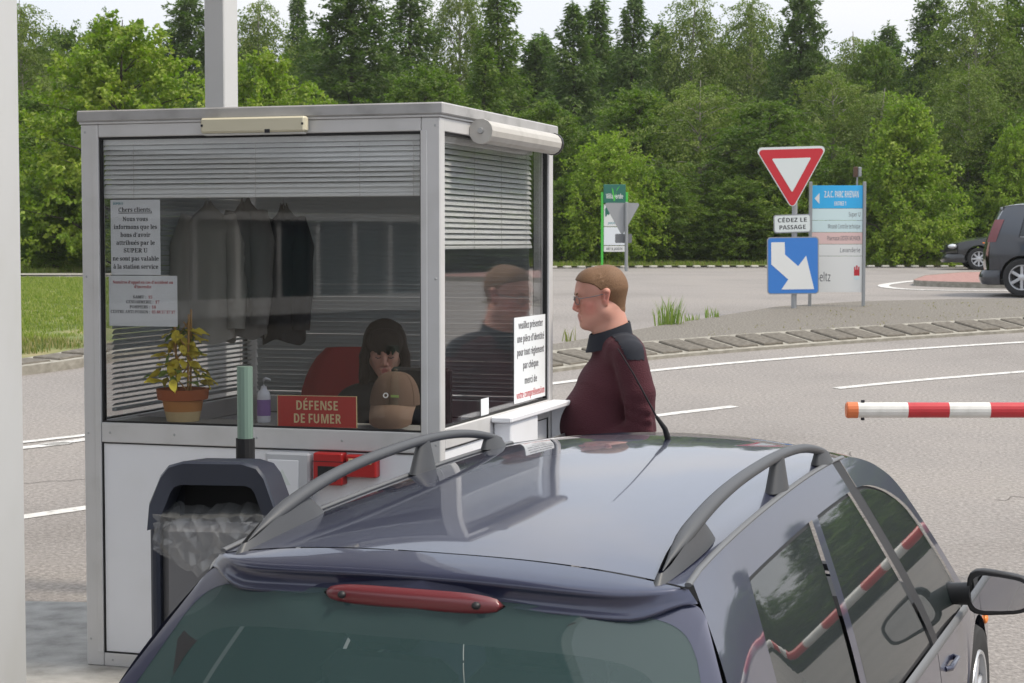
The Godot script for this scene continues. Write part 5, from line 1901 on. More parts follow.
func make_man() -> void:
	# profile, facing the booth (-x); his left side is towards the camera (+z)
	var X := 0.46
	var at := Vector3(0.480, gd(9.35), -9.35)
	var g := at.y
	var t := thing("person", "standing man in maroon fleece with navy shoulder patches and glasses, facing the booth", "person", at, 0.12)
	t.scale = Vector3(1.045, 1.0, 1.045)
	var Y := func(y: float) -> float: return 1.9 - (1.9 - y) * 1.045 - g     # heights above the pad -> above his feet
	var skin := Color(0.49, 0.245, 0.185)
	var HB := Basis(Vector3(0, 0, 1), Vector3(0.13, 0.99, 0.0).normalized(), Vector3(-0.99, 0.13, 0.0).normalized())
	HB = Basis(Vector3(0, 0, 1), 0.28) * HB   # nods forward
	var hs := 1.23
	var h := Vector3(-0.030, Y.call(1.640), 0.0)
	var body := MB.new()
	var col := PackedColorArray()
	var lip := h + HB * (Vector3(0, -0.070, 0.095) * hs)
	var nose := h + HB * (Vector3(0, -0.03, 0.115) * hs)
	var cheek := h + HB * (Vector3(0.05, -0.03, 0.06) * hs)
	var ear := h + HB * (Vector3(0.08, 0.0, -0.01) * hs)
	var tint := func(p: Vector3) -> Color:
		var c := skin
		if p.distance_to(lip) < 0.028: c = c.lerp(Color(0.42, 0.14, 0.12), 0.7)
		var blush := maxf(maxf(smoothstep(0.05, 0.01, p.distance_to(nose)), smoothstep(0.07, 0.02, p.distance_to(cheek))), smoothstep(0.05, 0.02, p.distance_to(ear)))
		return c.lerp(Color(0.52, 0.17, 0.135), blush * 0.55)
	flesh(body, head_bones(h, HB, hs, 1.14), 0.0055, col, tint)
	var k := 0.05
	# torso under the clothes and legs, coarse
	var sh := Y.call(1.40)
	var hip := Y.call(0.86)
	var lb := [
		bone(Vector3(0.06, Y.call(1.27), 0), Vector3(-0.0, Y.call(1.12), 0), 0.10, 0.14, Vector3(1, 1, 1.3), k),
		bone(Vector3(0.0, Y.call(1.12), 0), Vector3(0.04, hip, 0), 0.15, 0.15, Vector3(1, 1, 1.2), k),
		bone(Vector3(0.05, Y.call(1.30), 0), Vector3(0.03, Y.call(1.50), 0), 0.06, 0.062, Vector3.ONE, 0.02),
	]
	for s in [-1.0, 1.0]:
		lb.append(bone(Vector3(0.03, hip, s * 0.10), Vector3(0.01, hip * 0.52, s * 0.11), 0.095, 0.062, Vector3.ONE, k))
		lb.append(bone(Vector3(0.01, hip * 0.52, s * 0.11), Vector3(0.05, 0.09, s * 0.12), 0.060, 0.042, Vector3.ONE, k))
		lb.append(bone(Vector3(0.05, 0.05, s * 0.12), Vector3(-0.14, 0.04, s * 0.14), 0.035, 0.03, Vector3.ONE, 0.03))
	# forearms and hands: near arm bent forward to the tray, far arm resting
	var el0 := Vector3(0.118, Y.call(1.02), 0.27)
	var wr0 := Vector3(-0.10, Y.call(0.93), 0.20)
	var el1 := Vector3(0.11, Y.call(1.04), -0.27)
	var wr1 := Vector3(-0.14, Y.call(1.02), -0.16)
	lb.append(bone(el0, wr0, 0.046, 0.030, Vector3.ONE, 0.03))
	lb.append(bone(el1, wr1, 0.046, 0.030, Vector3.ONE, 0.03))
	flesh(body, lb, 0.018, col, func(_p): return skin)
	for q in [[el0, wr0, 1.0], [el1, wr1, -1.0]]:
		var D: Vector3 = (q[1] - q[0]).normalized()
		flesh(body, hand_bones(q[1], D, Vector3(0, 0.9, q[2] * 0.4).normalized(), Vector3(0, 0.3, -q[2]).normalized(), 0.5), 0.0045, col, func(_p): return skin)
	obj("body", tinted(body, col), M.skin, t)
	# fleece: chest, belly hanging over the belt, sleeves
	var fl := [
		bone(Vector3(0.075, Y.call(1.345), 0.0), Vector3(0.035, Y.call(1.20), 0), 0.115, 0.165, Vector3(1, 1, 1.45), k),
		bone(Vector3(0.035, Y.call(1.20), 0), Vector3(0.0, Y.call(1.00), 0), 0.17, 0.205, Vector3(1, 1, 1.15), k),
		bone(Vector3(-0.035, Y.call(1.02), 0), Vector3(-0.01, Y.call(0.86), 0), 0.205, 0.18, Vector3(1, 1, 1.1), k),
		bone(Vector3(0.06, Y.call(1.38), -0.15), Vector3(0.06, Y.call(1.38), 0.15), 0.085, 0.085, Vector3(1.1, 1, 1), k),
		bone(Vector3(0.045, Y.call(1.37), 0.0), Vector3(0.020, Y.call(1.415), 0), 0.105, 0.088, Vector3.ONE, 0.05),
	]
	for q in [[el0, wr0, 1.0], [el1, wr1, -1.0]]:
		var top := Vector3(0.070, Y.call(1.365), q[2] * 0.225)
		var mid: Vector3 = top.lerp(q[0], 0.5) + Vector3(0.012, 0, q[2] * 0.03)
		fl.append(bone(top, mid, 0.080, 0.078, Vector3.ONE, 0.03))
		fl.append(bone(mid, q[0], 0.078, 0.066, Vector3.ONE, 0.010))
		fl.append(bone(q[0], (q[1] as Vector3).lerp(q[0], 0.12), 0.068, 0.050, Vector3.ONE, 0.025))
		# folds at the elbow
		for j in 3:
			var c: Vector3 = mid.lerp(q[0], 0.35 + 0.28 * j)
			fl.append(bone(c + Vector3(-0.062, 0.012, 0.03 * q[2]), c + Vector3(0.03, -0.02, 0.072 * q[2]), 0.014, 0.012, Vector3.ONE, 0.03))
	var m := MB.new()
	flesh(m, fl, 0.011, PackedColorArray(), plain)
	# the navy yoke is sewn on: its triangles lie a little proud of the fleece
	var main := MB.new()
	var yoke := MB.new()
	for i in range(0, m.v.size(), 3):
		var c := (m.v[i] + m.v[i + 1] + m.v[i + 2]) / 3
		var on_yoke: bool = c.y > Y.call(1.352) and c.x > 0.045 - (c.y - Y.call(1.352)) * 0.35 and c.x < 0.128 and absf(c.z) > 0.07
		var to := yoke if on_yoke else main
		for j in 3:
			to.v.append(m.v[i + j] + (m.n[i + j] * 0.003 if on_yoke else Vector3.ZERO)); to.n.append(m.n[i + j])
	obj("fleece", main, M.maroon_fleece, t)
	obj("shoulder_patch", yoke, M.navy_cloth, t)
	m = MB.new()
	var rows := []
	for i in 6:
		var u := i / 5.0
		var row := PackedVector3Array()
		for j in 37:
			var a := TAU * j / 36
			var fr := 0.5 - 0.5 * cos(a)          # 0 at the nape, 1 at the throat
			var rr := [0.113, 0.106, 0.100, 0.096, 0.093, 0.090][i] as float
			var yy: float = Y.call(1.445) + [-0.02, 0.012, 0.045, 0.066, 0.071, 0.03][i] - 0.058 * fr + 0.012 * (1 - fr)
			row.append(Vector3(0.016 + cos(a) * rr * 1.02 - 0.004 * fr, yy, sin(a) * rr))
		rows.append(row)
	m.grid(rows, true, true)
	obj("collar", m, M.navy_cloth, t)
	# trousers and shoes
	m = MB.new()
	var tr := [bone(Vector3(0.02, Y.call(0.88), 0), Vector3(0.03, hip - 0.04, 0), 0.165, 0.165, Vector3(1, 1, 1.15), 0.05)]
	for s in [-1.0, 1.0]:
		tr.append(bone(Vector3(0.03, hip, s * 0.10), Vector3(0.01, hip * 0.52, s * 0.11), 0.112, 0.082, Vector3.ONE, k))
		tr.append(bone(Vector3(0.01, hip * 0.52, s * 0.11), Vector3(0.05, 0.09, s * 0.12), 0.080, 0.068, Vector3.ONE, k))
	flesh(m, tr, 0.018, PackedColorArray(), plain)
	obj("trousers", m, M.jeans, t)
	for s in [-1.0, 1.0]:
		m = MB.new()
		flesh(m, [bone(Vector3(0.07, 0.05, s * 0.12), Vector3(-0.15, 0.042, s * 0.145), 0.052, 0.042, Vector3(1, 1, 1), 0.03), bone(Vector3(0.05, 0.06, s * 0.12), Vector3(0.05, 0.11, s * 0.12), 0.05, 0.048, Vector3.ONE, 0.03)], 0.012, PackedColorArray(), plain)
		obj("shoe", m, M.shoe, t)
	# short hair: cap over the skull, cut back from the face and the ears
	m = MB.new()
	var P := func(x: float, y: float, z: float) -> Vector3: return h + HB * (Vector3(x, y, z) * hs)
	var hb := [
		bone(P.call(0, 0.046, -0.028), P.call(0, 0.046, 0.020), 0.083 * hs, 0.080 * hs, Vector3.ONE, 0.02),
		bone(P.call(0, 0.02, -0.034), P.call(0, -0.056, -0.040), 0.077 * hs, 0.050 * hs, Vector3.ONE, 0.02),
		bone(P.call(-0.10, -0.02, 0.085), P.call(0.10, -0.02, 0.085), 0.090 * hs, 0.090 * hs, Vector3.ONE, 0.006, -1),
		bone(P.call(-0.11, 0.034, 0.112), P.call(0.11, 0.034, 0.112), 0.052 * hs, 0.052 * hs, Vector3.ONE, 0.006, -1),
	]
	for e in [-1.0, 1.0]:
		hb.append(bone(P.call(e * 0.10, -0.045, 0.012), P.call(e * 0.085, 0.008, 0.000), 0.032 * hs, 0.022 * hs, Vector3.ONE, 0.006, -1))
	rng.seed = 33
	for i in 260:
		var d := Vector3(rng.randfn(), rng.randfn() * 0.7 + 0.35, rng.randfn() * 0.9 - 0.3).normalized()
		if d.y < -0.25: continue
		var e := (d + Vector3(0, -0.05 if d.z < 0 else 0.05, 0.32 if d.y > 0.5 else 0.12) + Vector3(0, -0.25, 0) * (1 - absf(d.y))).normalized()
		var S := Vector3(0.0795, 0.0795, 0.0960) * hs
		hb.append(bone(P.call(0, 0.046, -0.006) + HB * (d * S), P.call(0, 0.046, -0.006) + HB * (e * S), 0.0050, 0.0030, Vector3.ONE, 0.004))
	hb.append(hb[2]); hb.append(hb[3]); hb.append(hb[4]); hb.append(hb[5])
	flesh(m, hb, 0.0055, PackedColorArray(), plain)
	obj("hair", m, M.hair_ginger, t)
	# eyes, brows, glasses
	for e in [-1.0, 1.0]:
		m = MB.new()
		m.ball(P.call(e * 0.030, 0.003, 0.0845), Vector3.ONE * 0.0058 * hs, 6)
		obj("eye", m, M.ink, t)
		m = MB.new()
		m.tube([P.call(e * 0.014, 0.024, 0.098), P.call(e * 0.032, 0.030, 0.094), P.call(e * 0.048, 0.024, 0.080)], [0.004, 0.005, 0.003], 6)
		obj("eyebrow", m, M.hair_ginger, t)
	m = MB.new()
	for e in [-1.0, 1.0]:
		var ring := []
		for j in 17:
			var a := TAU * j / 16
			ring.append(P.call(e * 0.032 + cos(a) * 0.024, 0.000 + sin(a) * 0.017, 0.105 - 0.010 * absf(cos(a) * 0.5 + 0.5 * e * 1.0) * 1.0))
		m.tube(ring, [0.0019], 6)
		m.tube([P.call(e * 0.055, 0.008, 0.098), P.call(e * 0.078, 0.010, 0.045), P.call(e * 0.082, 0.014, -0.005), P.call(e * 0.082, -0.002, -0.020)], [0.0022], 6)
	m.tube([P.call(-0.010, 0.004, 0.107), P.call(0, 0.008, 0.110), P.call(0.010, 0.004, 0.107)], [0.0013], 6)
	obj("glasses", m, M.trim_grey, t)

func make_woman() -> void:
	# seated behind the front pane, looking down; faces +z of the booth
	var t := thing("person", "seated woman with dark shoulder-length hair and black cardigan inside the booth", "person", bw(1.13, 0.10, -0.80), 0.06)
	var Y := func(y: float) -> float: return y - 0.10
	var skin := Color(0.50, 0.27, 0.21)
	var HB := Basis(Vector3.RIGHT, 0.30)
	var hs := 0.98
	var h := Vector3(0.0, Y.call(1.402), 0.05)
	var body := MB.new()
	var col := PackedColorArray()
	var lip := h + HB * (Vector3(0, -0.070, 0.095) * hs)
	flesh(body, head_bones(h, HB, hs, 0.92), 0.005, col, func(p: Vector3) -> Color: return Color(0.40, 0.14, 0.12) if p.distance_to(lip) < 0.015 else skin)
	var lb := [
		bone(Vector3(0, Y.call(1.12), -0.02), Vector3(0, Y.call(0.80), -0.02), 0.11, 0.115, Vector3(1.35, 1, 1), 0.05),
		bone(Vector3(0, Y.call(0.80), -0.02), Vector3(0, Y.call(0.72), 0.0), 0.12, 0.13, Vector3(1.3, 1, 1), 0.05),
		bone(Vector3(0, Y.call(1.16), -0.01), Vector3(0, Y.call(1.30), 0.0), 0.05, 0.046, Vector3.ONE, 0.05),
	]
	var arms := []
	for s in [-1.0, 1.0]:
		lb.append(bone(Vector3(s * 0.09, Y.call(0.73), 0.0), Vector3(s * 0.10, Y.call(0.74), 0.40), 0.085, 0.06, Vector3.ONE, 0.05))
		lb.append(bone(Vector3(s * 0.10, Y.call(0.72), 0.40), Vector3(s * 0.10, Y.call(0.28), 0.36), 0.055, 0.04, Vector3.ONE, 0.04))
		lb.append(bone(Vector3(s * 0.10, Y.call(0.26), 0.36), Vector3(s * 0.11, Y.call(0.24), 0.52), 0.035, 0.03, Vector3.ONE, 0.03))
		var el := Vector3(s * 0.235, Y.call(0.95), 0.06)
		var wr := Vector3(s * 0.12, Y.call(0.945), 0.27)
		arms.append([el, wr, s])
		lb.append(bone(el, wr, 0.036, 0.025, Vector3.ONE, 0.03))
		lb.append(bone(Vector3(s * 0.17, Y.call(1.15), 0.0), el, 0.045, 0.038, Vector3.ONE, 0.04))
	flesh(body, lb, 0.018, col, func(_p): return skin)
	for q in arms:
		var D: Vector3 = (q[1] - q[0]).normalized()
		flesh(body, hand_bones(q[1], D, Vector3.UP, Vector3(-q[2], 0, 0.3).normalized(), 0.35), 0.0045, col, func(_p): return skin)
	obj("body", tinted(body, col), M.skin, t)
	var fl := [
		bone(Vector3(0, Y.call(1.12), -0.02), Vector3(0, Y.call(0.84), -0.02), 0.125, 0.125, Vector3(1.38, 1, 1), 0.05),
		bone(Vector3(0, Y.call(0.84), -0.02), Vector3(0, Y.call(0.74), 0.0), 0.13, 0.14, Vector3(1.3, 1, 1), 0.05),
		bone(Vector3(-0.13, Y.call(1.17), -0.01), Vector3(0.13, Y.call(1.17), -0.01), 0.065, 0.065, Vector3.ONE, 0.06),
		bone(Vector3(0, Y.call(1.33), 0.13), Vector3(0, Y.call(1.06), 0.17), 0.085, 0.02, Vector3(0.8, 1, 1), 0.01, -1),
	]
	for q in arms:
		fl.append(bone(Vector3(q[2] * 0.17, Y.call(1.15), 0.0), q[0], 0.062, 0.054, Vector3.ONE, 0.03))
		fl.append(bone(q[0], (q[1] as Vector3).lerp(q[0], 0.15), 0.052, 0.038, Vector3.ONE, 0.03))
	var m := MB.new()
	flesh(m, fl, 0.011, PackedColorArray(), plain)
	obj("cardigan", m, M.black_cloth, t)
	# white blouse collar in the V
	m = MB.new()
	for s in [-1.0, 1.0]:
		m.box(Vector3(-0.013, -0.085, -0.004), Vector3(0.013, 0.075, 0.004), 0.003, Transform3D(Basis(Vector3.FORWARD, -s * 0.35) * Basis(Vector3.RIGHT, 0.32), Vector3(s * 0.045, Y.call(1.17), 0.098)))
	obj("blouse_collar", m, M.white_cloth, t)
	m = MB.new()
	var tr := [bone(Vector3(0, Y.call(0.78), -0.01), Vector3(0, Y.call(0.72), 0.0), 0.14, 0.145, Vector3(1.3, 1, 1), 0.05)]
	for s in [-1.0, 1.0]:
		tr.append(bone(Vector3(s * 0.09, Y.call(0.73), 0.0), Vector3(s * 0.10, Y.call(0.74), 0.40), 0.095, 0.075, Vector3.ONE, 0.05))
		tr.append(bone(Vector3(s * 0.10, Y.call(0.72), 0.40), Vector3(s * 0.10, Y.call(0.30), 0.36), 0.07, 0.06, Vector3.ONE, 0.04))
	flesh(m, tr, 0.018, PackedColorArray(), plain)
	obj("trousers", m, M.black_cloth, t)
	for s in [-1.0, 1.0]:
		m = MB.new()
		flesh(m, [bone(Vector3(s * 0.10, Y.call(0.26), 0.34), Vector3(s * 0.11, Y.call(0.235), 0.54), 0.046, 0.036, Vector3.ONE, 0.03)], 0.012, PackedColorArray(), plain)
		obj("shoe", m, M.shoe, t)
	# hair: cap, side curtains, fringe strands
	var P := func(x: float, y: float, z: float) -> Vector3: return h + HB * (Vector3(x, y, z) * hs)
	var hb := [
		bone(P.call(0, 0.052, -0.030), P.call(0, 0.050, 0.020), 0.092 * hs, 0.088 * hs, Vector3.ONE, 0.02),
		bone(P.call(0, 0.02, -0.045), h + Vector3(0, -0.12, -0.075), 0.090 * hs, 0.075 * hs, Vector3(1.15, 1, 1), 0.03),
		bone(P.call(-0.05, -0.03, 0.100), P.call(0.05, -0.03, 0.100), 0.060 * hs, 0.060 * hs, Vector3(1, 1, 1), 0.006, -1),
		bone(P.call(-0.025, -0.09, 0.085), P.call(0.025, -0.09, 0.085), 0.066 * hs, 0.066 * hs, Vector3.ONE, 0.006, -1),
	]
	rng.seed = 44
	for i in 110:
		var s := -1.0 if i % 2 == 0 else 1.0
		var a := rng.randf_range(-0.95, 0.30)
		var top: Vector3 = P.call(s * 0.072 * cos(a), 0.075 + rng.randf_range(-0.02, 0.03), 0.088 * sin(a))
		var mid: Vector3 = P.call(s * (0.098 * cos(a) + 0.004), -0.03, 0.075 * sin(a) + 0.005)
		var end := mid + Vector3(s * rng.randf_range(-0.02, 0.022), -rng.randf_range(0.09, 0.15), rng.randf_range(-0.03, 0.015))
		hb.append(bone(top, mid, 0.012, 0.013, Vector3.ONE, 0.010))
		hb.append(bone(mid, end, 0.013, 0.006, Vector3.ONE, 0.010))
	for i in 17:
		var x := -0.062 + 0.124 * i / 16.0
		hb.append(bone(P.call(x * 0.9, 0.118 - 3.0 * x * x, 0.064), P.call(x * 1.08 + rng.randf_range(-0.006, 0.006), 0.030 + rng.randf_range(-0.018, 0.006), 0.101 - 4.5 * x * x), 0.010, 0.005, Vector3.ONE, 0.006))
	m = MB.new()
	flesh(m, hb, 0.0055, PackedColorArray(), plain)
	obj("hair", m, M.hair_dark, t)
	for e in [-1.0, 1.0]:
		m = MB.new()
		m.tube([P.call(e * 0.018, -0.006, 0.0895), P.call(e * 0.031, -0.010, 0.0900), P.call(e * 0.044, -0.006, 0.083)], [0.0018, 0.0024, 0.0015], 6)
		obj("eyelashes", m, M.ink, t)
		m = MB.new()
		m.tube([P.call(e * 0.016, 0.026, 0.095), P.call(e * 0.033, 0.031, 0.092), P.call(e * 0.048, 0.025, 0.079)], [0.0025, 0.003, 0.002], 6)
		obj("eyebrow", m, M.hair_dark, t)

# ------------------------------------------------------------------ trees: trunk with limbs, crown of single leaves borne on twigs
var LV: PackedVector3Array
var LC: PackedColorArray
var LI: PackedInt32Array

func leaf(p: Vector3, d: Vector3, side: Vector3, ln: float, wd: float, c: Color) -> void:
	var b := LV.size()
	var up := side.cross(d) * wd * 0.25
	LV.append(p); LV.append(p + d * ln * 0.45 - side * wd * 0.5 + up); LV.append(p + d * ln); LV.append(p + d * ln * 0.45 + side * wd * 0.5 + up)
	for i in 4: LC.append(c)
	LI.append(b); LI.append(b + 1); LI.append(b + 2); LI.append(b); LI.append(b + 2); LI.append(b + 3)

func rdir() -> Vector3:
	var z := rng.randf_range(-1, 1)
	var a := rng.randf() * TAU
	var r := sqrt(1 - z * z)
	return Vector3(r * cos(a), z, r * sin(a))

# opts: h height, r widest half-width, prof crown profile [(height share, width share)], base where the crown starts, limbs, twigs, per (leaves a twig), ln, wd, droop, rise, tints
func make_tree(sd: int, o: Dictionary) -> Array:
	rng.seed = sd
	LV = PackedVector3Array(); LC = PackedColorArray(); LI = PackedInt32Array()
	var wood := MB.new()
	var h: float = o.h
	var spine := []
	var rad := []
	var bend := Vector3(rng.randf_range(-1, 1), 0, rng.randf_range(-1, 1)) * h * 0.03
	for i in 9:
		var t := i / 8.0
		spine.append(bend * sin(t * 2.6) + Vector3(0, h * 0.97 * t, 0))
		rad.append(lerpf(h * 0.014 + 0.02, 0.012, pow(t, 0.8)))
	wood.tube(spine, rad, 8)
	var at_h := func(t: float) -> Vector3:
		var f := clampf(t, 0, 1) * 8.0
		var i := mini(int(f), 7)
		return (spine[i] as Vector3).lerp(spine[i + 1], f - i)
	var tints: Array = o.tints
	for i in o.limbs:
		var t: float = lerpf(o.base, 0.985, pow((i + rng.randf()) / o.limbs, o.get("pack", 0.9)))
		var w: float = cur(o.prof, t) * o.r * rng.randf_range(0.72, 1.12)
		var a: float = i * 2.39996 + rng.randf_range(-0.5, 0.5)
		var dir := Vector3(cos(a), 0, sin(a))
		var p0: Vector3 = at_h.call(t - o.rise * w / h * 0.8)
		var p2: Vector3 = at_h.call(t) + dir * w
		p2.y -= o.droop * w * 0.5
		var p1: Vector3 = p0.lerp(p2, 0.55) + Vector3.UP * (w * 0.12 + o.droop * w * 0.15)
		if w > 0.5 and i % 2 == 0: wood.tube([p0, p1, p2], [0.012 + 0.012 * w, 0.008 + 0.007 * w, 0.006], 5)
		var shade: Color = tints[rng.randi() % tints.size()]
		var nt := int(ceil(o.twigs * clampf(w / o.r + 0.25, 0.35, 1.3)))
		for k in nt:
			var f := pow(rng.randf(), 0.55)
			var q: Vector3 = p0.lerp(p1, f * 2) if f < 0.5 else p1.lerp(p2, f * 2 - 1)
			var off := rdir() * w * 0.24 * (0.4 + f)
			off.y *= 0.6
			q += off
			var td: Vector3 = (dir * 0.6 + rdir() * 0.8 + Vector3.UP * (0.15 - o.droop)).normalized()
			var tl: float = o.twig_len * rng.randf_range(0.6, 1.3)
			for j in o.per:
				var u := rng.randf()
				var lp: Vector3 = q + td * tl * u + Vector3.DOWN * o.droop * tl * u * u + rdir() * o.fuzz
				var ld: Vector3 = (td * o.along + rdir() * (1.0 - o.along * 0.6) + Vector3.DOWN * o.hang).normalized()
				var sd2: Vector3 = ld.cross(rdir()).normalized()
				if o.get("flat", 0.0) > 0: sd2 = (sd2 * (1 - o.flat) + ld.cross(Vector3.UP) * o.flat).normalized()
				var c := shade.lerp(tints[rng.randi() % tints.size()], 0.45)
				c = c * rng.randf_range(0.8, 1.15)
				leaf(lp, ld, sd2, o.ln * rng.randf_range(0.7, 1.25), o.wd * rng.randf_range(0.7, 1.25), c)
	return [wood.mesh(), indexed(LV, LC, LI)]

func make_spruce(sd: int, h: float, r: float, tints: Array, base := 0.03, sparse := 1.0) -> Array:
	rng.seed = sd
	LV = PackedVector3Array(); LC = PackedColorArray(); LI = PackedInt32Array()
	var wood := MB.new()
	var lean := Vector3(rng.randf_range(-1, 1), 0, rng.randf_range(-1, 1)) * h * 0.012
	wood.tube([Vector3.ZERO, Vector3(0, h * 0.6, 0) + lean, Vector3(0, h, 0)], [h * 0.014 + 0.03, h * 0.007, 0.008], 7)
	var nb := int(h * 26)
	for i in nb:
		var t := lerpf(base, 0.99, pow((i + rng.randf()) / nb, 0.85))
		var y := h * t
		var bulk := 0.55 + 0.45 * absf(sin(y * 1.3 + sd * 1.7 + sin(y * 0.7)))
		var len := (r * pow(1 - t, 0.78) * bulk + 0.10) * rng.randf_range(0.55, 1.2)
		var a := i * 2.39996 + rng.randf_range(-0.6, 0.6)
		var d := Vector3(cos(a), 0, sin(a))
		var p0 := Vector3(0, y, 0) + lean * sin(t * PI)
		var dip := lerpf(0.30, -0.45, t) + rng.randf_range(-0.15, 0.15)
		var p1 := p0 + d * len * 0.55 + Vector3.DOWN * len * dip * 0.6
		var p2 := p0 + d * len + Vector3.DOWN * len * (dip - 0.12)
		if len > 0.8 and i % 5 == 0: wood.tube([p0, p1, p2], [0.022, 0.012, 0.005], 4)
		var shade: Color = tints[rng.randi() % tints.size()]
		var n := int((14 + len * 62) * sparse)
		for j in n:
			var f := pow(rng.randf(), 0.6)
			var q := p0.lerp(p1, f * 2) if f < 0.5 else p1.lerp(p2, f * 2 - 1)
			var sdv := d.cross(Vector3.UP) * (1.0 if rng.randf() < 0.5 else -1.0)
			var ld := (d * 0.5 + sdv * rng.randf_range(0.0, 1.0) + Vector3.DOWN * rng.randf_range(-0.2, 1.0) + rdir() * 0.4).normalized()
			q += sdv * rng.randf() * len * 0.22 + Vector3.DOWN * rng.randf_range(-0.08, 0.22) + rdir() * 0.05
			var ln := rng.randf_range(0.10, 0.22)
			leaf(q, ld, ld.cross(rdir()).normalized(), ln, ln * 0.36, shade.lerp(tints[rng.randi() % tints.size()], 0.4) * rng.randf_range(0.8, 1.15))
	for j in 30:
		leaf(Vector3(0, h * rng.randf_range(0.96, 1.01), 0), (Vector3.UP * 0.9 + rdir() * 0.6).normalized(), rdir(), 0.16, 0.05, tints[0])
	return [wood.mesh(), indexed(LV, LC, LI)]

var kinds := {}

func mk(called: String, sd: int, leafmat: Material, bark: Material, o: Dictionary) -> void:
	var q := {"twig_len": 0.55, "fuzz": 0.09, "along": 0.35, "hang": 0.25, "droop": 0.05, "rise": 0.7, "pack": 0.85}
	q.merge(o, true)
	var r := make_tree(sd, q)
	kinds[called] = [r[0], r[1], bark, leafmat, q.h, q.r]

func make_kinds() -> void:
	var bright := [Color(0.235, 0.315, 0.04), Color(0.195, 0.28, 0.035), Color(0.29, 0.35, 0.06), Color(0.16, 0.24, 0.03)]
	var mid := [Color(0.155, 0.225, 0.04), Color(0.125, 0.19, 0.035), Color(0.19, 0.25, 0.05), Color(0.105, 0.165, 0.03)]
	var olive := [Color(0.18, 0.24, 0.05), Color(0.145, 0.205, 0.045), Color(0.22, 0.26, 0.07), Color(0.12, 0.175, 0.035)]
	var dark := [Color(0.10, 0.155, 0.045), Color(0.085, 0.135, 0.04), Color(0.13, 0.18, 0.055)]
	var broad := [Vector2(0.0, 0.5), Vector2(0.15, 0.85), Vector2(0.35, 1.0), Vector2(0.6, 0.86), Vector2(0.8, 0.58), Vector2(0.93, 0.30), Vector2(1.0, 0.06)]
	var oval := [Vector2(0.0, 0.3), Vector2(0.2, 0.8), Vector2(0.45, 1.0), Vector2(0.7, 0.8), Vector2(0.88, 0.45), Vector2(1.0, 0.07)]
	var cone := [Vector2(0.0, 0.75), Vector2(0.12, 1.0), Vector2(0.35, 0.9), Vector2(0.6, 0.62), Vector2(0.8, 0.36), Vector2(1.0, 0.03)]
	mk("maple_a", 1, M.leaf_maple, M.bark_dark, {"h": 8.0, "r": 3.0, "prof": broad, "base": 0.10, "limbs": 90, "twigs": 11, "per": 26, "ln": 0.148, "wd": 0.118, "tints": bright, "hang": 0.45})
	mk("maple_b", 2, M.leaf_maple, M.bark_dark, {"h": 7.0, "r": 2.6, "prof": oval, "base": 0.08, "limbs": 80, "twigs": 11, "per": 24, "ln": 0.141, "wd": 0.111, "tints": bright, "hang": 0.45})
	mk("bush_a", 3, M.leaf_bright, M.bark_dark, {"h": 5.0, "r": 1.8, "prof": cone, "base": 0.03, "limbs": 110, "twigs": 9, "per": 26, "ln": 0.111, "wd": 0.074, "tints": bright})
	mk("bush_b", 4, M.leaf_bright, M.bark_dark, {"h": 5.0, "r": 1.9, "prof": broad, "base": 0.03, "limbs": 110, "twigs": 9, "per": 26, "ln": 0.111, "wd": 0.074, "tints": bright, "flat": 0.4})
	mk("dense_a", 5, M.leaf_mid, M.bark_dark, {"h": 9.0, "r": 2.3, "prof": broad, "base": 0.05, "limbs": 130, "twigs": 10, "per": 26, "ln": 0.126, "wd": 0.081, "tints": mid})
	mk("dense_b", 6, M.leaf_mid, M.bark_dark, {"h": 9.0, "r": 2.0, "prof": oval, "base": 0.06, "limbs": 130, "twigs": 10, "per": 26, "ln": 0.126, "wd": 0.081, "tints": mid})
	mk("dark_a", 7, M.leaf_dark, M.bark_dark, {"h": 9.0, "r": 2.2, "prof": oval, "base": 0.04, "limbs": 120, "twigs": 10, "per": 24, "ln": 0.133, "wd": 0.089, "tints": mid})
	mk("birch_a", 8, M.leaf_birch, M.bark_birch, {"h": 11.0, "r": 2.1, "prof": oval, "base": 0.16, "limbs": 120, "twigs": 12, "per": 35, "ln": 0.089, "wd": 0.056, "tints": olive, "droop": 0.55, "hang": 0.8, "twig_len": 0.9, "along": 0.6, "rise": 1.1})
	mk("birch_b", 9, M.leaf_birch, M.bark_birch, {"h": 11.0, "r": 1.7, "prof": oval, "base": 0.20, "limbs": 105, "twigs": 12, "per": 35, "ln": 0.089, "wd": 0.056, "tints": olive, "droop": 0.7, "hang": 0.9, "twig_len": 1.0, "along": 0.6, "rise": 1.2})
	mk("willow", 10, M.leaf_willow, M.bark_birch, {"h": 9.0, "r": 3.0, "prof": broad, "base": 0.08, "limbs": 130, "twigs": 11, "per": 24, "ln": 0.118, "wd": 0.059, "tints": olive, "droop": 0.4, "hang": 0.6, "twig_len": 0.8, "along": 0.55})
	mk("cypress", 11, M.leaf_mid, M.bark_dark, {"h": 11.0, "r": 1.9, "prof": cone, "base": 0.02, "limbs": 190, "twigs": 8, "per": 24, "ln": 0.163, "wd": 0.067, "tints": dark, "along": 0.7, "hang": 0.15, "rise": 0.9, "droop": 0.15})
	for k in [["spruce_a", 21, 11.0, 2.0, dark, 1.0], ["spruce_b", 22, 11.0, 1.6, dark, 1.0], ["spruce_c", 23, 11.0, 1.8, mid, 0.9]]:
		var r := make_spruce(k[1], k[2], k[3], k[4], 0.03, k[5])
		kinds[k[0]] = [r[0], r[1], M.bark_dark, M.leaf_spruce if k[4] == dark else M.leaf_mid, k[2], k[3]]

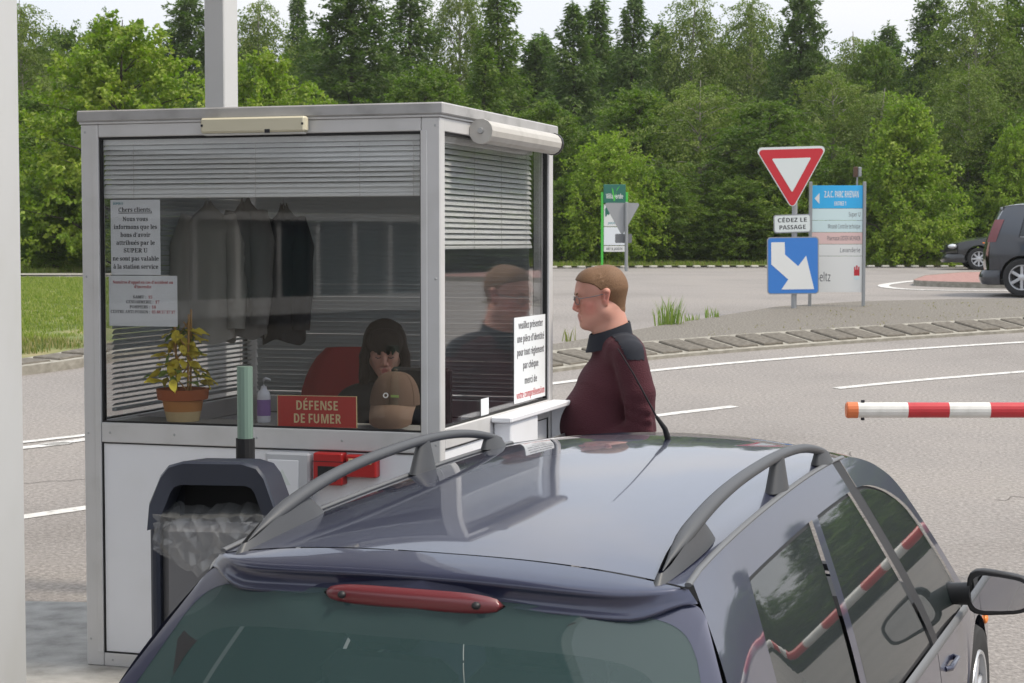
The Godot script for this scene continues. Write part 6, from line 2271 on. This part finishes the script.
# a tree whose top stands at image-independent world place (x, d), `high` metres, `wide` half-width
func plant(called: String, kind: String, x: float, d: float, high: float, wide: float, label: String, group := "") -> void:
	var k = kinds[kind]
	var t := thing(called, label, "bush" if called.contains("bush") else "tree", on(x, d, 0.0), 0.0, group)
	rng.seed = int(x * 131 + d * 17 + 5000)
	var turn := rng.randf() * TAU
	for q in [["trunk", k[0], k[2]], ["crown", k[1], k[3]]]:
		var o := obj(q[0], q[1], q[2], t)
		o.scale = Vector3(wide / k[5], high / k[4], wide / k[5])
		o.rotation.y = turn

func make_wood() -> void:
	make_kinds()
	# [name, kind, place across the frame (share of distance), distance, top (share of distance above the eye), half-width in m, label]
	var px := func(x: float) -> float: return (x - 512.0) / 1850.0
	var list := [
		# back row against the sky
		["birch_tree", "birch_a", 22, 66, -6, 2.3, "tall birch rising right beside the near white post at far left"],
		["broadleaf_tree", "dark_a", 66, 74, 22, 2.2, "dim tree whose top ends low in the sky between post and maple"],
		["broadleaf_tree", "dense_b", 118, 76, 14, 2.2, "round-topped tree peeking over the bright maple's crown"],
		["conifer", "cypress", 188, 74, -14, 2.4, "tall dark conifer directly left of the post above the booth"],
		["birch_tree", "birch_b", 262, 76, -10, 2.0, "feathery birch just right of the post above the booth"],
		["conifer", "spruce_b", 300, 80, -8, 1.6, "thin spruce top between the feathery birch and the broad dark conifer"],
		["conifer", "cypress", 352, 70, -44, 2.9, "broadest dark conifer above the middle of the booth roof"],
		["conifer", "spruce_a", 412, 76, -30, 3.0, "dark conifer right of the broadest one above the booth roof"],
		["birch_tree", "birch_a", 462, 78, -34, 2.2, "pale slender tree above the booth's right corner"],
		["conifer", "spruce_c", 497, 73, -30, 2.6, "tall green conifer at the left edge of the sky gap"],
		["conifer", "spruce_b", 534, 78, 40, 2.4, "low dark spire standing inside the sky gap behind the awning"],
		["conifer", "spruce_a", 572, 76, 4, 2.7, "first spruce spire to the right of the sky gap"],
		["conifer", "spruce_b", 597, 80, 0, 2.4, "second spruce spire right of the sky gap"],
		["conifer", "spruce_a", 634, 78, -4, 2.6, "third and darkest spruce spire, above the green totem"],
		["conifer", "spruce_b", 660, 82, 26, 2.3, "short spruce spire right beside the darkest one"],
		["birch_tree", "birch_b", 700, 80, -16, 2.2, "loose birch crown reaching the top edge left of the yield sign"],
		["birch_tree", "birch_a", 752, 82, -12, 2.6, "hazy birch crown reaching the top edge above the yield sign"],
		["conifer", "cypress", 800, 74, -26, 1.9, "dark upright tree above the right tip of the yield sign"],
		["birch_tree", "birch_b", 846, 80, 26, 2.2, "loose tree top in the dip left of the broad pointed conifer"],
		["broadleaf_tree", "dense_b", 880, 78, 36, 1.8, "small round tree top touching the broad pointed conifer"],
		["conifer", "cypress", 925, 76, -10, 2.0, "broad pointed conifer standing clear above the young bright tree"],
		["birch_tree", "birch_a", 975, 70, -26, 2.6, "tall birch above the dark cars at right"],
		["broadleaf_tree", "dense_a", 1026, 72, -30, 2.8, "tall tree cut by the photo's upper right corner"],
		# middle row
		["broadleaf_tree", "dense_a", 32, 55, 92, 2.3, "dark green tree low behind the near white post"],
		["broadleaf_tree", "dark_a", 240, 58, 62, 2.6, "dim tree behind the maple leaves right of the booth post"],
		["broadleaf_tree", "dense_a", 430, 62, 62, 2.6, "green tree just over the booth roof left of its corner"],
		["conifer", "spruce_c", 487, 64, 48, 2.0, "green conifer directly behind the booth's right roof corner"],
		["conifer", "spruce_a", 546, 64, 92, 1.9, "dark conifer right behind the end of the awning"],
		["willow_tree", "willow", 700, 60, 76, 3.1, "wide pale tree filling the wood left of the yield sign"],
		["broadleaf_tree", "dense_b", 645, 62, 84, 2.0, "dense tree behind and right of the green totem"],
		["broadleaf_tree", "dark_a", 770, 58, 96, 2.3, "dark tree directly behind the yield sign"],
		["willow_tree", "willow", 828, 62, 62, 2.5, "pale tree above the blue and white information board"],
		["birch_tree", "birch_a", 965, 60, 58, 2.0, "birch with pale trunk between the young bright tree and the cars"],
		["birch_tree", "birch_b", 888, 61, 84, 1.9, "birch behind the crown of the young bright tree"],
		["broadleaf_tree", "dark_a", 1020, 59, 112, 2.2, "dark tree just above the hatchback's roof"],
		# front row
		["maple_tree", "maple_a", 128, 45.5, 14, 2.7, "big bright yellow-green maple left of the booth"],
		["maple_tree", "maple_b", 268, 47.5, 46, 1.9, "bright maple showing right of the post above the booth"],
		["bush", "dense_b", 55, 46, 178, 1.3, "dark bush at the foot of the maple beside the near post"],
		["bush", "bush_b", 608, 55, 132, 1.55, "bright bushy young tree behind the green totem"],
		["bush", "bush_a", 905, 55, 98, 1.80, "young bright green tree left of the dark cars"],
		["bush", "dense_b", 668, 56, 166, 1.2, "mid green bush right of the green totem"],
		["bush", "dense_a", 738, 56, 176, 1.4, "dark green bush left of the yield sign's lower tip"],
		["bush", "bush_b", 790, 57, 160, 1.3, "green bush hidden by the yield sign and the arrow sign"],
		["bush", "dense_a", 845, 56.5, 152, 1.1, "bush behind the posts of the information board"],
		["bush", "bush_a", 1012, 56, 126, 1.3, "green bush behind the hatchback at the right edge"],
		["bush", "dark_a", 965, 57, 190, 1.2, "dark low bush above the bonnet of the low grey car"],
		["bush", "dense_a", 560, 55.5, 178, 1.1, "dark bush just right of the booth's far corner"],
		["bush", "dark_a", 700, 58, 196, 1.2, "shaded low bush between totem and yield sign"],
		# beyond the frame's edges
		["broadleaf_tree", "dense_a", -60, 52, 40, 2.8, "green tree hidden by the near white post"],
		["broadleaf_tree", "dense_a", 1100, 66, 0, 2.8, "tree beyond the photo's right edge"],
	]
	for q in list:
		var d: float = q[3]
		var x: float = px.call(q[2]) * d
		var top: float = 1.9 + (243.0 - q[4]) / 1850.0 * d
		plant(q[0], q[1], x, d, top - gd(d), q[5], q[6], "trees and bushes of the wood")
	# the depth of the wood behind them: one mass
	rng.seed = 99
	var src := ["dark_a", "dense_b", "spruce_a"]
	for s in src.size():
		var ts: Array[Transform3D] = []
		for i in 44:
			var d := rng.randf_range(84, 100)
			var x := rng.randf_range(-32, 32) * d / 90.0
			var k = kinds[src[s]]
			var hh := rng.randf_range(8.4, 10.6)
			var ww := rng.randf_range(2.2, 3.0)
			ts.append(Transform3D(Basis(Vector3.UP, rng.randf() * TAU).scaled(Vector3(ww / k[5], hh / k[4], ww / k[5])), on(x, d)))
		for i in 16:
			var d := rng.randf_range(62, 72)
			var x := rng.randf_range(-22, 22)
			var k = kinds[src[s]]
			ts.append(Transform3D(Basis(Vector3.UP, rng.randf() * TAU).scaled(Vector3(1.9 / k[5], rng.randf_range(4.0, 5.8) / k[4], 1.9 / k[5])), on(x, d)))
		# the wood bends round on the right, where the car's panes mirror it
		for i in 40:
			var a := rng.randf_range(0.36, 1.25)
			var d := rng.randf_range(50, 70)
			var k = kinds[src[s]]
			var ww := rng.randf_range(2.2, 3.2)
			ts.append(Transform3D(Basis(Vector3.UP, rng.randf() * TAU).scaled(Vector3(ww / k[5], rng.randf_range(2.5, 5.5) / k[4], ww / k[5])), on(sin(a) * d, cos(a) * d)))
		var mm := MultiMesh.new()
		mm.transform_format = MultiMesh.TRANSFORM_3D
		mm.mesh = kinds[src[s]][1]
		mm.instance_count = ts.size()
		for i in ts.size(): mm.set_instance_transform(i, ts[i])
		var o := MultiMeshInstance3D.new()
		o.name = numbered("deep_wood")
		o.multimesh = mm
		o.material_override = M.leaf_spruce if s == 2 else M.leaf_mid
		add_child(o)
		o.set_meta("kind", "stuff")
		tag(o, ["dim broadleaved depth of the wood", "green undergrowth deep in the wood", "dark conifers deep in the wood"][s], "wood")

# ------------------------------------------------------------------ signs, barrier, posts, station
func round_poly(w: float, h: float, r: float) -> PackedVector2Array:
	var out := PackedVector2Array()
	for q in [[1, 1, 0.0], [-1, 1, PI / 2], [-1, -1, PI], [1, -1, PI * 1.5]]:
		for k in 5:
			var a: float = q[2] + PI / 2 * k / 4.0
			out.append(Vector2(q[0] * (w / 2 - r) + cos(a) * r, q[1] * (h / 2 - r) + sin(a) * r))
	return out

func tri_poly(side: float, r: float) -> PackedVector2Array:
	# point-down triangle with rounded corners, centred on its top edge's middle
	var hgt := side * 0.866
	var c := [Vector2(-side / 2 + r * 1.732, -r), Vector2(0, -hgt + 2 * r), Vector2(side / 2 - r * 1.732, -r)]
	var st := [PI / 2, PI * 7.0 / 6, PI * 11.0 / 6]
	var out := PackedVector2Array()
	for i in 3:
		for k in 5: out.append(c[i] + Vector2.from_angle(st[i] + PI * 2 / 3 * k / 4.0) * r)
	return out

func plate(poly: PackedVector2Array, z0: float, z1: float) -> MB:
	var m := MB.new()
	m.prism(poly, z0, z1)
	return m

func pole(r: float, y0: float, y1: float) -> MB:
	var m := MB.new()
	m.lathe([Vector2(0, y1), Vector2(r * 0.8, y1), Vector2(r, y1 - 0.008), Vector2(r, y0)].map(func(q): return q), Transform3D.IDENTITY, 14)
	return m

func make_signs() -> void:
	# give-way sign with plate and arrow panel on one post
	var s := thing("yield_sign", "red and white yield triangle over a blue keep-right arrow panel on one post", "road sign", on(4.10, 26.9, 0.10), 0.0)
	var gy := gd(26.9) + 0.10
	obj("post", pole(0.04, -0.1, 3.26 - gy), M.sign_grey, s)
	var tr := Node3D.new()
	tr.name = "yield_triangle"
	s.add_child(tr, true)
	tr.position = Vector3(-0.065, 3.29 - gy, 0.05)
	tr.rotation.z = 0.028
	obj("backing", plate(tri_poly(1.06, 0.06), -0.012, 0.0), M.pale_grey, tr)
	obj("red_border", plate(tri_poly(0.99, 0.045), 0.0005, 0.003), M.signal_red, tr, Vector3(0, -0.035, 0))
	obj("white_field", plate(tri_poly(0.57, 0.012), 0.0035, 0.0055), M.pale_grey, tr, Vector3(0, -0.165, 0))
	var pl := Node3D.new()
	pl.name = "text_plate"
	s.add_child(pl, true)
	pl.position = Vector3(-0.04, 2.18 - gy, 0.05)
	pl.rotation.z = 0.03
	obj("backing", plate(round_poly(0.54, 0.265, 0.04), -0.01, 0.0), M.sign_grey, pl)
	obj("face", plate(round_poly(0.51, 0.235, 0.03), 0.0005, 0.002), M.pale_grey, pl)
	text(pl, "CÉDEZ LE", 0.060, 0.42, Vector3(0, 0.052, 0.0025), M.ink)
	text(pl, "PASSAGE", 0.060, 0.38, Vector3(0, -0.052, 0.0025), M.ink)
	var ar := Node3D.new()
	ar.name = "arrow_panel"
	s.add_child(ar, true)
	ar.position = Vector3(-0.025, 1.573 - gy, 0.05)
	ar.rotation.z = 0.012
	obj("backing", plate(round_poly(0.75, 0.83, 0.05), -0.012, 0.0), M.sign_grey, ar)
	obj("face", plate(round_poly(0.72, 0.80, 0.04), 0.0005, 0.002), M.sign_blue, ar)
	obj("arrow", plate(PackedVector2Array([Vector2(-0.315, 0.34), Vector2(-0.12, 0.34), Vector2(-0.115, 0.16), Vector2(0.075, -0.01), Vector2(0.19, 0.14), Vector2(0.305, -0.345), Vector2(-0.17, -0.345), Vector2(-0.07, -0.20), Vector2(-0.315, 0.02)]), 0.0025, 0.0045), M.white_paint, ar)
	for y in [2.95 - gy, 2.18 - gy, 1.8 - gy, 1.35 - gy]:
		obj("clamp", bx(Vector3(-0.05, y - 0.02, -0.045), Vector3(0.05, y + 0.02, 0.037), 0.006), M.steel, s)

	# information board on two posts
	var by := gd(27.3) + 0.10
	var b := thing("information_board", "blue and white trading-estate board on two grey posts beside the yield sign", "sign board", on(4.79, 27.3, 0.10), -0.06)
	for x in [-0.392, 0.392]:
		obj("post", bx(Vector3(x - 0.022, -0.1, -0.04), Vector3(x + 0.022, 2.80 - by, 0.04), 0.006), M.sign_grey, b)
	var bands := [[2.745, 2.41, M.sky_blue], [2.405, 2.235, M.pale_blue], [2.23, 2.06, M.pale_blue], [2.055, 1.885, M.pale_pink], [1.88, 1.71, M.white_paint], [1.705, 1.175, M.white_paint]]
	for q in bands:
		obj("panel", bx(Vector3(-0.368, q[1] - by, -0.012), Vector3(0.368, q[0] - by, 0.012), 0.002), q[2], b)
	text(b, "Z.A.C. PARC RHENAN", 0.095, 0.50, Vector3(0.06, 2.615 - by, 0.0125), M.white_paint)
	text(b, "ENTREE 1", 0.06, 0.17, Vector3(0.04, 2.48 - by, 0.0125), M.white_paint)
	obj("arrow_head", plate(PackedVector2Array([Vector2(-0.335, 2.555 - by), Vector2(-0.265, 2.635 - by), Vector2(-0.265, 2.475 - by)]), 0.0125, 0.0145), M.white_paint, b)
	var rows := [["Super U", 0.17, 2.32], ["Mosaub Contrôle technique", 0.47, 2.145], ["Pharmacie DIDIER MONNIN", 0.48, 1.97], ["Lavanderie", 0.29, 1.795]]
	for q in rows: text(b, q[0], 0.065, q[1], Vector3(0.335, q[2] - by, 0.0125), M.grey_ink, false, false, 0.0, 1)
	text(b, "Seltz", 0.13, 0.21, Vector3(-0.20, 1.40 - by, 0.0125), M.grey_ink, false, false)
	obj("crest", plate(PackedVector2Array([Vector2(0.25, 1.42 - by), Vector2(0.33, 1.42 - by), Vector2(0.33, 1.55 - by), Vector2(0.31, 1.55 - by), Vector2(0.31, 1.51 - by), Vector2(0.30, 1.51 - by), Vector2(0.30, 1.57 - by), Vector2(0.28, 1.57 - by), Vector2(0.28, 1.51 - by), Vector2(0.27, 1.51 - by), Vector2(0.27, 1.55 - by), Vector2(0.25, 1.55 - by)]), 0.0125, 0.0145), M.signal_red, b)
	obj("crest_base", plate(round_poly(0.08, 0.05, 0.02), 0.0125, 0.0145), M.pale_blue, b, Vector3(0.29, 1.385 - by, 0))
	var cam := Node3D.new()
	cam.name = "sensor"
	b.add_child(cam, true)
	cam.position = Vector3(0.29, 2.80 - by, -0.05)
	obj("stem", bx(Vector3(-0.012, -0.1, -0.012), Vector3(0.012, 0.08, 0.012), 0.002), M.sign_grey, cam)
	obj("sensor_box", bx(Vector3(-0.055, 0.07, -0.04), Vector3(0.005, 0.22, 0.04), 0.008), M.cap_dark, cam)
	obj("sensor_box", bx(Vector3(0.012, 0.075, -0.04), Vector3(0.06, 0.215, 0.04), 0.008), M.sign_grey, cam)

	# green totem far off and the back of another yield sign in front of it
	var ty := gd(50.5)
	var g := thing("green_totem", "tall green-framed advertising totem in front of the wood", "totem sign", on(2.79, 50.5, 0.0), 0.0)
	for x in [-0.335, 0.335]:
		obj("post", bx(Vector3(x - 0.03, -0.1, -0.04), Vector3(x + 0.03, 3.28 - ty, 0.04), 0.006), M.lime, g)
	obj("head_panel", bx(Vector3(-0.30, 2.98 - ty, -0.05), Vector3(0.30, 3.49 - ty, 0.05), 0.01), M.totem_green, g)
	obj("poster_panel", bx(Vector3(-0.29, 2.35 - ty, -0.03), Vector3(0.29, 2.95 - ty, 0.03), 0.006), M.white_paint, g)
	obj("poster_panel", bx(Vector3(-0.29, 1.84 - ty, -0.03), Vector3(0.29, 2.33 - ty, 0.03), 0.006), M.paper, g)
	obj("poster_panel", bx(Vector3(-0.29, 1.66 - ty, -0.03), Vector3(0.29, 1.82 - ty, 0.03), 0.006), M.white_paint, g)
	obj("tree_mark", plate(PackedVector2Array([Vector2(-0.25, 2.62 - ty), Vector2(-0.22, 2.62 - ty), Vector2(-0.2, 2.68 - ty), Vector2(-0.15, 2.66 - ty), Vector2(-0.12, 2.72 - ty), Vector2(-0.14, 2.86 - ty), Vector2(-0.22, 2.88 - ty), Vector2(-0.26, 2.82 - ty)]), 0.0305, 0.033), M.totem_green, g)
	text(g, "Villaverde", 0.13, 0.46, Vector3(0, 3.17 - ty, 0.0505), M.white_paint, false, true)
	obj("check_mark", plate(PackedVector2Array([Vector2(-0.08, 3.40 - ty), Vector2(-0.04, 3.36 - ty), Vector2(0.0, 3.14 - ty), Vector2(0.07, 3.38 - ty), Vector2(0.15, 3.46 - ty), Vector2(0.05, 3.30 - ty), Vector2(0.01, 3.04 - ty), Vector2(-0.03, 3.05 - ty)]), 0.0525, 0.054), M.lime, g)
	text(g, "ART & JARDIN", 0.07, 0.44, Vector3(0, 1.74 - ty, 0.0305), M.grey_ink)
	text(g, "JARDINERIE", 0.055, 0.36, Vector3(0.0, 2.44 - ty, 0.0305), M.teal_ink)
	var yb := thing("sign_back", "grey back of another yield sign in front of the green totem", "road sign", on(3.0, 48.6, 0.0), 0.25)
	var yy := gd(48.6)
	obj("post", pole(0.045, -0.1, 2.97 - yy), M.sign_grey, yb)
	obj("triangle_back", plate(tri_poly(1.0, 0.05), -0.012, 0.0), M.sign_grey, yb, Vector3(-0.10, 2.95 - yy, -0.05))
	obj("plate_back", plate(round_poly(0.46, 0.24, 0.03), -0.012, 0.0), M.trim_grey, yb, Vector3(-0.06, 2.02 - yy, -0.05))

func make_barrier() -> void:
	var b := thing("striped_barrier", "red and white striped barrier arm with orange tip", "barrier", Vector3(1.902, 0.95, -10.5), 0.0)
	var oct := PackedVector2Array()
	for k in 16:
		var a := TAU * (k + 0.5) / 16
		oct.append(Vector2(cos(a) * 0.040, sin(a) * 0.044))
	var T := Transform3D(Basis(Vector3(0, 0, -1), Vector3.UP, Vector3.RIGHT), Vector3.ZERO)
	var cap := PackedVector2Array()
	for q in oct: cap.append(q * 1.06)
	var m := MB.new()
	m.prism(cap, 0.006, 0.065, T)
	var c0 := PackedVector2Array()
	for q in oct: c0.append(q * 0.94)
	m.prism(c0, 0.0, 0.006, T)
	obj("end_cap", m, M.orange, b)
	var x := 0.065
	var i := 0
	while x < 4.2:
		var w := 0.284 if i == 0 else 0.234
		m = MB.new()
		m.prism(oct, x + 0.0002, x + w - 0.0002, T)
		obj("stripe", m, M.barrier_white if i % 2 == 0 else M.barrier_red, b)
		x += w
		i += 1
	for q in [0.044, -0.058]:
		obj("bolt", bx(Vector3(0.085, q, -0.008), Vector3(0.105, q + 0.014, 0.012), 0.003), M.ink, b)
	# its cabinet, beyond the right edge of the picture
	var g := gd(10.5)
	var k := thing("barrier_cabinet", "white barrier cabinet carrying the striped arm, beyond the right edge", "cabinet", Vector3(6.25, g, -10.66), 0.0)
	obj("case", bx(Vector3(-0.2, 0.0, -0.18), Vector3(0.2, 1.15, 0.12), 0.02), M.barrier_white, k)
	obj("door", bx(Vector3(-0.17, 0.1, 0.1205), Vector3(0.17, 0.85, 0.13), 0.006), M.signal_red, k)

func make_station() -> void:
	# posts that carry the forecourt roof
	var p := thing("canopy_post", "white square post rising behind the booth roof", "post", Vector3(-1.60, -0.1, -10.25), BT, "posts of the forecourt roof")
	obj("shaft", bx(Vector3(-0.06, 0, -0.085), Vector3(0.06, 5.05, 0.085), 0.006), M.post_paint, p)
	obj("foot_plate", bx(Vector3(-0.14, 0, -0.16), Vector3(0.14, 0.012, 0.16), 0.002), M.post_paint, p)
	var q := thing("canopy_post", "pale grey post cut by the photo's left edge", "post", Vector3(-1.715, -0.4, -5.5), 0.0, "posts of the forecourt roof")
	obj("shaft", bx(Vector3(-0.17, 0, -0.17), Vector3(0.213, 5.35, 0.17), 0.012), M.post_paint, q)
	obj("foot_plate", bx(Vector3(-0.3, 0, -0.3), Vector3(0.34, 0.015, 0.3), 0.003), M.post_paint, q)
	# the roof itself, over the pumps: ribbed sheet under a fascia
	var r := thing("forecourt_canopy", "flat white roof over the station forecourt, above the picture", "canopy", Vector3(-1.2, 4.95, -3.0), 0.0)
	obj("deck", bx(Vector3(-9.0, 0.05, -7.6), Vector3(0.0, 0.35, 3.0), 0.01), M.canopy_sheet, r)
	for e in [[Vector3(-9.05, 0.0, -7.68), Vector3(0.05, 0.6, -7.602)], [Vector3(-9.05, 0.0, 3.002), Vector3(0.05, 0.6, 3.08)], [Vector3(-9.08, 0.0, -7.60), Vector3(-9.002, 0.6, 3.0)], [Vector3(0.002, 0.0, -7.60), Vector3(0.08, 0.6, 3.0)]]:
		obj("fascia", bx(e[0], e[1], 0.01), M.post_paint, r)
	# the station shop behind and to the left of the camera, mirrored in the booth's front pane
	var s := thing("station_shop", "long low station shop with a band of windows, mirrored in the booth pane", "building", Vector3(-9.0, gd(-2.0) - 0.3, 2.0), 0.0)
	var wallm := mat("shop_wall", lin(0.16, 0.15, 0.135), 0.8)
	obj("wall", bx(Vector3(-4.0, 0.0, -7.0), Vector3(0.0, 2.35, 9.0), 0.01), wallm, s)
	obj("wall", bx(Vector3(-4.0, 3.35, -7.0), Vector3(0.0, 3.95, 9.0), 0.01), wallm, s)
	obj("back_wall", bx(Vector3(-4.0, 2.35, -7.0), Vector3(-3.8, 3.35, 9.0), 0.0), M.interior_dark, s)
	var win := MB.new()
	win.quad(Vector3(-0.06, 2.35, 9.0), Vector3(-0.06, 2.35, -7.0), Vector3(-0.06, 3.35, -7.0), Vector3(-0.06, 3.35, 9.0))
	obj("window_pane", win, M.car_glass_dark, s)
	var z := -6.95
	var bar := bx(Vector3(-0.10, 2.35, -0.035), Vector3(0.02, 3.35, 0.035), 0.004).mesh()
	while z < 9.0:
		obj("mullion", bar, M.post_paint, s, Vector3(0, 0, z))
		z += 0.62
	obj("eaves_band", bx(Vector3(-0.1, 3.30, -7.02), Vector3(0.06, 3.38, 9.02), 0.005), M.post_paint, s)
	obj("sill_band", bx(Vector3(-0.1, 2.30, -7.02), Vector3(0.08, 2.48, 9.02), 0.005), M.post_paint, s)

func _ready() -> void:
	var cam := Camera3D.new()
	cam.name = "camera"
	cam.fov = rad_to_deg(2.0 * atan(341.5 / 1850.0))
	cam.position = Vector3(0, 1.9, 0)
	cam.rotation.x = -atan(98.5 / 1850.0)
	cam.far = 2000.0
	cam.near = 0.1
	cam.current = true
	# gentle depth of field of the photograph: sharp at the booth, soft at the wood
	var lens := CameraAttributesPhysical.new()
	lens.frustum_focal_length = 12.0 / (341.5 / 1850.0)
	lens.frustum_focus_distance = 7.0
	lens.exposure_aperture = 15.0
	lens.frustum_far = 2000.0
	lens.frustum_near = 0.1
	cam.attributes = lens
	add_child(cam)
	make_sky()
	var sun := DirectionalLight3D.new()
	sun.name = "sun"
	sun.light_energy = 0.6
	sun.light_color = Color(1.0, 0.955, 0.88)
	sun.light_angular_distance = 10.0
	sun.shadow_enabled = true
	add_child(sun)
	sun.look_at_from_position(Vector3(15, 22, 3), Vector3.ZERO)
	make_materials()
	make_setting()
	make_station()
	make_booth()
	make_bin()
	make_main_car()
	make_far_cars()
	make_signs()
	make_barrier()
	make_man()
	make_woman()
	make_wood()
	make_grass()
	print("built in %d ms" % Time.get_ticks_msec())
